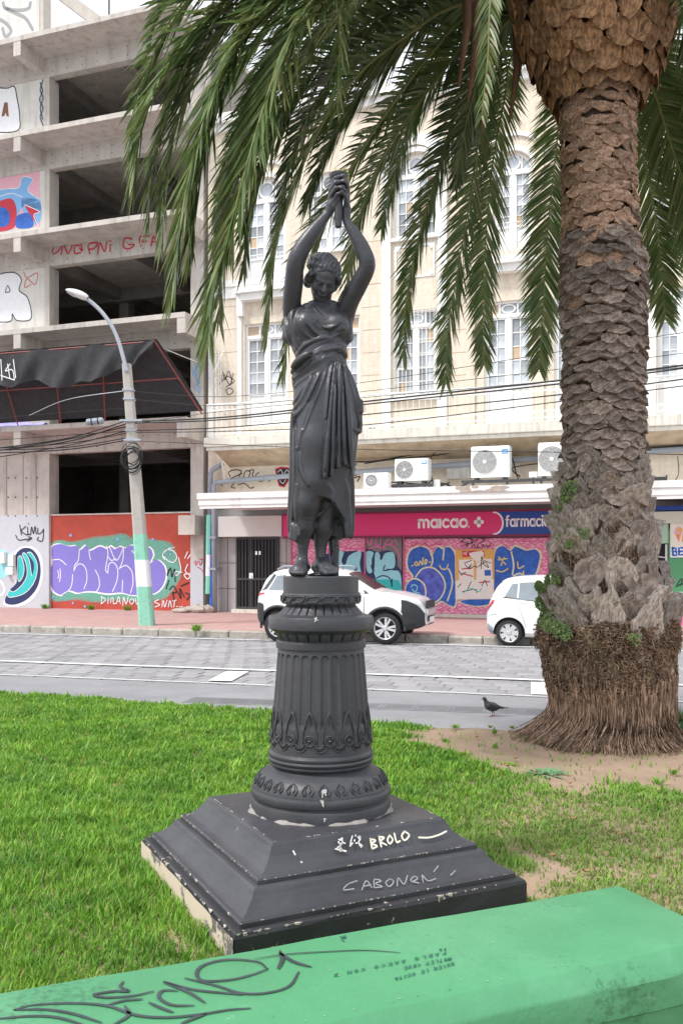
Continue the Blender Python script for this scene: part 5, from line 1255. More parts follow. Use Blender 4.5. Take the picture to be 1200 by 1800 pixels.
# ------------------------------------------------------------------ parked cars (x forward, y across with the near side at -y, z up)
car_white = mat('white_car_paint', (.80, .80, .81), .25, .015, 1, 0, spec=.5, coat=.6)
car_glass = mat('car_glass', (.035, .042, .05), .05, .1, 1, 0, spec=.9)
car_glass_l = mat('car_glass_painted_sky', (.22, .26, .29), .06, .2, 1, 0, spec=.9)  # lighter copy of the glass, sky reflection painted into its colour
clad = mat('black_car_plastic', (.035, .036, .04), .5, .15, 5, .05)
tail_red = mat('red_tail_light', (.50, .012, .02), .12, .15, 8, 0, spec=.8)
lamp_clear = mat('clear_headlight', (.55, .57, .56), .08, .15, 8, 0, spec=.8)
alloy = mat('wheel_alloy', (.62, .62, .63), .35, .05, 5, 0, metal=.35)
amber = mat('amber_lens', (.75, .25, .03), .2, .1, 8, 0)
class Car:
    def __init__(s, tab, zb, root):
        s.t = {k: np.array(v, float) for k, v in tab.items()}; s.zb = zb; s.root = root
    def val(s, k, x):
        X = s.t['x']; y = s.t[k]
        return float(np.interp(x, s.fx, s.f[k]))
    def prep(s):
        s.fx = np.linspace(s.t['x'][0], s.t['x'][-1], 200); s.f = {}
        for k in ('zt', 'zs', 'ws', 'wt', 'zb'):
            q = np.array(cat_spline(list(zip(s.t['x'], s.t[k])), 12)); s.f[k] = np.interp(s.fx, q[:, 0], q[:, 1])
    def S(s, x, k):
        zt, zs, ws, wt, zb = [s.val(n, x) for n in ('zt', 'zs', 'ws', 'wt', 'zb')]
        h = zt - zs
        pts = [(0, zb), (.82 * ws, zb), (.955 * ws, zb + .09), (ws, zb + (zs - zb) * .55), (.985 * ws, zs - .05), (.95 * ws, zs + .0), (wt + (ws - wt) * .10, zt - .12 * h - .005), (wt * .90, zt - .012), (0, zt + .018)]
        i = min(int(k), 7); f = k - i
        a, b = pts[i], pts[i + 1]
        return Vector((x, -(a[0] + (b[0] - a[0]) * f), a[1] + (b[1] - a[1]) * f))
    def nrm(s, x, k):
        d = 1e-2; x0, x1 = max(s.fx[0], x - d), min(s.fx[-1], x + d); k0, k1 = max(0, k - .02), min(8, k + .02)
        n = (s.S(x1, k) - s.S(x0, k)).cross(s.S(x, k1) - s.S(x, k0))
        n = n.normalized()
        c = Vector((x, 0, .8)); 
        if n.dot(s.S(x, k) - c) < 0: n = -n
        return n
    def body(s, arches, rad, m):
        mb = MB(); KS = [0, .5, 1, 1.5, 2, 2.4, 2.8, 3.2, 3.6, 4, 4.4, 4.7, 5, 5.3, 5.6, 6, 6.3, 6.7, 7, 7.5, 8]
        xs = np.concatenate([np.linspace(s.fx[0], s.fx[0] + .3, 10), np.linspace(s.fx[0] + .35, s.fx[-1] - .35, 56), np.linspace(s.fx[-1] - .3, s.fx[-1], 10)])
        ring = len(KS) * 2 - 2; V = []
        for x in xs:
            half = [s.S(x, k) for k in KS]
            V += half + [Vector((p.x, -p.y, p.z)) for p in half[-2:0:-1]]
        Fc = [(j * ring + i, j * ring + (i + 1) % ring, (j + 1) * ring + (i + 1) % ring, (j + 1) * ring + i) for j in range(len(xs) - 1) for i in range(ring)]
        Fc += [tuple(range(ring - 1, -1, -1)), tuple(range((len(xs) - 1) * ring, len(xs) * ring))]
        mb.add(V, Fc)
        me = mb.mesh('body'); bm = bmesh.new(); bm.from_mesh(me); bmesh.ops.recalc_face_normals(bm, faces=bm.faces); bm.to_mesh(me); bm.free()
        o = bpy.data.objects.new('body', me); COL.objects.link(o); me.materials.append(m)
        cut = []
        for x, z in arches:
            for sgn in (-1, 1):
                c = MB().lathe([(rad, 0), (rad, .42)], 40, (x, -1.05 if sgn < 0 else .63, z), axis='y', cap=True); cm = c.mesh('cut')
                b2 = bmesh.new(); b2.from_mesh(cm); bmesh.ops.recalc_face_normals(b2, faces=b2.faces); b2.to_mesh(cm); b2.free(); cm.materials.append(clad)
                co = bpy.data.objects.new('cut', cm); COL.objects.link(co); cut.append(co)
                md = o.modifiers.new('arch', 'BOOLEAN'); md.object = co; md.operation = 'DIFFERENCE'; md.solver = 'EXACT'
                md.material_mode = 'TRANSFER'
        dg = bpy.context.evaluated_depsgraph_get(); me2 = bpy.data.meshes.new_from_object(o.evaluated_get(dg)); 
        bpy.data.objects.remove(o)
        for c in cut: bpy.data.objects.remove(c)
        return link('body', me2, None, s.root, angle=38)
    def patch(s, name, cs, m, off=.006, nu=10, nv=6, both=True, parent=None):
        """skin panel between four (x, k) corners given in order"""
        mb = MB()
        def f(sgn):
            def g(u, v):
                x = (cs[0][0] * (1 - u) + cs[1][0] * u) * (1 - v) + (cs[3][0] * (1 - u) + cs[2][0] * u) * v
                k = (cs[0][1] * (1 - u) + cs[1][1] * u) * (1 - v) + (cs[3][1] * (1 - u) + cs[2][1] * u) * v
                x = min(max(x, s.fx[0]), s.fx[-1])
                p = s.S(x, k) + s.nrm(x, k) * off
                return (p.x, p.y * sgn, p.z)
            return g
        mb.grid(f(1), nu, nv)
        o = mb.build(name, m, parent or s.root, smooth=True)
        if both: MB().grid(f(-1), nu, nv).build(name, m, parent or s.root, smooth=True)
        return o
    def across(s, name, x0, x1, k0, m, off=.006):
        """panel across the car, such as the windscreen, between the roof edges"""
        mb = MB()
        def g(u, v):
            x = x0 + (x1 - x0) * v; k = k0 + (8 - k0) * (1 - abs(2 * u - 1)); p = s.S(x, k) + s.nrm(x, k) * off
            return (p.x, p.y if u < .5 else -p.y, p.z)
        mb.grid(g, 16, 10); return mb.build(name, m, s.root, smooth=True)
def wheel(root, x, y, R, style, wd=.2, steer=0.0):
    sg = -1 if y < 0 else 1
    p = [(R * .66, 0), (R * .70, .0), (R * .92, .004), (R * .985, .03), (R, .06), (R, wd - .06), (R * .97, wd - .02), (R * .66, wd)]
    w_ = MB().lathe(p, 36, axis='y').build('wheel', rubber, root, smooth=True)
    w_.location = (x, y, R); w_.rotation_euler = (0, 0, (0 if sg < 0 else PI) + steer)
    MB().lathe([(R * .70, .002), (R * .66, .012), (R * .62, .05), (R * .60, .12), (0, .12)], 32, axis='y').build('rim_barrel', mat('rim_dark' + style + str(round(x, 1)) + str(sg), (.10, .10, .105), .5, .1), w_, smooth=True)
    m = MB()
    m.lathe([(R * .70, .004), (R * .685, -.004), (R * .655, .002), (R * .63, .03)], 36, axis='y')
    if style == 'ten':
        angs = [i * 2 * PI / 5 + d for i in range(5) for d in (-.21, .21)]; w0, w1 = .055 * R, .075 * R
    else: angs = [i * 2 * PI / 7 for i in range(7)]; w0, w1 = .13 * R, .20 * R
    for a in angs:
        c, s_ = math.cos(a), math.sin(a); q = []
        for r, hw, d in ((R * .12, w0, .012), (R * .665, w1, .006), (R * .665, w1 * .8, .05), (R * .12, w0 * .8, .05)):
            for e in (-1, 1): q.append((r * c - e * hw * s_, d, r * s_ + e * hw * c))
        m.add(q, [(0, 1, 3, 2), (2, 3, 5, 4), (4, 5, 7, 6), (6, 7, 1, 0), (0, 2, 4, 6), (1, 7, 5, 3)])
    m.lathe([(0, -.0), (R * .13, .002), (R * .19, .014), (R * .2, .05)], 16, axis='y')
    m.build('rim', alloy, w_)
    b = MB()
    for i in range(5):
        t = i * 2 * PI / 5 + .6; b.lathe([(0, .0), (R * .03, .0), (R * .03, .02)], 6, (R * .155 * math.cos(t), -.004, R * .155 * math.sin(t)), axis='y')
    b.build('wheel_bolts', clad, w_)
    return w_
def arch_trim(car, x, z, rad, m, a0=-.15, a1=PI + .15, wd=.05):
    """lip round a wheel opening"""
    for sgn in (1, -1):
        mb = MB(); V = []; n = 24
        for i in range(n + 1):
            t = a0 + (a1 - a0) * i / n; c, s_ = math.cos(t), math.sin(t)
            for rr, dy in ((rad - .012, .02), (rad - .008, -.012), (rad + wd, -.006), (rad + wd, .03)):
                xx, zz = x + rr * c, z + rr * s_
                # find the side of the body at this height
                zt, zs, ws, zb = car.val('zt', xx), car.val('zs', xx), car.val('ws', xx), car.val('zb', xx)
                hm = zb + (zs - zb) * .55
                if zz < hm: wv = ws * (.955 + .045 * max(0, (zz - zb - .09)) / max(.01, hm - zb - .09))
                else: wv = ws * (1 - .015 * min(1, (zz - hm) / max(.01, zs - .05 - hm)))
                V.append((xx, (-wv + dy) * sgn, zz))
        mb.add(V, [(i * 4 + k, i * 4 + k + 1, i * 4 + k + 5, i * 4 + k + 4) for i in range(n) for k in range(3)])
        mb.build('arch_trim', m, car.root, smooth=True)
ZR = -.222
def park(name, px, py, back, near, label):
    """stand a car so that a near-side ground point meets the given spot"""
    g = STREET.inverted() @ G(px, py, ZR); loc = STREET @ Vector((g.x - back, g.y + near, 0)); loc.z = ZR
    return empty(name, loc, -THR, label, 'car')
# --- compact off-road car
suv = park('parked_car', 676, 1133, 3.07, .80, 'white compact off-road car with black bumpers parked behind the statue pedestal')
c = Car(dict(x=[0, .07, .22, .45, .8, 1.5, 2.1, 2.45, 2.86, 3.2, 3.6, 3.8, 3.93], zt=[1.06, 1.22, 1.50, 1.64, 1.68, 1.69, 1.62, 1.44, 1.20, 1.16, 1.07, 1.0, .80],
             zs=[1.0, 1.1, 1.13, 1.13, 1.12, 1.10, 1.09, 1.09, 1.10, 1.08, 1.0, .92, .74], ws=[.66, .75, .81, .83, .84, .845, .845, .845, .84, .83, .79, .72, .58],
             wt=[.50, .56, .60, .62, .62, .62, .61, .62, .68, .68, .64, .56, .42], zb=[.46, .40, .34, .30, .28, .28, .28, .28, .28, .30, .34, .38, .44]), .28, suv)
c.prep(); c.body([(.56, .37), (3.07, .37)], .43, car_white)
for x in (.56, 3.07):
    for y in (-.80, .80): wheel(suv, x, y, .36, 'ten', .22)
    arch_trim(c, x, .37, .43, clad)
c.patch('side_window', [(.30, 5.12), (.72, 5.12), (.70, 5.88), (.48, 5.86)], car_glass_l); c.patch('side_window', [(.80, 5.1), (1.48, 5.08), (1.46, 5.9), (.82, 5.9)], car_glass); c.patch('side_window', [(1.56, 5.08), (2.55, 5.1), (2.12, 5.88), (1.56, 5.9)], car_glass)
c.patch('window_trim', [(2.60, 5.1), (2.72, 5.2), (2.62, 5.45), (2.56, 5.5)], clad)
c.across('windscreen', 2.18, 2.80, 6.5, mat('tinted_windscreen', (.05, .03, .035), .2, .1, 1, 0, spec=.25)); c.across('rear_window', .10, .36, 6.3, car_glass)
c.patch('pillar_trim', [(.10, 5.2), (.26, 5.2), (.46, 5.9), (.40, 6.0)], car_glass)
c.patch('tail_light', [(.035, 4.0), (.20, 4.25), (.24, 4.95), (.05, 5.0)], tail_red, .012); c.patch('headlight', [(3.48, 4.5), (3.84, 3.9), (3.86, 4.85), (3.55, 5.05)], lamp_clear, .01)
c.patch('front_bumper', [(3.50, 1.0), (3.92, 1.0), (3.925, 3.9), (3.44, 4.1)], clad, .016, 12, 12); c.patch('front_bumper', [(3.44, 3.0), (3.52, 3.0), (3.60, 4.2), (3.46, 4.2)], clad, .012)
c.patch('rear_bumper', [(.005, 1.0), (.20, 1.0), (.20, 3.3), (.005, 3.5)], clad, .016, 8, 12); c.patch('sill_cladding', [(1.0, 1.0), (2.66, 1.0), (2.66, 2.35), (1.0, 2.35)], clad, .01)
for x in (2.60, 1.52, .80): c.patch('door_seam', [(x - .006, 1.8), (x + .006, 1.8), (x + .006, 5.0), (x - .006, 5.0)], clad, .003, 1, 10)
c.patch('hood_seam', [(2.84, 5.3), (3.6, 5.6), (3.6, 5.7), (2.84, 5.4)], grey_plast, .003); c.patch('side_repeater', [(2.72, 4.2), (2.80, 4.2), (2.80, 4.36), (2.72, 4.36)], amber, .008, 3, 3)
MB().box(3.925, 3.965, -.45, .45, .80, .97).box(3.95, 3.975, -.3, .3, .5, .62).build('grille', clad, suv); MB().box(3.94, 3.985, -.5, .5, .66, .78).build('chrome_bar', alloy, suv); MB().box(3.93, 3.99, -.26, .26, .48, .6).build('number_plate', sign_w, suv)
for y in (-.55, .55): MB().tube([(.45, y, 1.66), (.6, y, 1.735), (1.9, y, 1.745), (2.05, y, 1.68)], .022, 6).build('roof_rail', grey_plast, suv, smooth=True)
MB().box(.0, .05, -.5, .5, .82, .84).build('tailgate_seam', clad, suv); spare = MB().lathe([(.0, -.14), (.26, -.13), (.32, -.06), (.32, .02)], 24, axis='y').build('spare_wheel_cover', mat('grey_spare_cover', (.30, .31, .32), .5), suv, smooth=True)
spare.location = (-.02, 0, .9); spare.rotation_euler = (0, 0, -PI / 2)
c.patch('door_handle', [(1.72, 4.25), (1.90, 4.25), (1.90, 4.42), (1.72, 4.42)], car_white, .025, 4, 3)
# --- small hatchback
hb = park('parked_car', 894, 1136, .50, .78, 'small white hatchback with red tail light, partly hidden by the palm tree')
h = Car(dict(x=[0, .05, .14, .28, .48, .9, 1.6, 2.25, 2.62, 2.95, 3.25, 3.48, 3.6], zt=[.78, .96, 1.16, 1.38, 1.48, 1.53, 1.52, 1.40, 1.20, 1.0, .92, .82, .66],
             zs=[.72, .88, .98, 1.0, .99, .96, .94, .93, .92, .91, .86, .76, .6], ws=[.64, .72, .775, .80, .81, .815, .815, .81, .80, .79, .76, .68, .55],
             wt=[.46, .52, .56, .58, .58, .58, .58, .58, .60, .62, .60, .52, .4], zb=[.36, .30, .25, .22, .2, .2, .2, .2, .2, .22, .24, .27, .32]), .2, hb)
h.prep(); h.body([(.50, .29), (2.88, .29)], .345, car_white)
for x in (.50, 2.88):
    for y in (-.775, .775): wheel(hb, x, y, .29, 'seven', .19)
h.patch('side_window', [(.40, 5.2), (.66, 5.12), (.68, 5.84), (.55, 5.82)], car_glass_l); h.patch('side_window', [(.70, 5.1), (1.40, 5.06), (1.40, 5.9), (.72, 5.86)], car_glass_l); h.patch('side_window', [(1.46, 5.06), (2.5, 5.1), (2.1, 5.86), (1.46, 5.9)], car_glass_l)
h.patch('window_trim', [(.36, 5.14), (1.42, 5.0), (1.42, 5.05), (.38, 5.2)], clad, .004)
h.patch('tail_light', [(.028, 3.75), (.15, 3.95), (.235, 5.02), (.13, 5.1)], tail_red, .014); h.across('rear_window', .13, .34, 6.3, car_glass); h.across('windscreen', 2.3, 2.9, 6.5, car_glass)
h.patch('headlight', [(3.2, 4.3), (3.5, 3.9), (3.52, 4.8), (3.2, 5.0)], lamp_clear, .01)
for x in (.66 + .0, 1.43, 2.45): h.patch('door_seam', [(x - .005, 2.0), (x + .005, 2.0), (x + .005, 5.0), (x - .005, 5.0)] if x > 1 else [(.86, 2.4), (.87, 2.4), (.585, 5.0), (.575, 5.0)], grey_plast, .003, 1, 12)
h.patch('bumper_seam', [(.02, 3.1), (.23, 3.1), (.23, 3.14), (.02, 3.14)], grey_plast, .003, 8, 1); h.patch('door_handle', [(.74, 4.3), (.90, 4.3), (.90, 4.46), (.74, 4.46)], car_white, .025, 4, 3); h.patch('handle_recess', [(.72, 4.2), (.92, 4.2), (.92, 4.5), (.72, 4.5)], grey_plast, .004, 4, 3)
h.patch('side_moulding', [(1.1, 2.75), (2.4, 2.75), (2.4, 2.95), (1.1, 2.95)], car_white, .014); h.patch('rear_skirt', [(.03, 1.0), (.16, 1.0), (.15, 2.2), (.02, 2.4)], grey_plast, .006, 6, 6)
# ------------------------------------------------------------------ pigeon
pg = G(864, 1259, -.217)
S_ = Solid((-.2, -.09, .0), (.22, .09, .28), .005)
S_.ell((.0, 0, .115), (.085, .05, .055), .02, Matrix.Rotation(.18, 3, 'Y').to_quaternion()); S_.limb((-.05, 0, .13), (-.085, 0, .2), .036, .02, .03); S_.ell((-.092, 0, .215), (.024, .019, .02), .012)
S_.limb((-.11, 0, .212), (-.134, 0, .205), .007, .002, .006); S_.limb((.05, 0, .112), (.13, 0, .10), .036, .022, .03, ((0, 0, 1), 1.6)); S_.limb((.1, 0, .105), (.19, 0, .098), .02, .018, .015, ((0, 0, 1), 3))
for s_ in (-1, 1): S_.limb((-.03, s_ * .04, .125), (.09, s_ * .025, .112), .032, .012, .012, ((0, 1, 0), 2.2)); S_.limb((-.0, s_ * .022, .075), (.0, s_ * .022, .06), .018, .008, .01)
V, Q = S_.skin(); V = relax(V, Q, 1)
pgm = mat('pigeon_feathers', (.022, .022, .027), .55, .5, 30, .2, 90, stain=(.12, .12, .13), sscale=22, samt=.6)
pe = empty('pigeon', pg, .12, 'dark pigeon walking on the path left of the palm tree', 'pigeon')
link('body', npmesh('body', V, Q, smooth=True), pgm, pe)
leg = mat('pigeon_leg', (.35, .10, .09), .6)
for s_, dx in ((-1, -.012), (1, .03)):
    m = MB().tube([(0.0, s_ * .022, .066), (dx + .008, s_ * .022, .03), (dx, s_ * .022, .004)], .0042, 5)
    for a in (-.5, 0, .5, PI): m.tube([(dx, s_ * .022, .005), (dx - .03 * math.cos(a) * (1 if abs(a) < 2 else .6), s_ * .022 + .03 * math.sin(a), .003)], .003, 4)
    m.build('leg', leg, pe)
# ------------------------------------------------------------------ date palm
TY = 8.6
pb = Vector(((1062 - CX) / FPX * TY, TY, 0))
palm = empty('palm_tree', pb, 0, 'thick old date palm with rough scaly trunk and long arching green fronds', 'tree')
# outline of the trunk read off the photograph: row, left, right
PROF = [(1335, 905, 1222), (1318, 912, 1210), (1300, 930, 1196), (1280, 950, 1188), (1262, 962, 1184), (1237, 966, 1184), (1190, 951, 1190), (1145, 945, 1188), (1125, 938, 1190), (1100, 950, 1182), (1080, 966, 1174), (1050, 976, 1166), (1000, 974, 1150), (930, 976, 1138), (870, 982, 1132), (820, 990, 1130), (780, 993, 1129), (700, 993, 1126), (600, 993, 1127), (533, 991, 1130), (450, 989, 1130), (425, 989, 1119), (330, 988, 1116), (233, 986, 1113), (170, 984, 1118), (140, 965, 1140), (110, 945, 1152), (60, 925, 1166), (0, 908, 1172), (-60, 905, 1172), (-130, 920, 1160)]
PR = []
for y, l, r in PROF:
    q = P((l + r) / 2, y, TY) - pb
    PR.append((q.z if y < 1290 else max(0, q.z - .0), q.x, (r - l) / 2 / FPX * TY))
PR[0] = (-.06, PR[0][1], .78); PR[1] = (.02, PR[1][1], .70); PR[2] = (.075, PR[2][1], .65); PR[3] = (.13, PR[3][1], .61)
PR = [(z_, x_, r_ - (.045 if z_ < 1.0 else 0)) for z_, x_, r_ in PR]
PZ = np.array([p[0] for p in PR]); PX_ = np.array([p[1] for p in PR]); PRr = np.array([p[2] for p in PR])
def trunk(z): return float(np.interp(z, PZ, PX_)), float(np.interp(z, PZ, PRr))
zfoot = float((P(0, 1092, TY) - pb).z); zboot = float((P(0, 845, TY) - pb).z); zcrown = float((P(0, 172, TY) - pb).z); zbrown = float((P(0, 435, TY) - pb).z); ztop_p = float((P(0, -130, TY) - pb).z)
def palm_mat(name, col, grain=(7, 7, 2.2), dk_=.42, **k):
    m = mat(name, col, .9, .3, 7, .9, 26, bdist=.03, **k); per_object_tint(m, .32)
    t = m.node_tree; b = t.nodes['Principled BSDF']; src = b.inputs['Base Color'].links[0].from_socket
    tc = t.nodes.new('ShaderNodeTexCoord'); mp = t.nodes.new('ShaderNodeMapping'); mp.inputs['Scale'].default_value = grain
    n = t.nodes.new('ShaderNodeTexNoise'); n.inputs['Scale'].default_value = 1.0; n.inputs['Detail'].default_value = 7; n.inputs['Distortion'].default_value = .6
    t.links.new(tc.outputs['Object'], mp.inputs[0]); t.links.new(mp.outputs[0], n.inputs['Vector'])
    r = t.nodes.new('ShaderNodeValToRGB'); r.color_ramp.elements[0].position = .40; r.color_ramp.elements[1].position = .60; r.color_ramp.elements[0].color = (dk_, dk_ * .94, dk_ * .9, 1); r.color_ramp.elements[1].color = (1.18, 1.15, 1.12, 1)
    t.links.new(n.outputs['Fac'], r.inputs[0]); mm_ = t.nodes.new('ShaderNodeMixRGB'); mm_.blend_type = 'MULTIPLY'; mm_.inputs[0].default_value = .85
    t.links.new(src, mm_.inputs[1]); t.links.new(r.outputs[0], mm_.inputs[2]); t.links.new(mm_.outputs[0], b.inputs['Base Color'])
    bp = [q for q in t.nodes if q.type == 'BUMP'][0]; t.links.new(n.outputs['Fac'], bp.inputs['Height']); bp.inputs['Strength'].default_value = .8
    return m
bark_grey = palm_mat('palm_bark_grey', (.305, .25, .215), (5, 5, 4), stain=(.10, .08, .07), sscale=5, samt=.6)
bark_brown = palm_mat('palm_bark_brown', (.45, .30, .215), (5, 5, 3), stain=(.13, .075, .05), sscale=5, samt=.6)
boot_grey = palm_mat('palm_boot_grey', (.42, .37, .335), (18, 18, 3.0), .48, stain=(.30, .22, .16), sscale=2.5, samt=.7)
boot_fresh = palm_mat('palm_boot_fresh', (.40, .235, .13), (6, 6, 3), stain=(.17, .09, .05), sscale=4, samt=.6)
core_m = mat('palm_core', (.085, .06, .045), .95, .3, 8, .8, 30, bdist=.03)
root_m = palm_mat('palm_roots', (.36, .25, .18), (40, 40, 8), stain=(.15, .10, .075), sscale=6, samt=.6)
moss_m = palm_mat('palm_root_mass', (.26, .20, .14), (12, 12, 8), stain=(.15, .165, .06), sscale=2.2, samt=.75)
# core
rows = np.linspace(-.1, ztop_p, 150); V = []
for z in rows:
    cx_, r = trunk(z)
    low = z < zfoot + .05
    for k in range(72):
        t = 2 * PI * k / 72
        rr = r - (.045 if not low else .03)
        if low: rr += .03 * math.sin(5 * t + 3 * z) * math.sin(z * 9 + 2 * t) + .02 * math.sin(13 * t + 17 * z) + .012 * math.sin(29 * t + 31 * z)
        V.append((cx_ + rr * math.cos(t), rr * math.sin(t), z))
quads = [(j * 72 + k, j * 72 + (k + 1) % 72, (j + 1) * 72 + (k + 1) % 72, (j + 1) * 72 + k) for j in range(149) for k in range(72)]
tk = link('trunk', npmesh('trunk', V, quads, smooth=True), core_m, palm)
tk.data.materials.append(moss_m)
mi = np.zeros(len(quads), np.int32); mi[[i for i, q in enumerate(quads) if V[q[0]][2] < zfoot]] = 1
tk.data.polygons.foreach_set('material_index', mi)
# leaf scars: pillows with a proud lower lip
def scar_mesh(w_, h_, lip, seed, up=False, m=None, ex=1.35, low=0.0):
    """a plate: ragged diamond, its upper (up) or lower lip standing off the trunk, split and hollowed"""
    r = random.Random(seed); N_, K = 16, 3; V = []; Fc = []
    j = [1 + r.uniform(-.20, .16) for _ in range(N_)]; sk = r.uniform(-.15, .15)
    for k in range(K + 1):
        f = (0, .04, .45, .97)[k]
        for i in range(N_):
            t = 2 * PI * i / N_; ct_, st_ = math.cos(t), math.sin(t)
            x = w_ / 2 * math.copysign(abs(ct_) ** ex, ct_) * j[i] * (1 - f); z = h_ / 2 * math.copysign(abs(st_) ** (ex * .8), st_) * j[(i + 5) % N_] * (1 - f)
            if z < 0: z *= 1 + low
            x += sk * z
            base = -.05 if k == 0 else lip * (.62, .62, .50, .30)[k]
            tilt = (z / h_) * lip * (1.7 if up else -1.5) if k else 0
            V.append((x, -(base + tilt + (r.uniform(-.05, .05) * lip if k else 0)), z))
    for k in range(K):
        for i in range(N_): Fc.append((k * N_ + i, k * N_ + (i + 1) % N_, (k + 1) * N_ + (i + 1) % N_, (k + 1) * N_ + i))
    Fc.append(tuple(K * N_ + i for i in range(N_)))
    me = MB().add(V, Fc).mesh('leaf_scar'); me.materials.append(m); return me
kinds = {'grey': [scar_mesh(1, 1, .24, s_, False, bark_grey) for s_ in range(9)], 'brown': [scar_mesh(1, 1, .14, s_ + 20, False, bark_brown) for s_ in range(9)], 'boot': [scar_mesh(1, 1, .26, s_ + 40, True, boot_grey, 1.65, .45) for s_ in range(12)], 'fresh': [scar_mesh(1, 1, .34, s_ + 60, True, boot_fresh, 1.1) for s_ in range(8)]}
def place(kind, z, t, w_, h_, dep, tilt, roll, out=0.0, backs=None):
    cx_, r = trunk(z); me = rnd.choice(kinds[kind]); r += out
    M_ = Matrix.Translation((cx_ + r * math.cos(t), r * math.sin(t), z)) @ Matrix.Rotation(t + PI / 2, 4, 'Z') @ Matrix.Rotation(tilt, 4, 'X') @ Matrix.Rotation(roll, 4, 'Y') @ Matrix.Diagonal((w_, dep, h_, 1))
    if math.sin(t) < .12:                              # towards the viewer's side: a piece of its own
        o = bpy.data.objects.new('leaf_base' if kind in ('boot', 'fresh') else 'leaf_scar', me); COL.objects.link(o); o.parent = palm; o.matrix_basis = M_
    else:
        backs.add([M_ @ v.co for v in me.vertices], [tuple(p.vertices) for p in me.polygons])
back = {k: MB() for k in kinds}
z = zboot - .05; i = 0
while z < zcrown + .02:
    n_ = 13; base_kd = 'grey' if z < zbrown else 'brown'
    for k in range(n_):
        kd = 'grey' if z + rnd.gauss(0, .22) < zbrown else 'brown'
        if z < zboot + .5 and rnd.random() < (zboot + .5 - z) / .9: kd = 'boot'
        t = 2 * PI * (k + (.5 if i % 2 else 0)) / n_ + rnd.gauss(0, .03)
        place(kd, z + rnd.gauss(0, .014), t, .245 * rnd.uniform(.75, 1.2), .135 * rnd.uniform(.7, 1.25), (.17 if kd == 'grey' else .10) * rnd.uniform(.6, 1.3), rnd.gauss(0, .10), rnd.gauss(0, .14), -.014, back[kd])
    z += .088 if base_kd == 'grey' else .10; i += 1
z = zfoot + .03; i = 0
while z < zboot + .12:
    n_ = 10 if z < (zfoot + zboot) / 2 else 12
    for k in range(n_):
        t = 2 * PI * (k + (.5 if i % 2 else 0)) / n_ + rnd.gauss(0, .07)
        sz_ = 1.12 - .5 * (z - zfoot) / (zboot - zfoot)
        place('boot' if rnd.random() < .82 else 'grey', z + rnd.gauss(0, .05), t, .36 * sz_ * rnd.uniform(.7, 1.25), .40 * sz_ * rnd.uniform(.7, 1.25), .22 * rnd.uniform(.6, 1.4), .07 + rnd.gauss(0, .09), rnd.gauss(0, .22), -.015 + rnd.uniform(-.035, .025), back['boot'])
    z += .145 * (1.12 - .5 * (z - zfoot) / (zboot - zfoot)); i += 1
z = zcrown + .02; i = 0
while z < ztop_p - .1:
    n_ = 13
    for k in range(n_):
        t = 2 * PI * (k + (.5 if i % 2 else 0)) / n_ + rnd.gauss(0, .05)
        place('fresh', z + rnd.gauss(0, .02), t, .25 * rnd.uniform(.8, 1.15), .24 * rnd.uniform(.8, 1.15), .24, -.35 + rnd.gauss(0, .08), rnd.gauss(0, .14), .03, back['fresh'])
    z += .115; i += 1
for kd, mb in back.items():
    o = mb.build('leaf_scars', kinds[kd][0].materials[0], palm); o['kind'] = 'stuff'
# root fibres: short and matted on the boss, long and splayed at the foot
RV, RQ = [], []
def fibre(pts, r):
    b0 = len(RV); pts = [Vector(p) for p in pts]
    for i, p in enumerate(pts):
        d = (pts[min(i + 1, len(pts) - 1)] - pts[max(i - 1, 0)]).normalized(); a = d.cross(Vector((.3, .5, .8))).normalized(); b = d.cross(a); rr = r * (1 - .55 * i / (len(pts) - 1))
        for k in range(3): t = 2 * PI * k / 3; RV.append(p + (a * math.cos(t) + b * math.sin(t)) * rr)
    for i in range(len(pts) - 1):
        for k in range(3): RQ.append((b0 + i * 3 + k, b0 + i * 3 + (k + 1) % 3, b0 + (i + 1) * 3 + (k + 1) % 3, b0 + (i + 1) * 3 + k))
for i in range(9500):
    t = rnd.uniform(-PI - .3, .3); z = rnd.uniform(.12, zfoot + .05); cx_, r = trunk(z); r -= .03
    t2 = t + rnd.gauss(0, .09); ln = rnd.uniform(-.03, .09); out = rnd.uniform(.0, .05) + (.05 * rnd.random() if z > zfoot - .22 else 0)
    fibre([(cx_ + r * math.cos(t), r * math.sin(t), z), (cx_ + (r + out) * math.cos(t2), (r + out) * math.sin(t2), z - ln * .5), (cx_ + (r + out * .9) * math.cos(t2 + rnd.gauss(0, .03)), (r + out * .9) * math.sin(t2), z - ln)], rnd.uniform(.004, .009))
for i in range(2600):
    t = rnd.uniform(-PI - .4, .4); z0 = rnd.uniform(.15, .48) * (1 if rnd.random() < .8 else 1.3); pts = []
    t1 = t + rnd.gauss(0, .09); e = rnd.uniform(.0, .09) * (1 if rnd.random() < .88 else 2.2)
    for q in range(5):
        f = q / 4; z = z0 * (1 - f) - .01 * f; cx_, r = trunk(max(z, .0)); r += .01 + e * f * f + .03 * math.sin(f * 5 + i * 1.7) * f; tt = t + (t1 - t) * f
        pts.append((cx_ + r * math.cos(tt), r * math.sin(tt), z + (lawn_z(cx_ + pb.x, pb.y) if q == 4 else 0)))
    fibre(pts, rnd.uniform(.006, .012))
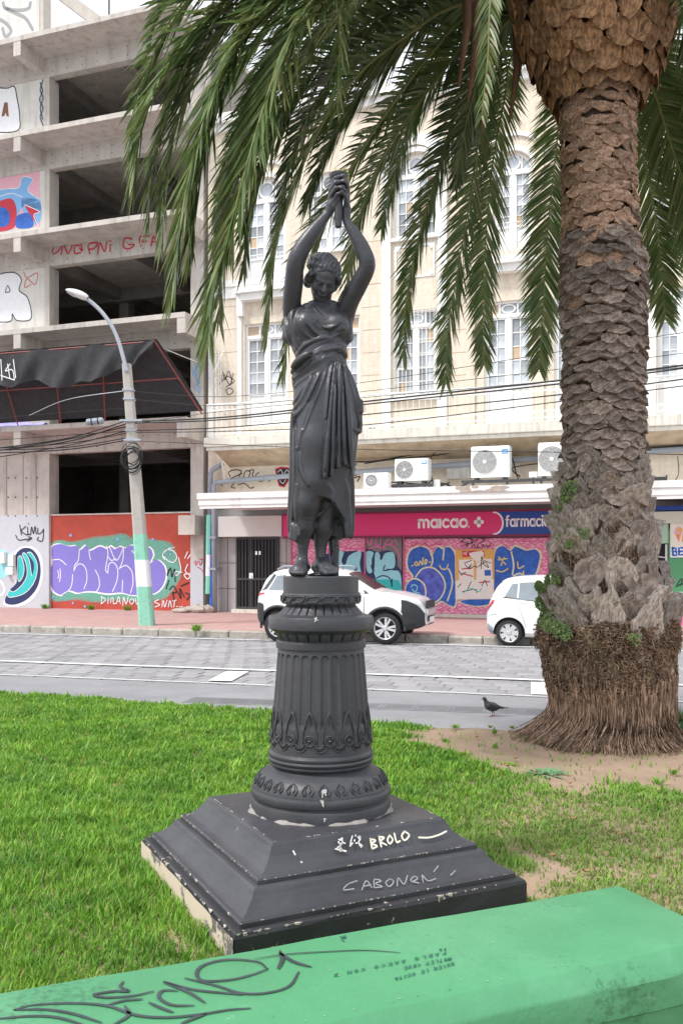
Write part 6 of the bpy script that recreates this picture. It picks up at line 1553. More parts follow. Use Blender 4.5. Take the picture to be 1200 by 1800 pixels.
for i in range(2600):                                   # brown sheath fibre caught between the leaf bases
    t = rnd.uniform(-PI - .2, .2); z = rnd.uniform(zfoot, zboot + .1); cx_, r = trunk(z); r -= rnd.uniform(.005, .035); ln = rnd.uniform(.06, .16); t2 = t + rnd.gauss(0, .12)
    fibre([(cx_ + r * math.cos(t), r * math.sin(t), z), (cx_ + (r + .02) * math.cos(t2), (r + .02) * math.sin(t2), z - ln * .5), (cx_ + (r + .012) * math.cos(t2 + .03), (r + .012) * math.sin(t2), z - ln)], rnd.uniform(.003, .007))
fo = link('root_fibres', npmesh('root_fibres', [tuple(v) for v in RV], RQ, smooth=True), root_m, palm); fo['kind'] = 'stuff'
# ------------------------------------------------------------------ fronds
fm = bpy.data.materials.new('palm_leaflet'); fm.use_nodes = True
t = fm.node_tree; bs = t.nodes['Principled BSDF']; bs.inputs['Roughness'].default_value = .42; bs.inputs['Specular IOR Level'].default_value = .45
ge = t.nodes.new('ShaderNodeNewGeometry'); rp = t.nodes.new('ShaderNodeValToRGB')
rp.color_ramp.elements[0].color = (.075, .13, .04, 1); rp.color_ramp.elements[1].color = (.20, .265, .085, 1)
e = rp.color_ramp.elements.new(.6); e.color = (.135, .205, .06, 1); e = rp.color_ramp.elements.new(.95); e.color = (.25, .26, .11, 1)
t.links.new(ge.outputs['Random Per Island'], rp.inputs[0]); t.links.new(rp.outputs[0], bs.inputs['Base Color'])
tr = t.nodes.new('ShaderNodeBsdfTranslucent'); t.links.new(rp.outputs[0], tr.inputs[0]); ms = t.nodes.new('ShaderNodeMixShader'); ms.inputs[0].default_value = .32
t.links.new(bs.outputs[0], ms.inputs[1]); t.links.new(tr.outputs[0], ms.inputs[2]); t.links.new(ms.outputs[0], t.nodes['Material Output'].inputs[0])
rachis_m = mat('palm_rachis', (.20, .22, .08), .5, .15, 8, .1)
axis0 = pb + Vector((0, 0, 6.8))
def frond(ctrl, L0=.50, seed=1, pairs=150, vee=.35, first=.10, droop=.35, wid=.013, twist=0.0, thin=1.0):
    r = np.random.default_rng(seed)
    C = np.array(cat_spline([tuple(c) for c in ctrl], 14)); seg = np.linalg.norm(np.diff(C, axis=0), axis=1); cum = np.concatenate([[0], np.cumsum(seg)]); tot = cum[-1]
    def at(s): return np.array([np.interp(s * tot, cum, C[:, k]) for k in range(3)])
    RVt = [Vector(c) for c in C]
    o0 = Vector(C[0]); 
    V = []; Q = []; T3 = []
    for i in range(pairs * 2):
        s = first + (1 - first) * ((i // 2 + r.random() * .8) / pairs); side = 1 if i % 2 else -1
        p = at(s); T = at(min(1, s + .01)) - at(max(0, s - .01)); T /= np.linalg.norm(T) + 1e-9
        outw = np.array([p[0] - axis0.x, p[1] - axis0.y, 0]); outw /= np.linalg.norm(outw) + 1e-6
        N_ = np.array([0, 0, 1.0]) + outw * .55; N_ -= T * (N_ @ T); N_ /= np.linalg.norm(N_) + 1e-9
        B = np.cross(T, N_)
        if twist: c_, s_ = math.cos(twist), math.sin(twist); B, N_ = B * c_ + N_ * s_, N_ * c_ - B * s_
        ln = L0 * (.5 + .5 * math.sin(min(1, s * 1.7 + .05) * PI / 2)) * (1 - .58 * max(0, (s - .62) / .38) ** 1.4) * r.uniform(.82, 1.1)
        a = math.radians(60 - 24 * s) + r.normal(0, .07)
        d = B * side * math.sin(a) + T * math.cos(a) + N_ * (vee * (1 - s * .6) + r.normal(0, .09)); d /= np.linalg.norm(d)
        wv = np.cross(d, N_) ; wv /= np.linalg.norm(wv) + 1e-9
        ro = r.normal(0, .5); nn = np.cross(wv, d); wv = wv * math.cos(ro) + nn * math.sin(ro)
        g = droop * r.uniform(.7, 1.3); b = len(V)
        for f, wf in ((0, .55), (.3, 1.0), (.62, .85)):
            c = p + d * ln * f; c[2] -= g * ln * f * f
            V.append(c - wv * wid * wf); V.append(c + wv * wid * wf)
        c = p + d * ln; c[2] -= g * ln; V.append(c)
        Q += [(b, b + 1, b + 3, b + 2), (b + 2, b + 3, b + 5, b + 4)]; T3.append((b + 4, b + 5, b + 6))
    V = np.array(V) - np.array(o0)
    o = link('frond', npmesh('frond', V, Q, T3), fm, palm); o.location = o0 - pb
    n = len(RVt); ra = MB().tube([v - o0 for v in RVt], [.028 * (1 - .85 * i / (n - 1)) * thin for i in range(n)], 6).build('rachis', rachis_m, o, smooth=True)
    return o
CR = lambda px, py, Y: P(px, py, Y)
heart = lambda dx, dz, dy=0: Vector((pb.x + dx, TY + dy, 6.9 + dz))
FR = [
 # control path (photo col, row, distance) from crown to tip, leaflet length
 ([heart(-.3, .5), CR(760, -190, 8.1), CR(520, -90, 7.6), CR(383, 10, 7.3), CR(317, 87, 7.2), CR(270, 170, 7.1), CR(245, 240, 7.1), CR(233, 335, 7.1)], .50),
 ([heart(-.3, .45, -.2), CR(800, -160, 7.8), CR(600, -80, 7.2), CR(470, 20, 6.9), CR(400, 113, 6.8), CR(350, 243, 6.7), CR(322, 380, 6.7), CR(303, 520, 6.7)], .52),
 ([heart(-.3, .4, -.3), CR(820, -150, 7.6), CR(660, -70, 7.0), CR(543, 10, 6.7), CR(483, 133, 6.6), CR(440, 270, 6.5), CR(405, 400, 6.5), CR(372, 520, 6.5), CR(366, 605, 6.5)], .52),
 ([heart(-.3, .42, .1), CR(800, -120, 8.2), CR(640, -60, 7.8), CR(510, 60, 7.4), CR(440, 220, 7.3), CR(400, 400, 7.2), CR(368, 520, 7.2), CR(358, 590, 7.2)], .50),
 ([heart(-.35, .3, .2), CR(800, 10, 8.9), CR(717, 60, 8.8), CR(633, 127, 8.7), CR(565, 220, 8.6), CR(502, 368, 8.5), CR(482, 450, 8.5), CR(466, 600, 8.5)], .48),
 ([heart(-.3, .3, .3), CR(850, 0, 9.2), CR(760, 90, 9.2), CR(672, 207, 9.1), CR(614, 300, 9.0), CR(560, 400, 9.0), CR(520, 500, 9.0), CR(497, 660, 9.0)], .50),
 ([heart(-.3, .2, .4), CR(850, 40, 9.4), CR(775, 130, 9.5), CR(700, 230, 9.5), CR(655, 312, 9.5), CR(625, 410, 9.5), CR(600, 560, 9.5)], .46),
 ([heart(-.25, .1, .5), CR(870, 60, 9.6), CR(815, 150, 9.8), CR(780, 260, 9.8), CR(745, 380, 9.8), CR(717, 500, 9.8), CR(708, 625, 9.8)], .44),
 ([heart(-.2, .1, .6), CR(885, 80, 9.8), CR(850, 180, 10), CR(830, 320, 10), CR(805, 470, 10), CR(785, 590, 10), CR(783, 675, 10)], .42),
 ([heart(-.2, .0, .7), CR(905, 90, 9.9), CR(885, 180, 10.2), CR(865, 290, 10.3), CR(853, 420, 10.3), CR(848, 530, 10.3), CR(850, 640, 10.3)], .40),
 ([heart(-.1, .0, .8), CR(985, 130, 10), CR(984, 180, 10.3), CR(976, 270, 10.5), CR(964, 383, 10.5), CR(956, 500, 10.5), CR(946, 650, 10.5)], .42),
 ([heart(.15, .1, .6), CR(1105, 160, 9.8), CR(1118, 227, 10), CR(1143, 333, 10), CR(1158, 433, 10), CR(1168, 560, 10)], .42),
 ([heart(.3, .2, .3), CR(1125, 110, 9.2), CR(1150, 165, 9.4), CR(1178, 253, 9.5), CR(1205, 340, 9.5), CR(1225, 480, 9.5)], .48),
 ([heart(-.1, .6, -.5), CR(930, -140, 7.4), CR(880, -90, 6.9), CR(862, 0, 6.8), CR(857, 100, 6.8), CR(846, 205, 6.8)], .20),
 ([heart(-.3, .5, -.3), CR(760, -150, 7.4), CR(640, -80, 6.9), CR(602, 0, 6.7), CR(596, 100, 6.7), CR(592, 195, 6.7)], .30),
 ([heart(-.35, .7, .3), CR(760, -200, 8.6), CR(520, -170, 8.2), CR(370, -80, 8.0), CR(290, 0, 7.9), CR(258, 75, 7.9)], .45),
 ([heart(-.35, .5, .6), CR(800, -60, 9.4), CR(680, -20, 9.4), CR(560, 60, 9.3), CR(470, 160, 9.2), CR(410, 300, 9.2), CR(380, 420, 9.2)], .50),
 ([heart(-.3, .6, .0), CR(780, -140, 8.3), CR(600, -90, 7.9), CR(450, -10, 7.7), CR(370, 80, 7.6), CR(320, 190, 7.6), CR(290, 310, 7.6), CR(285, 420, 7.6)], .50),
 ([heart(-.35, .3, .5), CR(820, -20, 9.3), CR(740, 20, 9.4), CR(640, 80, 9.4), CR(560, 170, 9.3), CR(510, 280, 9.3), CR(490, 380, 9.3)], .50),
 ([heart(-.3, .5, -.2), CR(800, -100, 7.9), CR(690, -40, 7.5), CR(600, 20, 7.3), CR(530, 120, 7.2), CR(480, 250, 7.1), CR(440, 380, 7.1), CR(430, 470, 7.1)], .48),
 ([heart(.3, .4, -.2), CR(1180, -60, 8.2), CR(1230, 40, 7.8), CR(1235, 160, 7.8)], .40),
 ([heart(.35, .4, .3), CR(1180, -40, 9), CR(1215, 60, 9), CR(1240, 200, 9), CR(1245, 330, 9)], .48),
 ([heart(.3, .2, .6), CR(1140, 60, 9.6), CR(1175, 140, 9.8), CR(1215, 250, 9.9), CR(1235, 400, 9.9)], .46),
 ([heart(-.2, .3, .6), CR(880, 0, 9.6), CR(800, 60, 9.9), CR(740, 150, 10), CR(700, 280, 10), CR(670, 400, 10)], .42),
 ([heart(-.3, .55, .4), CR(780, -110, 9.0), CR(600, -60, 8.8), CR(480, 30, 8.6), CR(400, 150, 8.5), CR(350, 280, 8.5)], .48),
 ([heart(-.25, .1, .3), CR(900, 30, 9.3), CR(850, 110, 9.5), CR(815, 230, 9.6), CR(800, 330, 9.6)], .40),
]
FR += [([heart(-.3, .5, -.1), CR(790, -150, 8.0), CR(620, -110, 7.5), CR(500, -40, 7.2), CR(430, 60, 7.1), CR(380, 190, 7.0), CR(345, 330, 7.0), CR(335, 440, 7.0)], .52),
 ([heart(-.3, .5, 0), CR(770, -170, 8.1), CR(560, -100, 7.6), CR(420, -10, 7.4), CR(340, 90, 7.3), CR(295, 200, 7.25), CR(268, 300, 7.2), CR(262, 380, 7.2)], .5),
 ([heart(-.3, .45, -.25), CR(820, -140, 7.6), CR(680, -80, 7.1), CR(570, 0, 6.8), CR(500, 110, 6.7), CR(455, 240, 6.6), CR(420, 360, 6.6), CR(392, 470, 6.6), CR(385, 560, 6.6)], .5),
([heart(-.3, .5, -.1), CR(790, -150, 8.0), CR(620, -110, 7.5), CR(500, -40, 7.2), CR(430, 60, 7.1), CR(380, 190, 7.0), CR(345, 330, 7.0), CR(335, 440, 7.0)], .52),
 ([heart(-.3, .6, .1), CR(740, -190, 8.3), CR(500, -120, 7.9), CR(360, -30, 7.7), CR(290, 60, 7.6), CR(250, 150, 7.6), CR(228, 260, 7.6)], .48),
 ([heart(-.35, .4, .4), CR(820, -40, 9.2), CR(720, 0, 9.2), CR(620, 60, 9.1), CR(530, 150, 9.0), CR(460, 280, 9.0), CR(425, 400, 9.0)], .52),
 ([heart(-.35, .35, .35), CR(840, -20, 9.2), CR(760, 30, 9.3), CR(690, 90, 9.3), CR(620, 180, 9.2), CR(570, 270, 9.2), CR(540, 360, 9.2)], .50),
 ([heart(-.3, .5, .2), CR(800, -90, 8.8), CR(680, -50, 8.6), CR(560, 20, 8.4), CR(480, 110, 8.3), CR(420, 230, 8.2), CR(390, 340, 8.2), CR(380, 430, 8.2)], .50)]
for i, (c_, ll) in enumerate(FR): frond(c_, ll * (1.32 if c_[-1].x < -.75 else 1.12), 100 + i, 200 if ll > .3 else 110, droop=.14 if i not in (13, 14) else .5, wid=.0135 if ll > .3 else .009, thin=.55 if 6 < i < 12 else .8, vee=.18)
# the rest of the crown, above the picture: it shades the trunk
for i in range(26):
    a = i * 2.399 + .4; el = .25 + .9 * (i / 26); R_ = rnd.uniform(2.6, 3.6)
    h0 = heart(.25 * math.cos(a), .5 + .4 * el, .25 * math.sin(a)); d = Vector((math.cos(a), math.sin(a), 0))
    pts = [h0, h0 + d * R_ * .3 + Vector((0, 0, .9 * el + .3)), h0 + d * R_ * .65 + Vector((0, 0, 1.1 * el + .3)), h0 + d * R_ * .95 + Vector((0, 0, .75 * el - .1)), h0 + d * R_ * 1.1 + Vector((0, 0, .3 * el - .8))]
    bad = any(0 < CX + FPX * q.x / q.y < 1200 and HY - FPX * (q.z - CAMZ) / q.y > -60 for q in pts[1:] if q.y > 0.5) or any(q.y < 4.5 for q in pts)
    if not bad: frond(pts, .5, 300 + i, 110, thin=.8)
# dry hanging fibre and dead stalks under the crown
dead = mat('dead_stalk', (.16, .085, .055), .9, .2, 8, .3)
for px, y0, y1, Y in ((822, 20, 180, 8.3), (845, 0, 230, 8.4), (806, -20, 150, 8.3), (895, 60, 215, 8.9)):
    a, b = P(px + 14, y0 - 40, Y), P(px, y1, Y); MB().tube([a - pb, a.lerp(b, .5) - pb + Vector((.04, 0, 0)), b - pb], [.05, .045, .012], 6).build('dead_stalk', dead, palm, smooth=True)
# ------------------------------------------------------------------ ivy on the trunk's left side
ivm = bpy.data.materials.new('ivy_leaf'); ivm.use_nodes = True
t = ivm.node_tree; bs = t.nodes['Principled BSDF']; bs.inputs['Roughness'].default_value = .5
ge = t.nodes.new('ShaderNodeNewGeometry'); rp = t.nodes.new('ShaderNodeValToRGB'); rp.color_ramp.elements[0].color = (.06, .12, .03, 1); rp.color_ramp.elements[1].color = (.22, .30, .09, 1)
t.links.new(ge.outputs['Random Per Island'], rp.inputs[0]); t.links.new(rp.outputs[0], bs.inputs['Base Color'])
def ivy(blobs, n, label, size=.022):
    c0 = P(blobs[0][0], blobs[0][1], TY - .35); V = []; Fc = []
    root = empty('ivy', c0, 0, label, 'plant', 'greenery on the palm trunk')
    for i in range(n):
        px, py, r = rnd.choice(blobs); a = rnd.uniform(0, 2 * PI); rr = r * math.sqrt(rnd.random())
        y_ = py + rr * math.sin(a) * 1.2; x_ = px + rr * math.cos(a)
        zz = float((P(0, y_, TY) - pb).z); cx_, rad = trunk(max(0, zz)); X = (x_ - CX) / FPX * TY - pb.x - cx_
        yy = -math.sqrt(max(.0, (rad + .05) ** 2 - X * X)) * rnd.uniform(.85, 1.12)
        p = Vector((pb.x + cx_ + X, TY + yy, zz)) - c0; s_ = size * rnd.uniform(.6, 1.3)
        n_ = Vector((rnd.gauss(-.3, .5), rnd.gauss(-.7, .4), rnd.gauss(.4, .4))).normalized(); u_ = n_.cross(Vector((0, 0, 1))).normalized(); v_ = n_.cross(u_); ro = rnd.uniform(0, 6.28); u_, v_ = u_ * math.cos(ro) + v_ * math.sin(ro), v_ * math.cos(ro) - u_ * math.sin(ro)
        b = len(V); V += [p - u_ * s_, p + v_ * s_ * .8 + n_ * s_ * .2, p + u_ * s_, p - v_ * s_ * .8 + n_ * s_ * .2]; Fc.append((b, b + 1, b + 2, b + 3))
    o = link('leaves', npmesh('leaves', [tuple(v) for v in V], Fc), ivm, root); o['kind'] = 'stuff'
    MB().tube([P(q[0] + 12, q[1] + 6, TY - .1) - c0 for q in blobs], .006, 5).build('stem', dead, root)
ivy([(985, 868, 13), (978, 880, 10), (992, 858, 8), (975, 892, 5)], 420, 'small ivy tuft at the top of the grey leaf bases, left side of the palm', .013)
ivy([(990, 938, 12), (980, 948, 10), (1005, 940, 8), (985, 958, 6)], 300, 'ivy tuft halfway down the grey leaf bases of the palm', .012)
ivy([(958, 1040, 13), (952, 1060, 12), (962, 1080, 14), (965, 1020, 9), (955, 1095, 12), (968, 1105, 12), (946, 1030, 7)], 1900, 'dense ivy climbing the left flank of the palm next to the hatchback', .0135)
ivy([(1076, 1112, 9), (1068, 1108, 7)], 130, 'tiny fern tuft on the root boss of the palm', .010)
# ------------------------------------------------------------------ stepped base of the statue
SC = Vector((-.104, 4.67, 0))                           # axis of the monument
BASE_C = SC.copy(); ang = math.radians(26.5)
BASE_A = Vector((math.cos(ang), math.sin(ang), 0)); BASE_B = Vector((-math.sin(ang), math.cos(ang), 0)); BASE_S = .728
def worn_black(name, col, chip, amt=.60, sc=9.0, rough=.5):
    """dark paint with chips showing pale plaster"""
    m = mat(name, col, rough, .22, 3, .18, 45, stain=tuple(c * 1.7 for c in col), sscale=2.5, samt=.6)
    t = m.node_tree; b = t.nodes['Principled BSDF']; src = b.inputs['Base Color'].links[0].from_socket
    tc = t.nodes.new('ShaderNodeTexCoord'); n = t.nodes.new('ShaderNodeTexNoise'); n.inputs['Scale'].default_value = sc; n.inputs['Detail'].default_value = 9; n.inputs['Roughness'].default_value = .72
    t.links.new(tc.outputs['Object'], n.inputs['Vector'])
    r = t.nodes.new('ShaderNodeValToRGB'); r.color_ramp.elements[0].position = amt; r.color_ramp.elements[1].position = amt + .02
    t.links.new(n.outputs['Fac'], r.inputs[0]); mx_ = t.nodes.new('ShaderNodeMixRGB'); mx_.inputs[2].default_value = (*chip, 1)
    t.links.new(r.outputs[0], mx_.inputs[0]); t.links.new(src, mx_.inputs[1]); t.links.new(mx_.outputs[0], b.inputs['Base Color']); return m
black_base = worn_black('black_painted_plaster', (.050, .050, .058), (.55, .50, .45), .665, 7.0, .45)
slab_paint = worn_black('black_painted_slab', (.030, .030, .034), (.50, .44, .37), .615, 5.0, .5)
slab_side = worn_black('flaked_slab_side', (.15, .14, .135), (.60, .50, .40), .475, 3.0, .7)
base = empty('stepped_base', SC, ang, 'black painted stepped square base with chipped edges under the statue pedestal', 'pedestal base')
def square_loft(prof, name, m, cap=True, wob=.0, sub=1):
    mb = MB(); V = []; n = len(prof); K = 4 * 10
    for s_, z in prof:
        for q in range(4):
            a = [(-1, -1), (1, -1), (1, 1), (-1, 1)][q]; b = [(1, -1), (1, 1), (-1, 1), (-1, -1)][q]
            for k in range(10):
                f = k / 10; V.append(((a[0] + (b[0] - a[0]) * f) * s_ + rnd.uniform(-wob, wob), (a[1] + (b[1] - a[1]) * f) * s_ + rnd.uniform(-wob, wob), z + rnd.uniform(-wob, wob) * .6))
    Fc = [(j * K + i, j * K + (i + 1) % K, (j + 1) * K + (i + 1) % K, (j + 1) * K + i) for j in range(n - 1) for i in range(K)]
    if cap: Fc.append(tuple((n - 1) * K + i for i in range(K)))
    return mb.add(V, Fc).build(name, m, base)
S0 = BASE_S
square_loft([(S0, -.06), (S0, .06), (S0 * .999, .128), (S0 * .992, .144), (S0 * .98, .150), (.66, .152)], 'slab', slab_paint, wob=.0025)
# flaked plaster on the slab's left side
sd = MB().grid(lambda u, v: (-S0 - .0035 - .0015 * math.sin(u * 40), S0 * (1 - 2 * u), -.05 + .183 * v), 40, 6); sd.build('flaked_side', slab_side, base)
square_loft([(.690, .1525), (.690, .170), (.684, .178), (.668, .180), (.655, .186), (.640, .196), (.618, .215), (.600, .238), (.588, .258), (.580, .266), (.566, .268)], 'lower_step', black_base, wob=.0012)
square_loft([(.562, .2685), (.562, .286), (.556, .294), (.540, .297), (.525, .303), (.500, .322), (.475, .350), (.458, .378), (.450, .394), (.440, .402), (.432, .4045)], 'upper_step', black_base, wob=.0012)
# chipped paint along the edges
chip_m = mat('bare_plaster_chip', (.50, .46, .41), .9, .2, 30, .3, 60)
def chips(s_, z, n, name='edge_chips', big=1.0):
    mb = MB()
    for k in range(n):
        side = rnd.choice(((0, -1), (0, -1), (-1, 0), (-1, 0), (1, 0))); a = rnd.uniform(-s_, s_ - .03); l = rnd.uniform(.006, .035) * big * (1 if rnd.random() < .85 else 2); h = rnd.uniform(.002, .009) * big; t_ = rnd.uniform(.003, .012) * big; e = .0022
        mid = a + l * rnd.uniform(.3, .7)
        def pt(al, out, zz): return (al, side[1] * (s_ + e - out), zz) if side[0] == 0 else (side[0] * (s_ + e - out), al, zz)
        V = [pt(a, 0, z + e), pt(mid, 0, z + e), pt(a + l, 0, z + e), pt(mid + .2 * l, 0, z - h), pt(mid - .2 * l, 0, z - h * .8), pt(mid - .1 * l, t_, z + e), pt(mid + .25 * l, t_ * .7, z + e)]
        mb.add(V, [(0, 4, 3, 2, 1), (0, 1, 2, 6, 5)])
    o = mb.build(name, chip_m, base); o['kind'] = 'stuff'
chips(S0, .147, 20, big=1.3); chips(S0, .147, 60, big=.5); chips(.69, .172, 14, big=.8); chips(.69, .172, 60, big=.4); chips(.562, .289, 12, big=.7); chips(.562, .289, 60, big=.4); chips(.435, .4025, 40, big=.7)
# ring of pale mortar round the foot of the drum
mort = mat('pale_mortar', (.27, .25, .235), .9, .25, 12, .6, 40, bdist=.01)
m = MB(); n_ = 90
for k in range(n_):
    t = 2 * PI * k / n_; r1 = .352 + .008 + .008 * math.sin(t * 7) + .007 * math.sin(t * 17 + 1) + rnd.uniform(-.005, .005)
    m.v += [(.34 * math.cos(t), .34 * math.sin(t), .4245), (r1 * .965 * math.cos(t), r1 * .965 * math.sin(t), .4165), (r1 * math.cos(t), r1 * math.sin(t), .4050)]; m.n += 3
m.f = [(k * 3 + q, k * 3 + q + 1, ((k + 1) % n_) * 3 + q + 1, ((k + 1) % n_) * 3 + q) for k in range(n_) for q in (0, 1)]; m.f = [f[::-1] for f in m.f]
m.build('mortar_ring', mort, base, smooth=True)
# writing scratched and painted on the steps: on the sloping right-hand face
def onplane(px, py, p0, nrm):
    d = Vector(((px - CX) / FPX, 1, (HY - py) / FPX)); o = Vector((0, 0, CAMZ)); return o + d * ((p0 - o).dot(nrm) / d.dot(nrm))
def face_ribbon(strokes, p0, nrm, wd, name, m, parent, off=.004):
    nrm = nrm.normalized(); e1 = Vector((0, 0, 1)).cross(nrm).normalized(); e2 = nrm.cross(e1); mb = MB()
    for s in strokes:
        q = [onplane(a, b, p0, nrm) - p0 for a, b in s]; ribbon(mb, [(v.dot(e1), v.dot(e2)) for v in q], wd, 0, spl=5 if len(q) > 2 else 0, capn=3)
    inv = parent.matrix_world.inverted() if False else (Matrix.Translation(parent.location) @ Matrix.Rotation(parent.rotation_euler.z, 4, 'Z')).inverted()
    mb.v = [tuple(inv @ (p0 + e1 * x + e2 * z + nrm * off)) for x, y, z in mb.v]
    return mb.build(name, m, parent)
dn = -BASE_B                                              # outward of the right-hand front face
def step_face(s0, z0, s1, z1):
    p0 = SC + dn * s0 + Vector((0, 0, z0)); p1 = SC + dn * s1 + Vector((0, 0, z1)); v = p1 - p0; return p0, BASE_A.cross(v).normalized()
p0, nn_ = step_face(.520, .306, .456, .384)
chalk = mat('cream_marker', (.70, .66, .55), .7, .1, 20, .1); scratch = mat('scratched_white', (.30, .30, .32), .7, .3, 30, .1)
face_ribbon([[(649, 1476), (652, 1494)], [(649, 1477), (658, 1479), (652, 1485), (661, 1489), (652, 1494)], [(664, 1472), (668, 1490)], [(664, 1473), (673, 1474), (667, 1481), (677, 1487)], [(683, 1470), (679, 1478), (683, 1485), (688, 1478), (683, 1470)], [(691, 1467), (695, 1482), (701, 1480)], [(709, 1463), (704, 1471), (709, 1479), (717, 1470), (709, 1463)], [(734, 1474), (752, 1474), (770, 1469), (782, 1463)]], p0, nn_, .0085, 'lettering', chalk, base, .012)
wh_spot = mat('white_splash', (.62, .61, .60), .7, .2, 20, .2)
def splash(strokes, w_): face_ribbon(strokes, p0, nn_, w_, 'paint_splash', wh_spot, base, .012)
splash([[(x_ + rnd.gauss(0, 1.6), y_ + rnd.gauss(0, 1.6)), (x_ + rnd.gauss(0, 2), y_ + rnd.uniform(1, 5))] for x_, y_ in [(592 + rnd.random() * 12, 1472 + rnd.random() * 24) for _ in range(16)] + [(612 + rnd.random() * 24, 1468 + rnd.random() * 20) for _ in range(14)]], .0065); splash([[(514, 1498), (517, 1504)], [(588, 1494), (606, 1498)]], .008)
p1, n1_ = step_face(.645, .193, .590, .255)
face_ribbon([[(626, 1550), (610, 1556), (602, 1566), (620, 1564)], [(634, 1566), (642, 1550), (652, 1562)], [(636, 1560), (650, 1557)], [(656, 1562), (656, 1548), (668, 1550), (658, 1555), (670, 1560), (658, 1562)], [(684, 1546), (676, 1553), (682, 1560), (690, 1552), (684, 1546)], [(696, 1559), (698, 1545), (708, 1556), (714, 1541)], [(722, 1552), (732, 1546), (726, 1542), (720, 1550), (734, 1554)], [(742, 1553), (740, 1540), (750, 1550), (764, 1546)], [(760, 1534), (768, 1524)], [(790, 1540), (798, 1532)]], p1, n1_, .005, 'scratched_lettering', scratch, base, .011)
# ------------------------------------------------------------------ cast iron pedestal
def iron(name, col=(.066, .067, .076), rough=.42):
    m = mat(name, col, rough, .16, 6, .12, 60, spec=.55, stain=tuple(c * 1.55 for c in col), sscale=3.5, samt=.6); return m
iron_m = worn_black('painted_cast_iron', (.050, .051, .059), (.30, .30, .31), .70, 14, .42)
ped = empty('pedestal', SC + Vector((0, 0, .405)), 0, 'round fluted cast iron pedestal with rosettes and leaf mouldings', 'pedestal')
zy = lambda y: 1.65 - (y - 985) / 347.0 - .405
NP_ = 96
def ring_part(prof, name, mod=None, n=NP_, ang_=30):
    o = MB().lathe(prof, n, mod=mod).build(name, iron_m, ped, angle=ang_); return o
ring_part([(.352, .0), (.352, zy(1402)), (.349, zy(1399)), (.340, zy(1397)), (.340, zy(1394)), (.349, zy(1392)), (.352, zy(1388)), (.352, zy(1382)), (.348, zy(1379)), (.338, zy(1377.5))], 'drum')
ring_part([(.338, zy(1377.4)), (.337, zy(1374)), (.328, zy(1366)), (.312, zy(1358)), (.292, zy(1352)), (.262, zy(1347)), (.244, zy(1343)), (.238, zy(1340.5))], 'foot_moulding')
ring_part([(.240, zy(1340.4)), (.255, zy(1339)), (.262, zy(1336.5)), (.262, zy(1334)), (.256, zy(1332.5)), (.264, zy(1331)), (.268, zy(1328)), (.264, zy(1325)), (.257, zy(1324)), (.262, zy(1322.5)), (.263, zy(1319)), (.258, zy(1316)), (.254, zy(1313))], 'ring_moulding')
za_, zb_ = zy(1313), zy(1138)
def shaft_r(z): return .256 + (.217 - .256) * (z - za_) / (zb_ - za_)
NF = 28
def flute(r, z, t):
    f = (z - zy(1262)) / (zy(1146) - zy(1262))
    if f < 0 or f > 1.0: return r
    ph = (t * NF / (2 * PI)) % 1.0; x = abs(ph - .5) * 2                # 0 in the middle of a flute
    wdt = .80
    if f > .93: wdt *= math.sqrt(max(0, 1 - ((f - .93) / .07) ** 2))
    if x < wdt: return r - .0085 * (1 - (x / wdt) ** 4)
    return r
ring_part([(shaft_r(z), z) for z in np.concatenate([np.linspace(za_, zy(1262), 10), np.linspace(zy(1261), zy(1152), 12), np.linspace(zy(1151), zy(1143), 9), [zb_]])], 'shaft', flute, NF * 12, 45)
ring_part([(.217, zb_), (.226, zy(1137)), (.2275, zy(1133)), (.2275, zy(1126)), (.222, zy(1123.5)), (.214, zy(1122))], 'collar')
def leafy(n, a, z0, z1, p=2):
    def f(r, z, t):
        q = (z - z0) / (z1 - z0)
        if q < 0 or q > 1: return r
        x = abs(((t * n / (2 * PI)) % 1.0) - .5) * 2
        return r + a * (1 - x ** p) * math.sin(PI * min(1, q * 1.1 + .08)) ** .5 - (a * .8 if x > .86 else 0)
    return f
zl0, zl1 = zy(1122), zy(1105)
ring_part([(.210 + .046 * ((z - zl0) / (zl1 - zl0)) ** 2, z) for z in np.linspace(zl0, zl1, 16)], 'bell', leafy(24, .010, zl0, zl0 + (zl1 - zl0) * .75, 4), 24 * 8, 45)
ring_part([(.256, zl1), (.264, zy(1103)), (.2655, zy(1100)), (.2655, zy(1085)), (.261, zy(1082)), (.235, zy(1080)), (.212, zy(1078))], 'cornice')
zq0, zq1 = zy(1078), zy(1061)
ring_part([(.175 + .036 * (1 - (z - zq0) / (zq1 - zq0)) ** 2, z) for z in np.linspace(zq0, zq1, 12)], 'tongue_moulding', leafy(30, .008, zq0, zq1, 6), 30 * 8, 45)
ring_part([(.175, zq1), (.194, zy(1060.5)), (.1985, zy(1059)), (.1985, zy(1044)), (.194, zy(1042)), (.1905, zy(1041.5)), (.1905, zy(1014)), (.187, zy(1012.5)), (.0, zy(1012.2))], 'top_drum')
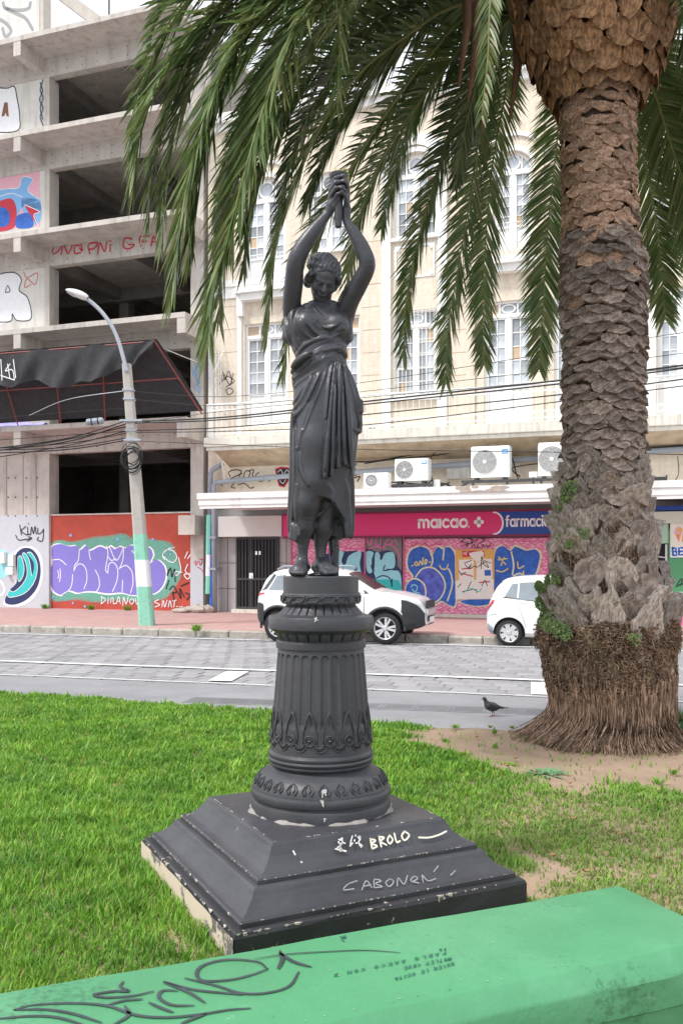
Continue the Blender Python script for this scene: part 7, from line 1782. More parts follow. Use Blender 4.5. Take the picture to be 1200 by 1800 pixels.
# ornaments laid on the curved sides: one of each kind, repeated round the axis
def wrap(pts, zc, rfun, t0=0.0):
    """(along, up, out) on the cone round the axis"""
    out = []
    for a, b, c in pts: r = rfun(zc + b) + c; t = -PI / 2 + t0 + a / rfun(zc); out.append((r * math.cos(t), r * math.sin(t), zc + b))
    return out
def repeat(name, mb, n, ph=0.0):
    me = mb.mesh(name, True); me.materials.append(iron_m)
    for k in range(n):
        o = bpy.data.objects.new(name, me); COL.objects.link(o); o.parent = ped; o.rotation_euler = (0, 0, 2 * PI * (k + ph) / n)
zc_ = zy(1287); NR = 16
m = MB()
for r_, tr_ in ((.0245, .0042), (.0165, .0028)): m.tube(wrap([(r_ * math.cos(t), r_ * math.sin(t), .004) for t in np.linspace(0, 2 * PI, 21)], zc_, shaft_r), tr_, 5, cap=False)
V = wrap([(0, 0, .013)] + [(.006 * math.cos(t), .006 * math.sin(t), .010) for t in np.linspace(0, 5.5, 8)] + [(.010 * math.cos(t), .010 * math.sin(t), .001) for t in np.linspace(0, 5.5, 8)], zc_, shaft_r)
m.add(V, [(0, 1 + k, 1 + (k + 1) % 8) for k in range(8)] + [(1 + k, 9 + k, 9 + (k + 1) % 8, 1 + (k + 1) % 8) for k in range(8)])
for k in range(4): t = k * PI / 2 + PI / 4; m.tube(wrap([(.009 * math.cos(t), .009 * math.sin(t), .004), (.016 * math.cos(t), .016 * math.sin(t), .003)], zc_, shaft_r), .0035, 4)
repeat('rosette', m, NR, .5)
m = MB()
for sg in (-1, 1): m.tube(wrap([(sg * .027, -.02, .002), (sg * .035, .005, .003), (sg * .034, .035, .003), (sg * .022, .085, .003), (sg * .010, .118, .003), (0, .138, .004)], zc_, shaft_r), [.0045, .0045, .004, .004, .0035, .003], 5)
repeat('pointed_leaf', m, NR, .5)
m = MB(); zp = zy(1299)
for k in range(7):
    a = -PI + (k + .5) * PI / 7; m.tube(wrap([(.012 * math.cos(a), .022 + .010 * math.sin(a), .002), (.022 * math.cos(a), .022 + .024 * math.sin(a), .005), (.031 * math.cos(a), .022 + .035 * math.sin(a), .002)], zp, shaft_r), [.002, .0045, .003], 5)
m.tube(wrap([(.037 * math.cos(a), .024 + .043 * math.sin(a), .002) for a in np.linspace(-PI, 0, 13)], zp, shaft_r), .0035, 5)
repeat('palmette', m, NR, 0)
m = MB(); cr = lambda z: .1985; zk = zy(1051.5)
m.tube(wrap([(-.030, -.010, .001), (-.024, -.014, .003), (.018, -.014, .003), (.026, -.006, .003), (.034, .012, .003), (.028, .014, .003), (-.016, .014, .003), (-.026, .006, .003), (-.030, -.010, .001)], zk, cr), .0036, 5)
repeat('chain_link', m, 17, .5)
# acanthus relief on the foot moulding
fz = np.array([zy(1375), zy(1366), zy(1358), zy(1352)]); frr = np.array([.337, .328, .312, .292])
fr_ = lambda z: float(np.interp(z, fz, frr)); zf_ = zy(1364); m = MB()
for sg in (-1, 1):
    m.tube(wrap([(0, .026, .001), (sg * .018, .018, .004), (sg * .028, 0, .005), (sg * .018, -.018, .005), (sg * .006, -.012, .003)], zf_, fr_), .0036, 5)
    m.tube(wrap([(sg * .006, .018, .002), (sg * .014, .004, .004), (sg * .008, -.010, .003)], zf_, fr_), .003, 5)
repeat('acanthus_leaf', m, 26, .3)
# bird lime
for px, py, s_ in ((568, 1392, 1.0), (566, 1410, .8), (571, 1440, .5), (555, 1087, .6)):
    q = P(px, py, 4.67 - .353) if py > 1200 else P(px, py, 4.67 - .267); q = q - (SC + Vector((0, 0, .405))); m = MB()
    for k in range(5): ribbon(m, [(q.x + rnd.uniform(-.012, .012) * s_, q.z + rnd.uniform(0, .012) * s_), (q.x + rnd.uniform(-.014, .014) * s_, q.z - rnd.uniform(0, .03) * s_)], .006 * s_, 0, spl=0)
    rr = .3535 if py > 1200 else .2670
    m.v = [(x, -math.sqrt(max(0, rr ** 2 - x * x)) - .0015, z) for x, y, z in m.v]; m.build('bird_lime', wh_spot, ped)
# ------------------------------------------------------------------ green bench block in the foreground
gb_m = mat('green_bench_paint', (.082, .29, .14), .45, .10, 2.2, .22, 45, spec=.35, stain=(.12, .345, .19), sscale=2.4, samt=.75)
def bench_marks(m):
    t = m.node_tree; b = t.nodes['Principled BSDF']; src = b.inputs['Base Color'].links[0].from_socket
    tc = t.nodes.new('ShaderNodeTexCoord'); n = t.nodes.new('ShaderNodeTexNoise'); n.inputs['Scale'].default_value = 6; n.inputs['Detail'].default_value = 10; n.inputs['Roughness'].default_value = .75
    t.links.new(tc.outputs['Object'], n.inputs['Vector']); r = t.nodes.new('ShaderNodeValToRGB'); r.color_ramp.elements[0].position = .645; r.color_ramp.elements[1].position = .70
    t.links.new(n.outputs['Fac'], r.inputs[0]); mx_ = t.nodes.new('ShaderNodeMixRGB'); mx_.inputs[2].default_value = (.26, .46, .33, 1)
    t.links.new(r.outputs[0], mx_.inputs[0]); t.links.new(src, mx_.inputs[1]); t.links.new(mx_.outputs[0], b.inputs['Base Color'])
bench_marks(gb_m)
def grime(m):
    """fine dark pits and smears in the old paint"""
    t = m.node_tree; b = t.nodes['Principled BSDF']; src = b.inputs['Base Color'].links[0].from_socket
    tc = t.nodes.new('ShaderNodeTexCoord'); n = t.nodes.new('ShaderNodeTexNoise'); n.inputs['Scale'].default_value = 38; n.inputs['Detail'].default_value = 6; n.inputs['Roughness'].default_value = .8
    n2 = t.nodes.new('ShaderNodeTexNoise'); n2.inputs['Scale'].default_value = 2.7; n2.inputs['Detail'].default_value = 4
    t.links.new(tc.outputs['Object'], n.inputs['Vector']); t.links.new(tc.outputs['Object'], n2.inputs['Vector'])
    mu = t.nodes.new('ShaderNodeMath'); mu.operation = 'MULTIPLY'; t.links.new(n.outputs['Fac'], mu.inputs[0]); t.links.new(n2.outputs['Fac'], mu.inputs[1])
    r = t.nodes.new('ShaderNodeValToRGB'); r.color_ramp.elements[0].position = .325; r.color_ramp.elements[1].position = .40; r.color_ramp.elements[1].color = (.55, .55, .55, 1)
    t.links.new(mu.outputs[0], r.inputs[0]); mx_ = t.nodes.new('ShaderNodeMixRGB'); mx_.inputs[2].default_value = (.035, .12, .07, 1)
    t.links.new(r.outputs[0], mx_.inputs[0]); t.links.new(src, mx_.inputs[1]); t.links.new(mx_.outputs[0], b.inputs['Base Color'])
grime(gb_m)
BZ = .45; B0, B1 = G(0, 1742, BZ), G(1090, 1552, BZ); bd = (B1 - B0).normalized(); bn = Vector((bd.y, -bd.x, 0))
br_ = math.atan2(bd.y, bd.x)
bench = empty('bench', (B1.x, B1.y, 0), br_, 'green painted concrete bench block with black graffiti tag, in the foreground', 'bench')
prof = [(-.0, 0), (-.0, .425), (-.004, .438), (-.012, .446), (-.025, .45), (-.50, .45), (-.518, .447), (-.566, .402), (-.572, .39), (-.572, .30), (-.560, .29), (-.548, 0)]
xs = [-6.0] + list(np.linspace(-5.9, -.03, 60)) + [-.012, -.003, .0]
m = MB(); V = []; K = len(prof)
for i, x in enumerate(xs):
    e = 0 if x < -.02 else (.006 if x < -.01 else (.014 if x < -.002 else .026))
    for (y, z) in prof:
        wob_ = .0025 * math.sin(x * 7 + z * 20) + .0015 * math.sin(x * 19 + y * 13)
        V.append((x, y + (e if y < -.28 else -e) + (wob_ if z < .449 else 0), z - (e if z > .3 else 0) + (0.0015 * math.sin(x * 5 + y * 9) if z > .44 else 0)))
m.add(V, [(j * K + i, j * K + (i + 1) % K, (j + 1) * K + (i + 1) % K, (j + 1) * K + i) for j in range(len(xs) - 1) for i in range(K)] + [tuple((len(xs) - 1) * K + i for i in range(K)), tuple(K - 1 - i for i in range(K))])
me = m.mesh('block'); bm = bmesh.new(); bm.from_mesh(me); bmesh.ops.recalc_face_normals(bm, faces=bm.faces); bm.to_mesh(me); bm.free()
link('block', me, gb_m, bench, angle=28)
def bench_ink(strokes, wd, m, name, taper=.5, z=BZ + .0035):
    mb = MB()
    for s in strokes: ribbon(mb, [(G(a, b, BZ).x, G(a, b, BZ).y) for a, b in s], wd, 0, spl=7, taper=taper, capn=3)
    inv = (Matrix.Translation(bench.location) @ Matrix.Rotation(br_, 4, 'Z')).inverted()
    mb.v = [tuple(inv @ Vector((x, q, z))) for x, y, q in mb.v]; mb.f = [f[::-1] for f in mb.f]
    return mb.build(name, m, bench)
ink = mat('grey_black_ink', (.045, .06, .065), .55, .3, 12, .05)
bench_ink([[(448, 1687), (500, 1679), (560, 1675), (640, 1672), (703, 1676)]], .006, ink, 'graffiti')
bench_ink([[(492, 1673), (496, 1688), (489, 1704)], [(492, 1677), (516, 1692), (546, 1701)]], .014, ink, 'graffiti')
bench_ink([[(470, 1705), (452, 1692), (402, 1688), (362, 1696), (346, 1710), (356, 1725), (402, 1724), (442, 1715), (470, 1705)], [(525, 1710), (508, 1735), (468, 1747), (422, 1747), (380, 1734), (325, 1721)], [(288, 1727), (340, 1741), (426, 1750)], [(288, 1728), (330, 1745), (360, 1764)], [(262, 1764), (285, 1774), (304, 1781)], [(340, 1769), (302, 1768), (280, 1755), (286, 1743), (312, 1743)], [(217, 1727), (212, 1736), (226, 1744), (200, 1744), (166, 1750), (186, 1755), (232, 1752), (270, 1744)], [(190, 1768), (220, 1760), (250, 1758)], [(25, 1777), (62, 1768), (130, 1765), (190, 1770), (240, 1786), (292, 1790), (350, 1785), (400, 1777), (440, 1774)], [(25, 1777), (80, 1776), (130, 1784), (178, 1799)], [(-20, 1794), (50, 1788), (100, 1790), (150, 1804)], [(220, 1770), (226, 1786), (200, 1803)], [(318, 1801), (340, 1792), (362, 1784)]], .011, ink, 'graffiti')
gink = mat('dark_green_ink', (.03, .16, .10), .6, .2, 10, 0)
def scrawl(word, x, y, dx, dy, size):
    """hand-written capitals, read from the other side of the bench"""
    F_ = {'Q': [[(0, .5), (.3, 1), (.7, .6), (.4, 0), (0, .5)], [(.4, .3), (.8, 0)]], 'U': [[(0, 1), (.1, .1), (.5, .1), (.6, 1)]], 'I': [[(.2, 1), (.2, 0)]], 'E': [[(.6, 1), (0, 1), (0, 0), (.6, 0)], [(0, .5), (.5, .5)]], 'N': [[(0, 0), (0, 1), (.6, 0), (.6, 1)]], 'L': [[(0, 1), (0, 0), (.5, 0)]], 'G': [[(.6, .9), (.1, .8), (.1, .1), (.6, .1), (.6, .5), (.4, .5)]], 'S': [[(.6, .9), (.1, .8), (.5, .4), (.1, .05)]], 'T': [[(0, 1), (.7, 1)], [(.35, 1), (.35, 0)]], 'A': [[(0, 0), (.3, 1), (.6, 0)], [(.15, .4), (.5, .4)]], 'M': [[(0, 0), (.1, 1), (.4, .3), (.7, 1), (.8, 0)]], 'O': [[(.3, 1), (0, .5), (.3, 0), (.6, .5), (.3, 1)]], 'Y': [[(0, 1), (.3, .5), (.6, 1)], [(.3, .5), (.3, 0)]], 'C': [[(.6, .9), (.1, .7), (.1, .2), (.6, .1)]], 'R': [[(0, 0), (0, 1), (.5, .8), (0, .5), (.6, 0)]], 'P': [[(0, 0), (0, 1), (.5, .8), (0, .5)]], 'B': [[(0, 0), (0, 1), (.5, .8), (0, .5), (.6, .2), (0, 0)]], 'X': [[(0, 0), (.6, 1)], [(0, 1), (.6, 0)]], ' ': []}
    out = []; k = 0
    for ch in word:
        for s in F_[ch]: out.append([(x + dx * (k + a * size / 10) - 0, y + dy * (k + a * size / 10) + b * size * .62) for a, b in s])
        k += 1
    return out
sc_ = scrawl('QUIEN LE GUSTA', 797, 1693, -7.6, 2.0, 8) + scrawl('MOTLEY CRUE', 792, 1684, -7.8, 1.6, 8) + scrawl('PABLO AARCO CON X', 782, 1674, -11.8, 2.4, 8) + scrawl('PA', 782, 1668, -7, 1, 6)
bench_ink(sc_, .0034, gink, 'small_writing', 0)
bench_ink([[(598, 1648), (604, 1650), (606, 1646)], [(600, 1652), (604, 1656)]], .012, gink, 'paint_spot')

# knocks and flecks in the bench paint: mostly along the bevel and the back edge
inv_b = (Matrix.Translation(bench.location) @ Matrix.Rotation(br_, 4, 'Z')).inverted()
for nm_, mt_, nfl in (('paint_chips', mat('bench_chip_pale', (.27, .42, .31), .8, .2, 30, .2), 60), ('paint_knocks', mat('bench_knock_dark', (.055, .19, .10), .7, .3, 30, .2), 50)):
    mb = MB()
    for k in range(nfl):
        x_ = rnd.uniform(-2.6, -.04); q_ = rnd.random(); y_ = -.488 - rnd.uniform(0, .010) if q_ < .3 else rnd.uniform(-.49, -.04); r_ = rnd.uniform(.0007, .0028)
        zt_ = .4528 + .0002 * (k % 5) if y_ > -.499 else .4515 - max(0, -.518 - y_) * .9
        if y_ < -.499: zt_ = .4528
        n_ = 7; mb.add([(x_ + r_ * rnd.uniform(.5, 1.3) * 1.7 * math.cos(2 * PI * i / n_), y_ + r_ * rnd.uniform(.5, 1.3) * math.sin(2 * PI * i / n_), zt_) for i in range(n_)], [tuple(range(n_))])
    o = mb.build(nm_, mt_, bench); o['kind'] = 'stuff'
# ------------------------------------------------------------------ the statue
SF = 347.0; ZF = 1.574
statue = empty('statue', SC + Vector((.0, 0, ZF)), 0, 'dark cast iron statue of a draped woman raising a torch above her bowed head', 'statue')
def q3(px, py, y=0.0): return np.array([(px - 560 + 0.0) / SF + (560 - (CX + FPX * SC.x / SC.y)) / SF, y, (1010 - py) / SF])
st_iron = worn_black('statue_iron', (.046, .047, .055), (.24, .24, .25), .735, 16, .36)
LO, HI, HV = (-.24, -.30, -.01), (.30, .24, 2.0), .0040
# --- body
B = Solid(LO, HI, HV)
L = lambda a, b, ra, rb, k=.02, fl=None: B.limb(q3(*a), q3(*b), ra, rb, k, fl)
# trunk of the body, neck
L((566, 690, .02), (558, 640, .02), .10, .085, .05); L((558, 640, .02), (556, 575, .03), .085, .10, .05); L((530, 556, .03), (598, 554, .03), .055, .055, .04)
L((562, 556, .03), (567, 520, -.01), .052, .044, .03)
# arms: one tapering run each from shoulder to wrist
def arm(pts):
    W = cat_spline(pts, 4)
    B.chain([q3(*w_[:3]) for w_ in W], [float(w_[3]) for w_ in W], .025)
arm([(516, 566, .05, .052), (513, 535, -.01, .047), (518, 502, -.08, .0465), (522, 472, -.13, .0415), (534, 449, -.137, .0415), (552, 424, -.14, .0355), (568, 403, -.137, .0255), (577, 391, -.136, .0215), (582, 379, -.14, .023)])
arm([(602, 560, .05, .052), (613, 532, -.02, .049), (630, 506, -.08, .0455), (644, 480, -.13, .0405), (636, 454, -.137, .0395), (622, 427, -.14, .031), (610, 407, -.137, .0215), (608, 396, -.136, .021), (609, 386, -.135, .023)])
# hands: palms either side of the torch, fingers closing over its front
L((580, 384, -.13), (585, 352, -.145), .026, .025, .015, ((1, 0, 0), 1.35)); L((609, 390, -.13), (609, 352, -.145), .024, .024, .015, ((1, 0, 0), 1.5))
for a, b, c, r in (((582, 350), (590, 339), (604, 335), .0105), ((581, 357), (590, 347), (605, 344), .0108), ((582, 365), (591, 356), (603, 354), .0105), ((586, 374), (593, 366), (600, 365), .0095)):
    B.chain([q3(*a, -.155), q3(*b, -.192), q3(*c, -.198)], [r * 1.12, r, r * .8], .006)
for a, b, c, r in (((611, 350), (608, 341), (603, 337), .0095), ((611, 359), (609, 348), (604, 346), .0095), ((610, 369), (607, 360), (600, 357), .0098), ((610, 380), (606, 368), (600, 364), .0095)):
    B.chain([q3(*a, -.16), q3(*b, -.188), q3(*c, -.205)], [r * 1.12, r, r * .8], .006)
B.chain([q3(588, 384, -.150), q3(594, 372, -.172), q3(598, 358, -.178)], [.0125, .0115, .009], .008)
# head, bowed and turned a little
hc = q3(569, 490, -.06); HSC = .93; HR = (Matrix.Rotation(math.radians(7), 3, 'Y') @ Matrix.Rotation(math.radians(15), 3, 'Z') @ Matrix.Rotation(math.radians(38), 3, 'X')); HRq = HR.to_quaternion()
BH = lambda c, r, k=.02, rot=None, op='u': B.ell(c, tuple(v * .93 for v in r), k, rot, op)
HH = lambda c, r, k=.02, rot=None, op='u': Hs.ell(c, tuple(v * .93 for v in r), k, rot, op)
H = lambda x, y, z: hc + np.array(HR @ Vector((x, y, z))) * HSC
BH(H(0, .014, .018), (.077, .092, .078), .02, HRq); BH(H(0, -.022, -.035), (.062, .070, .085), .03, HRq); BH(H(0, -.058, -.098), (.026, .022, .020), .03, HRq)
BH(H(0, -.066, .014), (.050, .024, .030), .02, HRq)                                   # forehead
for s_ in (-1, 1):
    BH(H(s_ * .036, -.068, -.040), (.026, .020, .024), .02, HRq)                        # cheek
    BH(H(s_ * .028, -.092, -.010), (.020, .014, .0105), .008, HRq, 's')                 # eye socket
    BH(H(s_ * .028, -.083, -.012), (.0155, .012, .0095), .004, HRq)                     # lowered lid
    B.limb(H(s_ * .012, -.094, .004), H(s_ * .044, -.082, .004), .0075, .005, .008)        # brow
    BH(H(s_ * .078, .0, -.022), (.009, .018, .026), .008, HRq)
B.limb(H(0, -.091, .0), H(0, -.113, -.038), .0085, .0115, .008); 
for s_ in (-1, 1): BH(H(s_ * .0105, -.101, -.041), (.0085, .010, .0075), .006, HRq)
B.limb(H(-.018, -.090, -.064), H(.018, -.090, -.064), .0062, .0062, .005); B.limb(H(-.014, -.091, -.073), H(.014, -.091, -.073), .0066, .0066, .004)
# legs and feet
L((552, 846, -.085), (538, 905, -.07), .062, .052, .04); L((538, 905, -.07), (533, 955, -.045), .046, .026, .03); L((533, 955, -.045), (532, 985, -.04), .026, .026, .02)
L((580, 850, .0), (570, 905, .02), .060, .052, .04); L((570, 905, .02), (563, 955, .02), .046, .028, .03); L((563, 955, .02), (563, 985, .015), .028, .029, .02)
def foot(heel, ball, toe_dir, w_, side):
    heel, ball = np.array(heel), np.array(ball); d = ball - heel; d[2] = 0; d /= np.linalg.norm(d); n_ = np.array([-d[1], d[0], 0])
    B.limb(heel + [0, 0, .03], ball + [0, 0, .022], .033, .026, .02, ((0, 0, 1), 1.1)); B.limb((heel + ball) / 2 + [0, 0, .045], ball + [0, 0, .024], .030, .024, .03)
    B.limb(ball + n_ * w_ * .5 + [0, 0, .018], ball - n_ * w_ * .5 + [0, 0, .018], .021, .021, .02)
    for k in range(5):
        f = (k / 4 - .5) * side; p = ball + n_ * w_ * 1.15 * f + d * .006 * (1 - abs(k - 1)); ln = (.050, .050, .046, .040, .034)[k]; r = (.0155, .0115, .011, .0105, .010)[k]
        B.chain([p + [0, 0, .018], p + d * ln * .6 + [0, 0, .018], p + d * ln + [0, 0, .011]], [r, r, r * .85], .006)
foot(q3(534, 1006, .01), q3(526, 1009, -.115), 0, .058, -1); foot(q3(557, 1006, .05), q3(578, 1009, -.085), 0, .060, 1)
B.limb(q3(588, 1008, .07), q3(586, 950, .07), .022, .028, .02); B.limb(q3(586, 1000, .03), q3(592, 960, .02), .018, .014, .02); B.limb(q3(560, 1009, .0), q3(556, 1009, .05), .05, .05, .02, ((0, 0, 1), 5))
V, Q = B.skin(); V = relax(V, Q, 2, .45)
body = link('body', npmesh('body', V, Q, smooth=True), st_iron, statue)
# --- drapery: a lofted column with ridges and hollows, opened over the shins
Dp = Solid(LO, HI, HV)
RW = [(532, 536, 598, .085, .035), (545, 505, 610, .105, .03), (560, 499, 615, .118, .02), (575, 500, 615, .122, .015), (600, 507, 612, .112, .015), (615, 512, 611, .102, .012), (627, 518, 609, .098, .01), (640, 515, 612, .108, .005), (655, 511, 618, .120, .0), (672, 511, 627, .132, .0), (692, 515, 633, .142, .0), (720, 515, 635, .150, .0), (745, 513.5, 634, .152, -.002), (765, 512, 631, .152, -.003), (800, 510.5, 627, .150, -.003), (850, 509, 621, .145, .0), (900, 507, 619, .142, .005), (945, 505.5, 618, .142, .01), (960, 505, 618, .142, .01)]
rz = np.array([q3(0, r[0])[2] for r in RW])[::-1]; rcx = np.array([q3((r[1] + r[2]) / 2, 0)[0] for r in RW])[::-1]; rrx = np.array([(r[2] - r[1]) / 2 / SF for r in RW])[::-1]; rry = np.array([r[3] for r in RW])[::-1]; rcy = np.array([r[4] for r in RW])[::-1]
sl, X, Y, Z = Dp.block(np.array([-.23, -.2, q3(0, 952)[2]]), np.array([.25, .2, q3(0, 530)[2]]), 0)
ip = lambda a: np.interp(Z, rz, a)
cx3, rx3, ry3, cy3 = ip(rcx), ip(rrx) - .006, ip(rry), ip(rcy)
ex = (X - cx3) / rx3; ey = (Y - cy3) / ry3
tt = np.arctan2(ey, ex)
pl = .006 * np.sin(tt * 17 + 3 * np.sin(Z * 6)) * np.clip((.98 - Z) / .5, 0, 1) * (ey > -.55) + .007 * np.sin(tt * 11 + Z * 4) * np.clip((.55 - Z) / .4, 0, 1)
rad = np.sqrt(ex ** 2 + ey ** 2); dd = (rad - 1) * np.minimum(rx3, ry3) / np.maximum(.75, np.sqrt((ex / np.maximum(rad, 1e-3)) ** 2 + (ey / np.maximum(rad, 1e-3)) ** 2)) - pl
# lower hem cut: deeper at the sides and back than over the legs
hem = q3(0, 946)[2] + .02 * np.sin(X * 60) * .4 + np.where(X > .12, .0, 0)
dd = np.maximum(dd, hem - Z); Dp.mix(sl, dd.astype(np.float32), .002)
def yfront(x, z):
    """front of the cloth as it stands now, read from the solid"""
    i, k = int(round((x - Dp.lo[0]) / HV)), int(round((z - Dp.lo[2]) / HV))
    if not (0 <= i < Dp.n[0] and 0 <= k < Dp.n[2]): return None
    c_ = Dp.D[i, :, k] < 0
    if not c_.any(): return None
    j = int(np.argmax(c_)); d1 = float(Dp.D[i, j, k]); d0 = float(Dp.D[i, j - 1, k]) if j else d1 - 1
    return float(Dp.lo[1] + HV * (j - 1 + d0 / max(d0 - d1, 1e-6)) if d0 < .02 else Dp.lo[1] + HV * j)
# hollow for the shins and inside of the hem
OPEN = np.array([q3(*p)[[0, 2]] for p in ((527, 878), (560, 872), (584, 882), (598, 903), (607, 918), (609, 975), (522, 975), (522, 938), (526, 925))])
sl, X, Y, Z = Dp.block(np.array([-.2, -.25, 0.0]), np.array([.2, .2, q3(0, 850)[2]]), 0)
xs_, zs_ = X[:, 0, :], Z[:, 0, :]; sd2 = np.full(xs_.shape, 9.0); ins = np.zeros(xs_.shape, bool)
for i in range(len(OPEN)):
    a_, b_ = OPEN[i], OPEN[(i + 1) % len(OPEN)]; e_ = b_ - a_; t_ = np.clip(((xs_ - a_[0]) * e_[0] + (zs_ - a_[1]) * e_[1]) / (e_ @ e_), 0, 1)
    sd2 = np.minimum(sd2, np.hypot(xs_ - a_[0] - t_ * e_[0], zs_ - a_[1] - t_ * e_[1])); ins ^= ((a_[1] > zs_) != (b_[1] > zs_)) & (xs_ < (b_[0] - a_[0]) * (zs_ - a_[1]) / (b_[1] - a_[1] + 1e-9) + a_[0])
sd2 = np.where(ins, -sd2, sd2)
dbox = np.maximum(sd2[:, None, :], Y - .075); Dp.mix(sl, dbox.astype(np.float32), .012, 's')
# cloth clinging to the forward thigh, knee and shin
C_ = lambda a, b, ra, rb, k=.03, fl=None, op='u': Dp.limb(q3(*a), q3(*b), ra, rb, k, fl, op)
C_((562, 700, -.03), (556, 780, -.075), .105, .088, .05); C_((556, 780, -.075), (552, 848, -.092), .088, .066, .04); C_((552, 848, -.092), (541, 885, -.082), .066, .064, .03); C_((541, 885, -.082), (536, 925, -.062), .062, .044, .03)
C_((536, 925, -.062), (533, 955, -.045), .044, .031, .03); C_((575, 885, .0), (568, 925, .01), .060, .048, .03); C_((568, 925, .01), (563, 956, .02), .048, .034, .03)
# bust
Dp.ell(q3(540, 574, -.072), (.056, .050, .056), .04); Dp.ell(q3(594, 577, -.070), (.054, .048, .054), .04)
def fold(path, r, dep=.3, k=.010, op='u', n=5, out=0.0, base=0):
    """a ridge (or hollow) of cloth along a path traced on the front"""
    pts = cat_spline(path, n); W = []
    for p in pts:
        v = q3(p[0], p[1]); y = yfront(v[0], v[2])
        if y is None: continue
        W.append(q3(p[0], p[1], y + r * dep - out))
    if len(W) < 3: return
    for _ in range(8):
        for i in range(1, len(W) - 1): W[i] = np.array([W[i][0], .25 * W[i - 1][1] + .5 * W[i][1] + .25 * W[i + 1][1], W[i][2]])
    m_ = len(W)
    rs = [r * (.45 + .55 * math.sin(PI * min(1, (i + .7) / (m_ * .55))) if i < m_ * .3 else (1 if i < m_ * .75 else 1 - .5 * (i / m_ - .75) / .25)) for i in range(m_)]
    Dp.chain(W, rs, k, None, op)
s2 = lambda *p: [(460 + a / 4.7375, 640 + b / 4.7375) for a, b in p]
s1 = lambda *p: [(460 + a / 5.0, 310 + b / 5.0) for a, b in p]
# skirt
for pth, r in ((s2((600, 0), (585, 300), (560, 600), (535, 950)), .013), (s2((615, 10), (605, 400), (600, 850)), .012), (s2((632, 10), (645, 400), (652, 830)), .014), (s2((655, 20), (690, 500), (705, 860)), .012), (s2((672, 30), (722, 500), (735, 880)), .013), (s2((590, 5), (560, 250), (540, 480)), .010),
              (s2((545, 60), (480, 250), (385, 480), (312, 735)), .012), (s2((480, 100), (400, 300), (310, 430), (272, 425)), .013), (s2((420, 150), (340, 330), (275, 385)), .012), (s2((370, 200), (310, 300), (270, 330)), .010), (s2((520, 75), (450, 200), (390, 330)), .009),
              (s2((720, 60), (795, 300), (815, 540), (775, 560)), .011), (s2((690, 50), (745, 250), (800, 480)), .010), (s2((740, 40), (810, 200), (825, 400)), .010),
              (s2((268, 420), (262, 900), (235, 1370)), .014), (s2((300, 720), (308, 1050), (300, 1290)), .013), (s2((282, 560), (285, 1000), (262, 1300)), .011),
              (s2((600, 1150), (640, 1245), (700, 1310), (712, 1430)), .013), (s2((742, 900), (748, 1180), (745, 1430)), .013), (s2((700, 990), (722, 1200), (728, 1420)), .012), (s2((560, 1010), (590, 1080), (600, 1150)), .009), (s2((330, 760), (345, 900), (395, 1020)), .010), (s2((325, 1390), (440, 1290), (560, 1175)), .005)):
    fold(pth, r * 1.3, .10, .006)
for pth, r in ((s2((515, 100), (440, 300), (350, 560)), .009), (s2((450, 140), (370, 320), (300, 410)), .008), (s2((622, 30), (625, 400), (628, 800)), .007), (s2((664, 40), (705, 500), (718, 840)), .007), (s2((700, 60), (770, 320), (800, 520)), .008), (s2((285, 500), (296, 800), (300, 1000)), .008), (s2((250, 1310), (285, 1320), (305, 1400)), .016), (s2((590, 120), (575, 350), (550, 620)), .007), (s2((640, 1280), (670, 1360), (670, 1440)), .014)):
    fold(pth, r, .0, .008, 's', 7)
# bodice
for pth, r in ((s1((470, 1190), (555, 1290), (640, 1195)), .007), (s1((385, 1300), (470, 1405), (600, 1445), (720, 1375)), .010), (s1((490, 1335), (560, 1375), (690, 1350)), .009), (s1((345, 1320), (400, 1425), (510, 1475)), .009), (s1((365, 1110), (295, 1180), (275, 1300), (335, 1490)), .012), (s1((335, 1130), (258, 1235), (245, 1360), (312, 1520)), .012), (s1((195, 1075), (188, 1250), (232, 1450), (275, 1560)), .013), (s1((390, 1120), (330, 1210), (310, 1330), (370, 1500)), .010), (s1((720, 1100), (765, 1250), (745, 1450)), .012), (s1((690, 1110), (735, 1260), (715, 1450)), .009), (s1((750, 1150), (778, 1300), (760, 1480)), .010), (s1((225, 1180), (215, 1300), (255, 1460)), .009)): fold(pth, r * 1.1, .12, .007)
for pth, r in ((s1((490, 1320), (545, 1385), (600, 1400)), .010), (s1((600, 1400), (660, 1375), (700, 1340)), .008), (s1((400, 1360), (460, 1430), (540, 1460)), .008), (s1((480, 1185), (520, 1225), (548, 1245)), .005), (s1((310, 1180), (285, 1300), (325, 1440)), .007), (s1((235, 1180), (230, 1330), (275, 1490)), .008), (s1((590, 1440), (650, 1420), (720, 1395)), .006)): fold(pth, r, .0, .006, 's', 7)
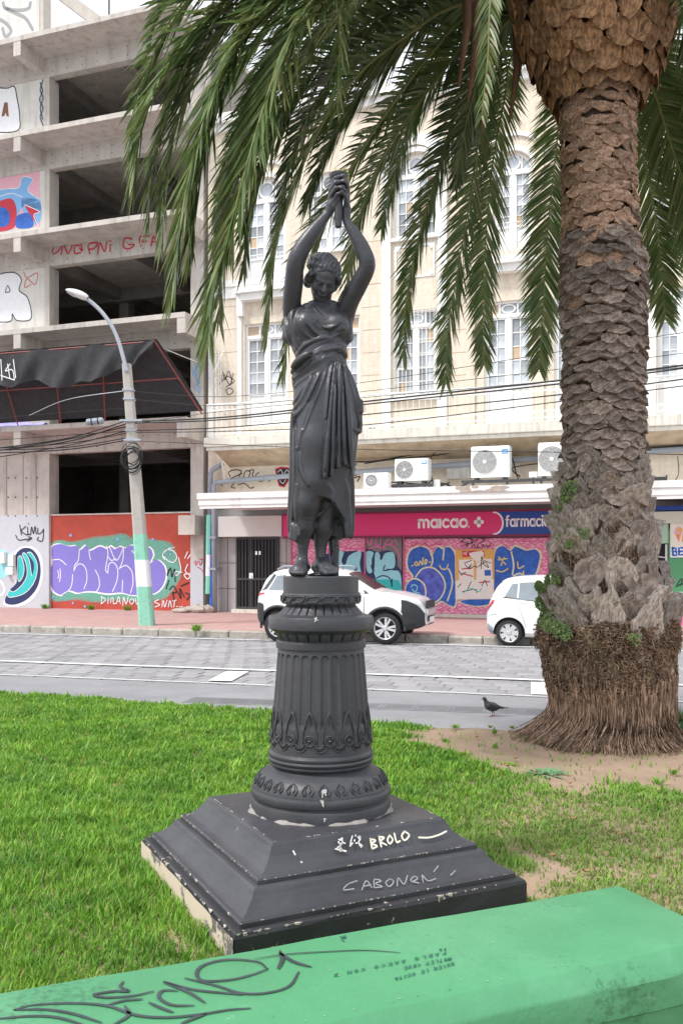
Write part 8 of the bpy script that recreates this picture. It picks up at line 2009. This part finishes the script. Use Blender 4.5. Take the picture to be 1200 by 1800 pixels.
# girdle and rolled overfold
for pth, r in ((s1((288, 1600), (400, 1505), (560, 1455), (700, 1490), (748, 1580)), .014), (s1((292, 1630), (430, 1530), (600, 1480), (735, 1540)), .012), (s1((300, 1650), (440, 1560), (610, 1505), (742, 1575)), .012)): fold(pth, r, .1, .008, 'u', 6, .006)
for pth, r, o_ in ((s1((252, 1760), (330, 1675), (450, 1625), (560, 1570), (690, 1545), (750, 1600)), .024, .018), (s1((262, 1800), (400, 1715), (560, 1630), (700, 1600)), .020, .014), (s1((280, 1700), (360, 1640), (440, 1600)), .018, .02)): fold(pth, r, .1, .014, 'u', 6, o_)
for pth, r in ((s1((300, 1740), (400, 1690), (430, 1640)), .010), (s1((430, 1620), (500, 1610), (540, 1570)), .009), (s1((560, 1600), (620, 1580), (700, 1560)), .008), (s1((270, 1780), (330, 1740), (380, 1725)), .009), (s1((300, 1615), (420, 1520), (580, 1470)), .005), (s1((520, 1640), (545, 1600), (580, 1590)), .008), (s1((640, 1575), (690, 1590), (730, 1600)), .007)): fold(pth, r, .1, .006, 's', 7, .004)
for pth in (s1((285, 1830), (430, 1740), (580, 1660), (735, 1620)), s1((300, 1860), (450, 1770), (590, 1680))): fold(pth, .011, .2, .008, 'u', 6, .004)
# sleeves falling behind the raised arms
C_((515, 560, .03), (505, 590, .02), .040, .030, .03); C_((606, 560, .03), (612, 590, .02), .034, .026, .03)
# the loose end of the cloth, falling in pleats from the girdle over the right thigh to a zigzag hem
def fall(u, v):
    xl = 590 + (569 - 590) * v ** .8; xr = 606 + (617 - 606) * v; px = xl + (xr - xl) * u
    hemy = float(np.interp(u, [0, .12, .30, .42, .58, .72, .86, 1], [846, 843, 841, 828, 826, 820, 822, 831])); py = 642 + (hemy - 642) * v
    p = q3(px, py); y = yfront(p[0], p[2]); y = -.12 if y is None else y
    amp = .004 + .013 * v; ph = u * 2 * PI * 4.25 + .5 * math.sin(v * 3)
    return (p[0] + .006 * v * math.cos(ph), y - .006 - .012 * v - amp * (math.sin(ph) * .75 + .35 * math.sin(2 * ph + .6)), p[2])
fm_ = MB().grid(fall, 110, 60); fv = np.array(fm_.v).reshape(61, 111, 3)
for _ in range(6): fv[:, :, 1] = .5 * fv[:, :, 1] + .25 * (np.roll(fv[:, :, 1], 1, 0) + np.roll(fv[:, :, 1], -1, 0)) if _ > 99 else fv[:, :, 1]
V, Q = Dp.skin(); V = relax(V, Q, 1, .5)
link('drapery', npmesh('drapery', V, Q, smooth=True), st_iron, statue)
o = fm_.build('drapery_fall', st_iron, statue, smooth=True); sm_ = o.modifiers.new('thick', 'SOLIDIFY'); sm_.thickness = .006
for u_, v0, v1, r_ in ((.60, .72, .985, .0032), (.63, .66, .80, .002), (.36, .50, .62, .0016)):      # bird lime run down the pleats
    MB().tube([Vector(fall(u_ + .004 * math.sin(v_ * 30), v_)) + Vector((0, -.0045, 0)) for v_ in np.linspace(v0, v1, 12)], [r_ * (.5 + .5 * math.sin(PI * i_ / 11)) for i_ in range(12)], 6).build('bird_lime', wh_spot, statue, smooth=True)
# --- hair: combed back in ropes under a fillet, rolled over the ears
Hs = Solid(hc - .19, hc + .19, .0034)
HH(H(0, .032, .018), (.082, .094, .078), .01, HRq)
for k in range(-6, 7):
    a = k / 6 * 1.45; pts = []
    for f in np.linspace(0, 1, 12):
        th = -1.22 + 2.5 * f; wv_ = .007 * math.sin(f * 22 + k * 1.9)
        e = Vector((math.sin(a) * math.cos(th * .82), math.sin(th), math.cos(a) * math.cos(th * .82)))
        pts.append(H(.080 * e.x + wv_, .031 + .095 * e.y, .017 + .078 * e.z + .003 * math.sin(f * 31 + k)))
    Hs.chain(pts, [.0125] * 12, .002)
Hs.chain([H(-.082, -.01, .016), H(-.070, -.050, .024), H(-.040, -.075, .034), H(0, -.084, .037), H(.040, -.075, .034), H(.070, -.050, .024), H(.082, -.01, .016)], [.0045] * 7, .003)
for s_ in (-1, 1):
    for i in range(10):
        f = i / 9; c = H(s_ * (.077 + .006 * math.sin(i * 2.4)), -.050 + .075 * f, .014 - .075 * f + .008 * math.sin(i * 2.2)); Hs.ell(c, (.013, .016, .014), .005)
    Hs.limb(H(s_ * .072, -.02, -.01), H(s_ * .064, .035, -.07), .020, .024, .02)
HH(H(0, .095, -.035), (.055, .045, .045), .03, HRq)
V, Q = Hs.skin(); V = relax(V, Q, 1, .4)
link('hair', npmesh('hair', V, Q, smooth=True), st_iron, statue)
# --- torch with a little plant growing in it
tb = q3(594.5, 418, -.150); tp = q3(596, 326, -.150); ax_ = tp - tb; ln = np.linalg.norm(ax_); 
m = MB(); prof = [(.0, 0), (.011, .001), (.0165, .006), (.0195, .06), (.021, .13), (.026, .17), (.034, .205), (.042, .232), (.045, .240), (.0475, .243), (.0475, .262), (.044, .265), (.036, .2655), (.034, .245), (.0, .240)]
m.lathe([(r, z * ln / .265) for r, z in prof], 28); o = m.build('torch', st_iron, statue, angle=40); o.location = tb; o.rotation_euler = (0, math.atan2(ax_[0], ax_[2]), 0)
m = MB()
for k in range(60):
    a = rnd.uniform(0, 6.28); r = rnd.uniform(.0, .03); h_ = rnd.uniform(.01, .035); lx = rnd.uniform(-.012, .022); ww = .0022
    x0, y0 = r * math.cos(a), r * math.sin(a); m.add([(x0 - ww, y0, 0), (x0 + ww, y0, 0), (x0 + lx + ww, y0, h_ * .7), (x0 + lx * 1.8, y0 + .004, h_)], [(0, 1, 2, 3)])
for k in range(50):
    f = rnd.random(); a = rnd.gauss(.2, .5); x0, y0, z0 = .044 * math.cos(a) + .008 * f, .044 * math.sin(a) - .01, -.09 * f + .01; s_ = .005
    m.add([(x0 - s_, y0, z0), (x0, y0 - s_, z0 - s_), (x0 + s_, y0, z0), (x0, y0 + s_, z0 + s_)], [(0, 1, 2, 3)])
o = m.build('sprout', mat('yellow_sprout', (.45, .42, .10), .6, .3, 20, 0)); o.location = SC + Vector((0, 0, ZF)) + Vector(tp) + Vector((0, 0, -.004)); tag(o, 'yellowish weed sprouting from the torch cup of the statue', 'plant')
# blades (after the stepped base is known, so none grows through it)
def in_base(x, y):
    q = np.stack([x - BASE_C.x, y - BASE_C.y])
    a = q[0] * BASE_A.x + q[1] * BASE_A.y; b = q[0] * BASE_B.x + q[1] * BASE_B.y
    return (np.abs(a) < BASE_S - .01) & (np.abs(b) < BASE_S - .01)
keep &= ~in_base(Xb, Yb)
Xk, Yk, n1k, n2k, dk = Xb[keep], Yb[keep], n1[keep], n2[keep], dry[keep]
n = len(Xk)
Hh = (.023 + .023 * nrg.random(n) + .016 * n1k + .012 * n2k) * (1 - .35 * dk)
Hh *= 1 + .7 * (nrg.random(n) < .05)
clump = np.sin(Xk * 13 + 3 * np.sin(Yk * 5)) * np.sin(Yk * 11 + 2 * np.sin(Xk * 7)); Hh *= 1 + .35 * np.clip(clump, -.6, 1)
Ww = (.0020 + .0017 * nrg.random(n)) * np.clip(Yk / 3.6, 1, 2.6)
az = nrg.random(n) * 2 * PI; lean = .25 + .75 * nrg.random(n) ** 1.3
fx, fy = np.cos(az), np.sin(az); sx, sy = -fy, fx
z0 = lawn_z(Xk, Yk) - .004
def pt(h, r, side):
    out = np.empty((n, 3), np.float32)
    out[:, 0] = Xk + fx * Hh * r * lean + sx * Ww * side
    out[:, 1] = Yk + fy * Hh * r * lean + sy * Ww * side
    out[:, 2] = z0 + Hh * h
    return out
VV = np.stack([pt(0, 0, -1), pt(0, 0, 1), pt(.55, .35, .85), pt(.55, .35, -.85), pt(.93 , .98, 0)], 1).reshape(-1, 3)
b = np.arange(n, dtype=np.int32)[:, None] * 5
gme = npmesh('grass', VV, b + np.array([[0, 1, 2, 3]]), b + np.array([[3, 2, 4]]))
da = gme.attributes.new('dryness', 'FLOAT', 'POINT'); da.data.foreach_set('value', np.repeat(np.clip(dk * (.25 + .75 * nrg.random(n)) * (.5 + n2k), 0, 1) * (nrg.random(n) < .7), 5).astype(np.float32))
gm = bpy.data.materials.new('grass_blade'); gm.use_nodes = True
t = gm.node_tree; bs = t.nodes['Principled BSDF']; bs.inputs['Roughness'].default_value = .5; bs.inputs['Specular IOR Level'].default_value = .35
ge = t.nodes.new('ShaderNodeNewGeometry')
rp = t.nodes.new('ShaderNodeValToRGB'); e = rp.color_ramp.elements
e[0].position = 0; e[0].color = (.10, .25, .03, 1); e[1].position = 1; e[1].color = (.275, .50, .065, 1)
for pos, c in ((.45, (.175, .395, .044, 1)), (.88, (.29, .54, .075, 1)), (.94, (.40, .40, .15, 1))):
    q = rp.color_ramp.elements.new(pos); q.color = c
t.links.new(ge.outputs['Random Per Island'], rp.inputs[0])
ns = t.nodes.new('ShaderNodeTexNoise'); ns.inputs['Scale'].default_value = 1.9; ns.inputs['Detail'].default_value = 8; ns.inputs['Roughness'].default_value = .68
t.links.new(ge.outputs['Position'], ns.inputs['Vector'])
r2 = t.nodes.new('ShaderNodeValToRGB'); r2.color_ramp.elements[0].position = .35; r2.color_ramp.elements[1].position = .65
r2.color_ramp.elements[0].color = (.60, .70, .66, 1); r2.color_ramp.elements[1].color = (1.24, 1.14, .95, 1)
t.links.new(ns.outputs['Fac'], r2.inputs[0])
mm = t.nodes.new('ShaderNodeMixRGB'); mm.blend_type = 'MULTIPLY'; mm.inputs[0].default_value = 1
t.links.new(rp.outputs[0], mm.inputs[1]); t.links.new(r2.outputs[0], mm.inputs[2])
at_ = t.nodes.new('ShaderNodeAttribute'); at_.attribute_name = 'dryness'
md = t.nodes.new('ShaderNodeMixRGB'); md.inputs[2].default_value = (.27, .32, .11, 1); t.links.new(at_.outputs['Fac'], md.inputs[0]); t.links.new(mm.outputs[0], md.inputs[1]); mm = md
t.links.new(mm.outputs[0], bs.inputs['Base Color'])
tr = t.nodes.new('ShaderNodeBsdfTranslucent'); t.links.new(mm.outputs[0], tr.inputs[0])
ms = t.nodes.new('ShaderNodeMixShader'); ms.inputs[0].default_value = .35
t.links.new(bs.outputs[0], ms.inputs[1]); t.links.new(tr.outputs[0], ms.inputs[2])
t.links.new(ms.outputs[0], t.nodes['Material Output'].inputs[0])
tag(link('grass', gme, gm), 'short bright green grass of the plaza lawn', 'grass', kind='stuff')
# dead leaves and tufts in the bare earth, small weeds by the walls
leaf_m = mat('dry_leaf', (.38, .22, .11), .8, .3, 5, .1)
for i, (px, py) in enumerate(((1000, 1380), (940, 1362), (1008, 1436), (1090, 1462), (1155, 1500), (972, 1503), (1030, 1527), (890, 1350), (838, 1292), (905, 1335))):
    where = ('in the bare earth below the blue green weed', 'just left of the blue green weed', 'on thin grass midway between palm and bench', 'on the grass under the palm, right of the middle', 'near the right picture edge above the bench', 'beside the bare patch at the corner of the stepped base', 'just above the far end of the bench', 'by the spread tuft at the lawn edge', 'on the left part of the bare earth near the path', 'in the bare earth between pigeon and palm roots')[i]
    g = G(px, py, .03); m = MB(); a = rnd.uniform(0, 6)
    ln, wd = rnd.uniform(.022, .04), rnd.uniform(.01, .018)
    V = []
    for k in range(5):
        s = k / 4 * 2 - 1
        for sd in (-1, 0, 1):
            wv = wd * (1 - s * s) * sd
            V.append((ln * s * math.cos(a) - wv * math.sin(a), ln * s * math.sin(a) + wv * math.cos(a), .008 * abs(sd) + .012 * s * s))
    m.add(V, [(k * 3 + q, k * 3 + q + 1, k * 3 + q + 4, k * 3 + q + 3) for k in range(4) for q in (0, 1)])
    o = m.build('dry_leaf', leaf_m, smooth=True); o.location = (g.x, g.y, lawn_z(g.x, g.y) + .022)
    tag(o, 'small dry brown leaf ' + where, 'leaf', 'fallen leaves on the lawn')
def tuft(name, px, py, z, r, hgt, nb, label, grp, mtl, where=None, wdt=.004):
    g = where if where is not None else G(px, py, z); m = MB()
    for k in range(nb):
        a = rnd.uniform(0, 2 * PI); l = rnd.uniform(.4, 1); rr = r * rnd.random() ** .7; h = hgt * rnd.uniform(.5, 1)
        bx, by = .35 * rr * math.cos(a), .35 * rr * math.sin(a); c, s = math.cos(a), math.sin(a)
        ww = wdt * rnd.uniform(.7, 1.5)
        m.add([(bx - s * ww, by + c * ww, 0), (bx + s * ww, by - c * ww, 0), (bx + c * rr * .4 * l + s * ww, by + s * rr * .4 * l - c * ww, h * .65), (bx + c * rr * .4 * l - s * ww, by + s * rr * .4 * l + c * ww, h * .65), (bx + c * rr * l, by + s * rr * l, h * rnd.uniform(.6, 1))], [(0, 1, 2, 3), (3, 2, 4)])
    o = m.build(name, mtl); o.location = g
    return tag(o, label, 'plant', grp)
for i, (px, py, r, h, nb, lb) in enumerate(((868, 1290, .05, .07, 30, 'small grass tuft in the bare earth just below the pigeon'), (870, 1315, .06, .06, 34, 'low green tuft in the bare earth, second below the pigeon'), (800, 1280, .09, .05, 40, 'flat grass tuft at the rim of the path, left of the pigeon'), (783, 1305, .08, .05, 36, 'short grass tuft on the left part of the bare earth'), (862, 1279, .05, .04, 20, 'tiny tuft at the path edge right under the pigeon'), (899, 1280, .05, .04, 22, 'tiny tuft at the path edge near the palm roots'), (880, 1346, .1, .05, 44, 'spread grass tuft at the lawn side of the bare earth'), (900, 1350, .08, .05, 36, 'grass tuft at the lawn edge right of a spread tuft'), (1182, 1361, .07, .06, 30, 'lone grass tuft on the bare earth at the right picture edge'), (1155, 1378, .11, .05, 40, 'flat lone tuft on the bare earth below the palm roots'))):
    tuft('grass_tuft', px, py, 0, r, h, nb, lb, 'tufts in the bare earth', gm)
broad = mat('weed_leaf', (.12, .26, .12), .6, .25, 5, .05)
tuft('weed', 960, 1366, 0, .2, .06, 120, 'blue green leafy weed at the edge of the bare earth', None, broad, wdt=.012)
tuft('weed', 1195, 1300, 0, .35, .32, 260, 'leafy green weed growing beside the palm foot at the right', None, broad, wdt=.012)
for px, py, lb in ((80, 1079, 'green weed at the foot of the wall by the red hoarding corner'), (160, 1082, 'thin weed patch along the red wall, left'), (225, 1081, 'thin weed patch along the red wall beside the lamp post'), (345, 1111, 'small weed sprouting from the far kerb'), (372, 1080, 'dark weed at the foot of the downpipes')):
    u, z = F(px, 1000, .25)
    w_ = ROW @ Vector((u, -.25, -.07)) if py < 1100 else STREET @ Vector((STREET.inverted() @ G(px, py, -.1)).to_2d().to_3d()) + Vector((0, 0, -.07))
    tuft('weed', 0, 0, 0, .28, .22, 60, lb, 'weeds on the far pavement', gm, where=w_, wdt=.015)
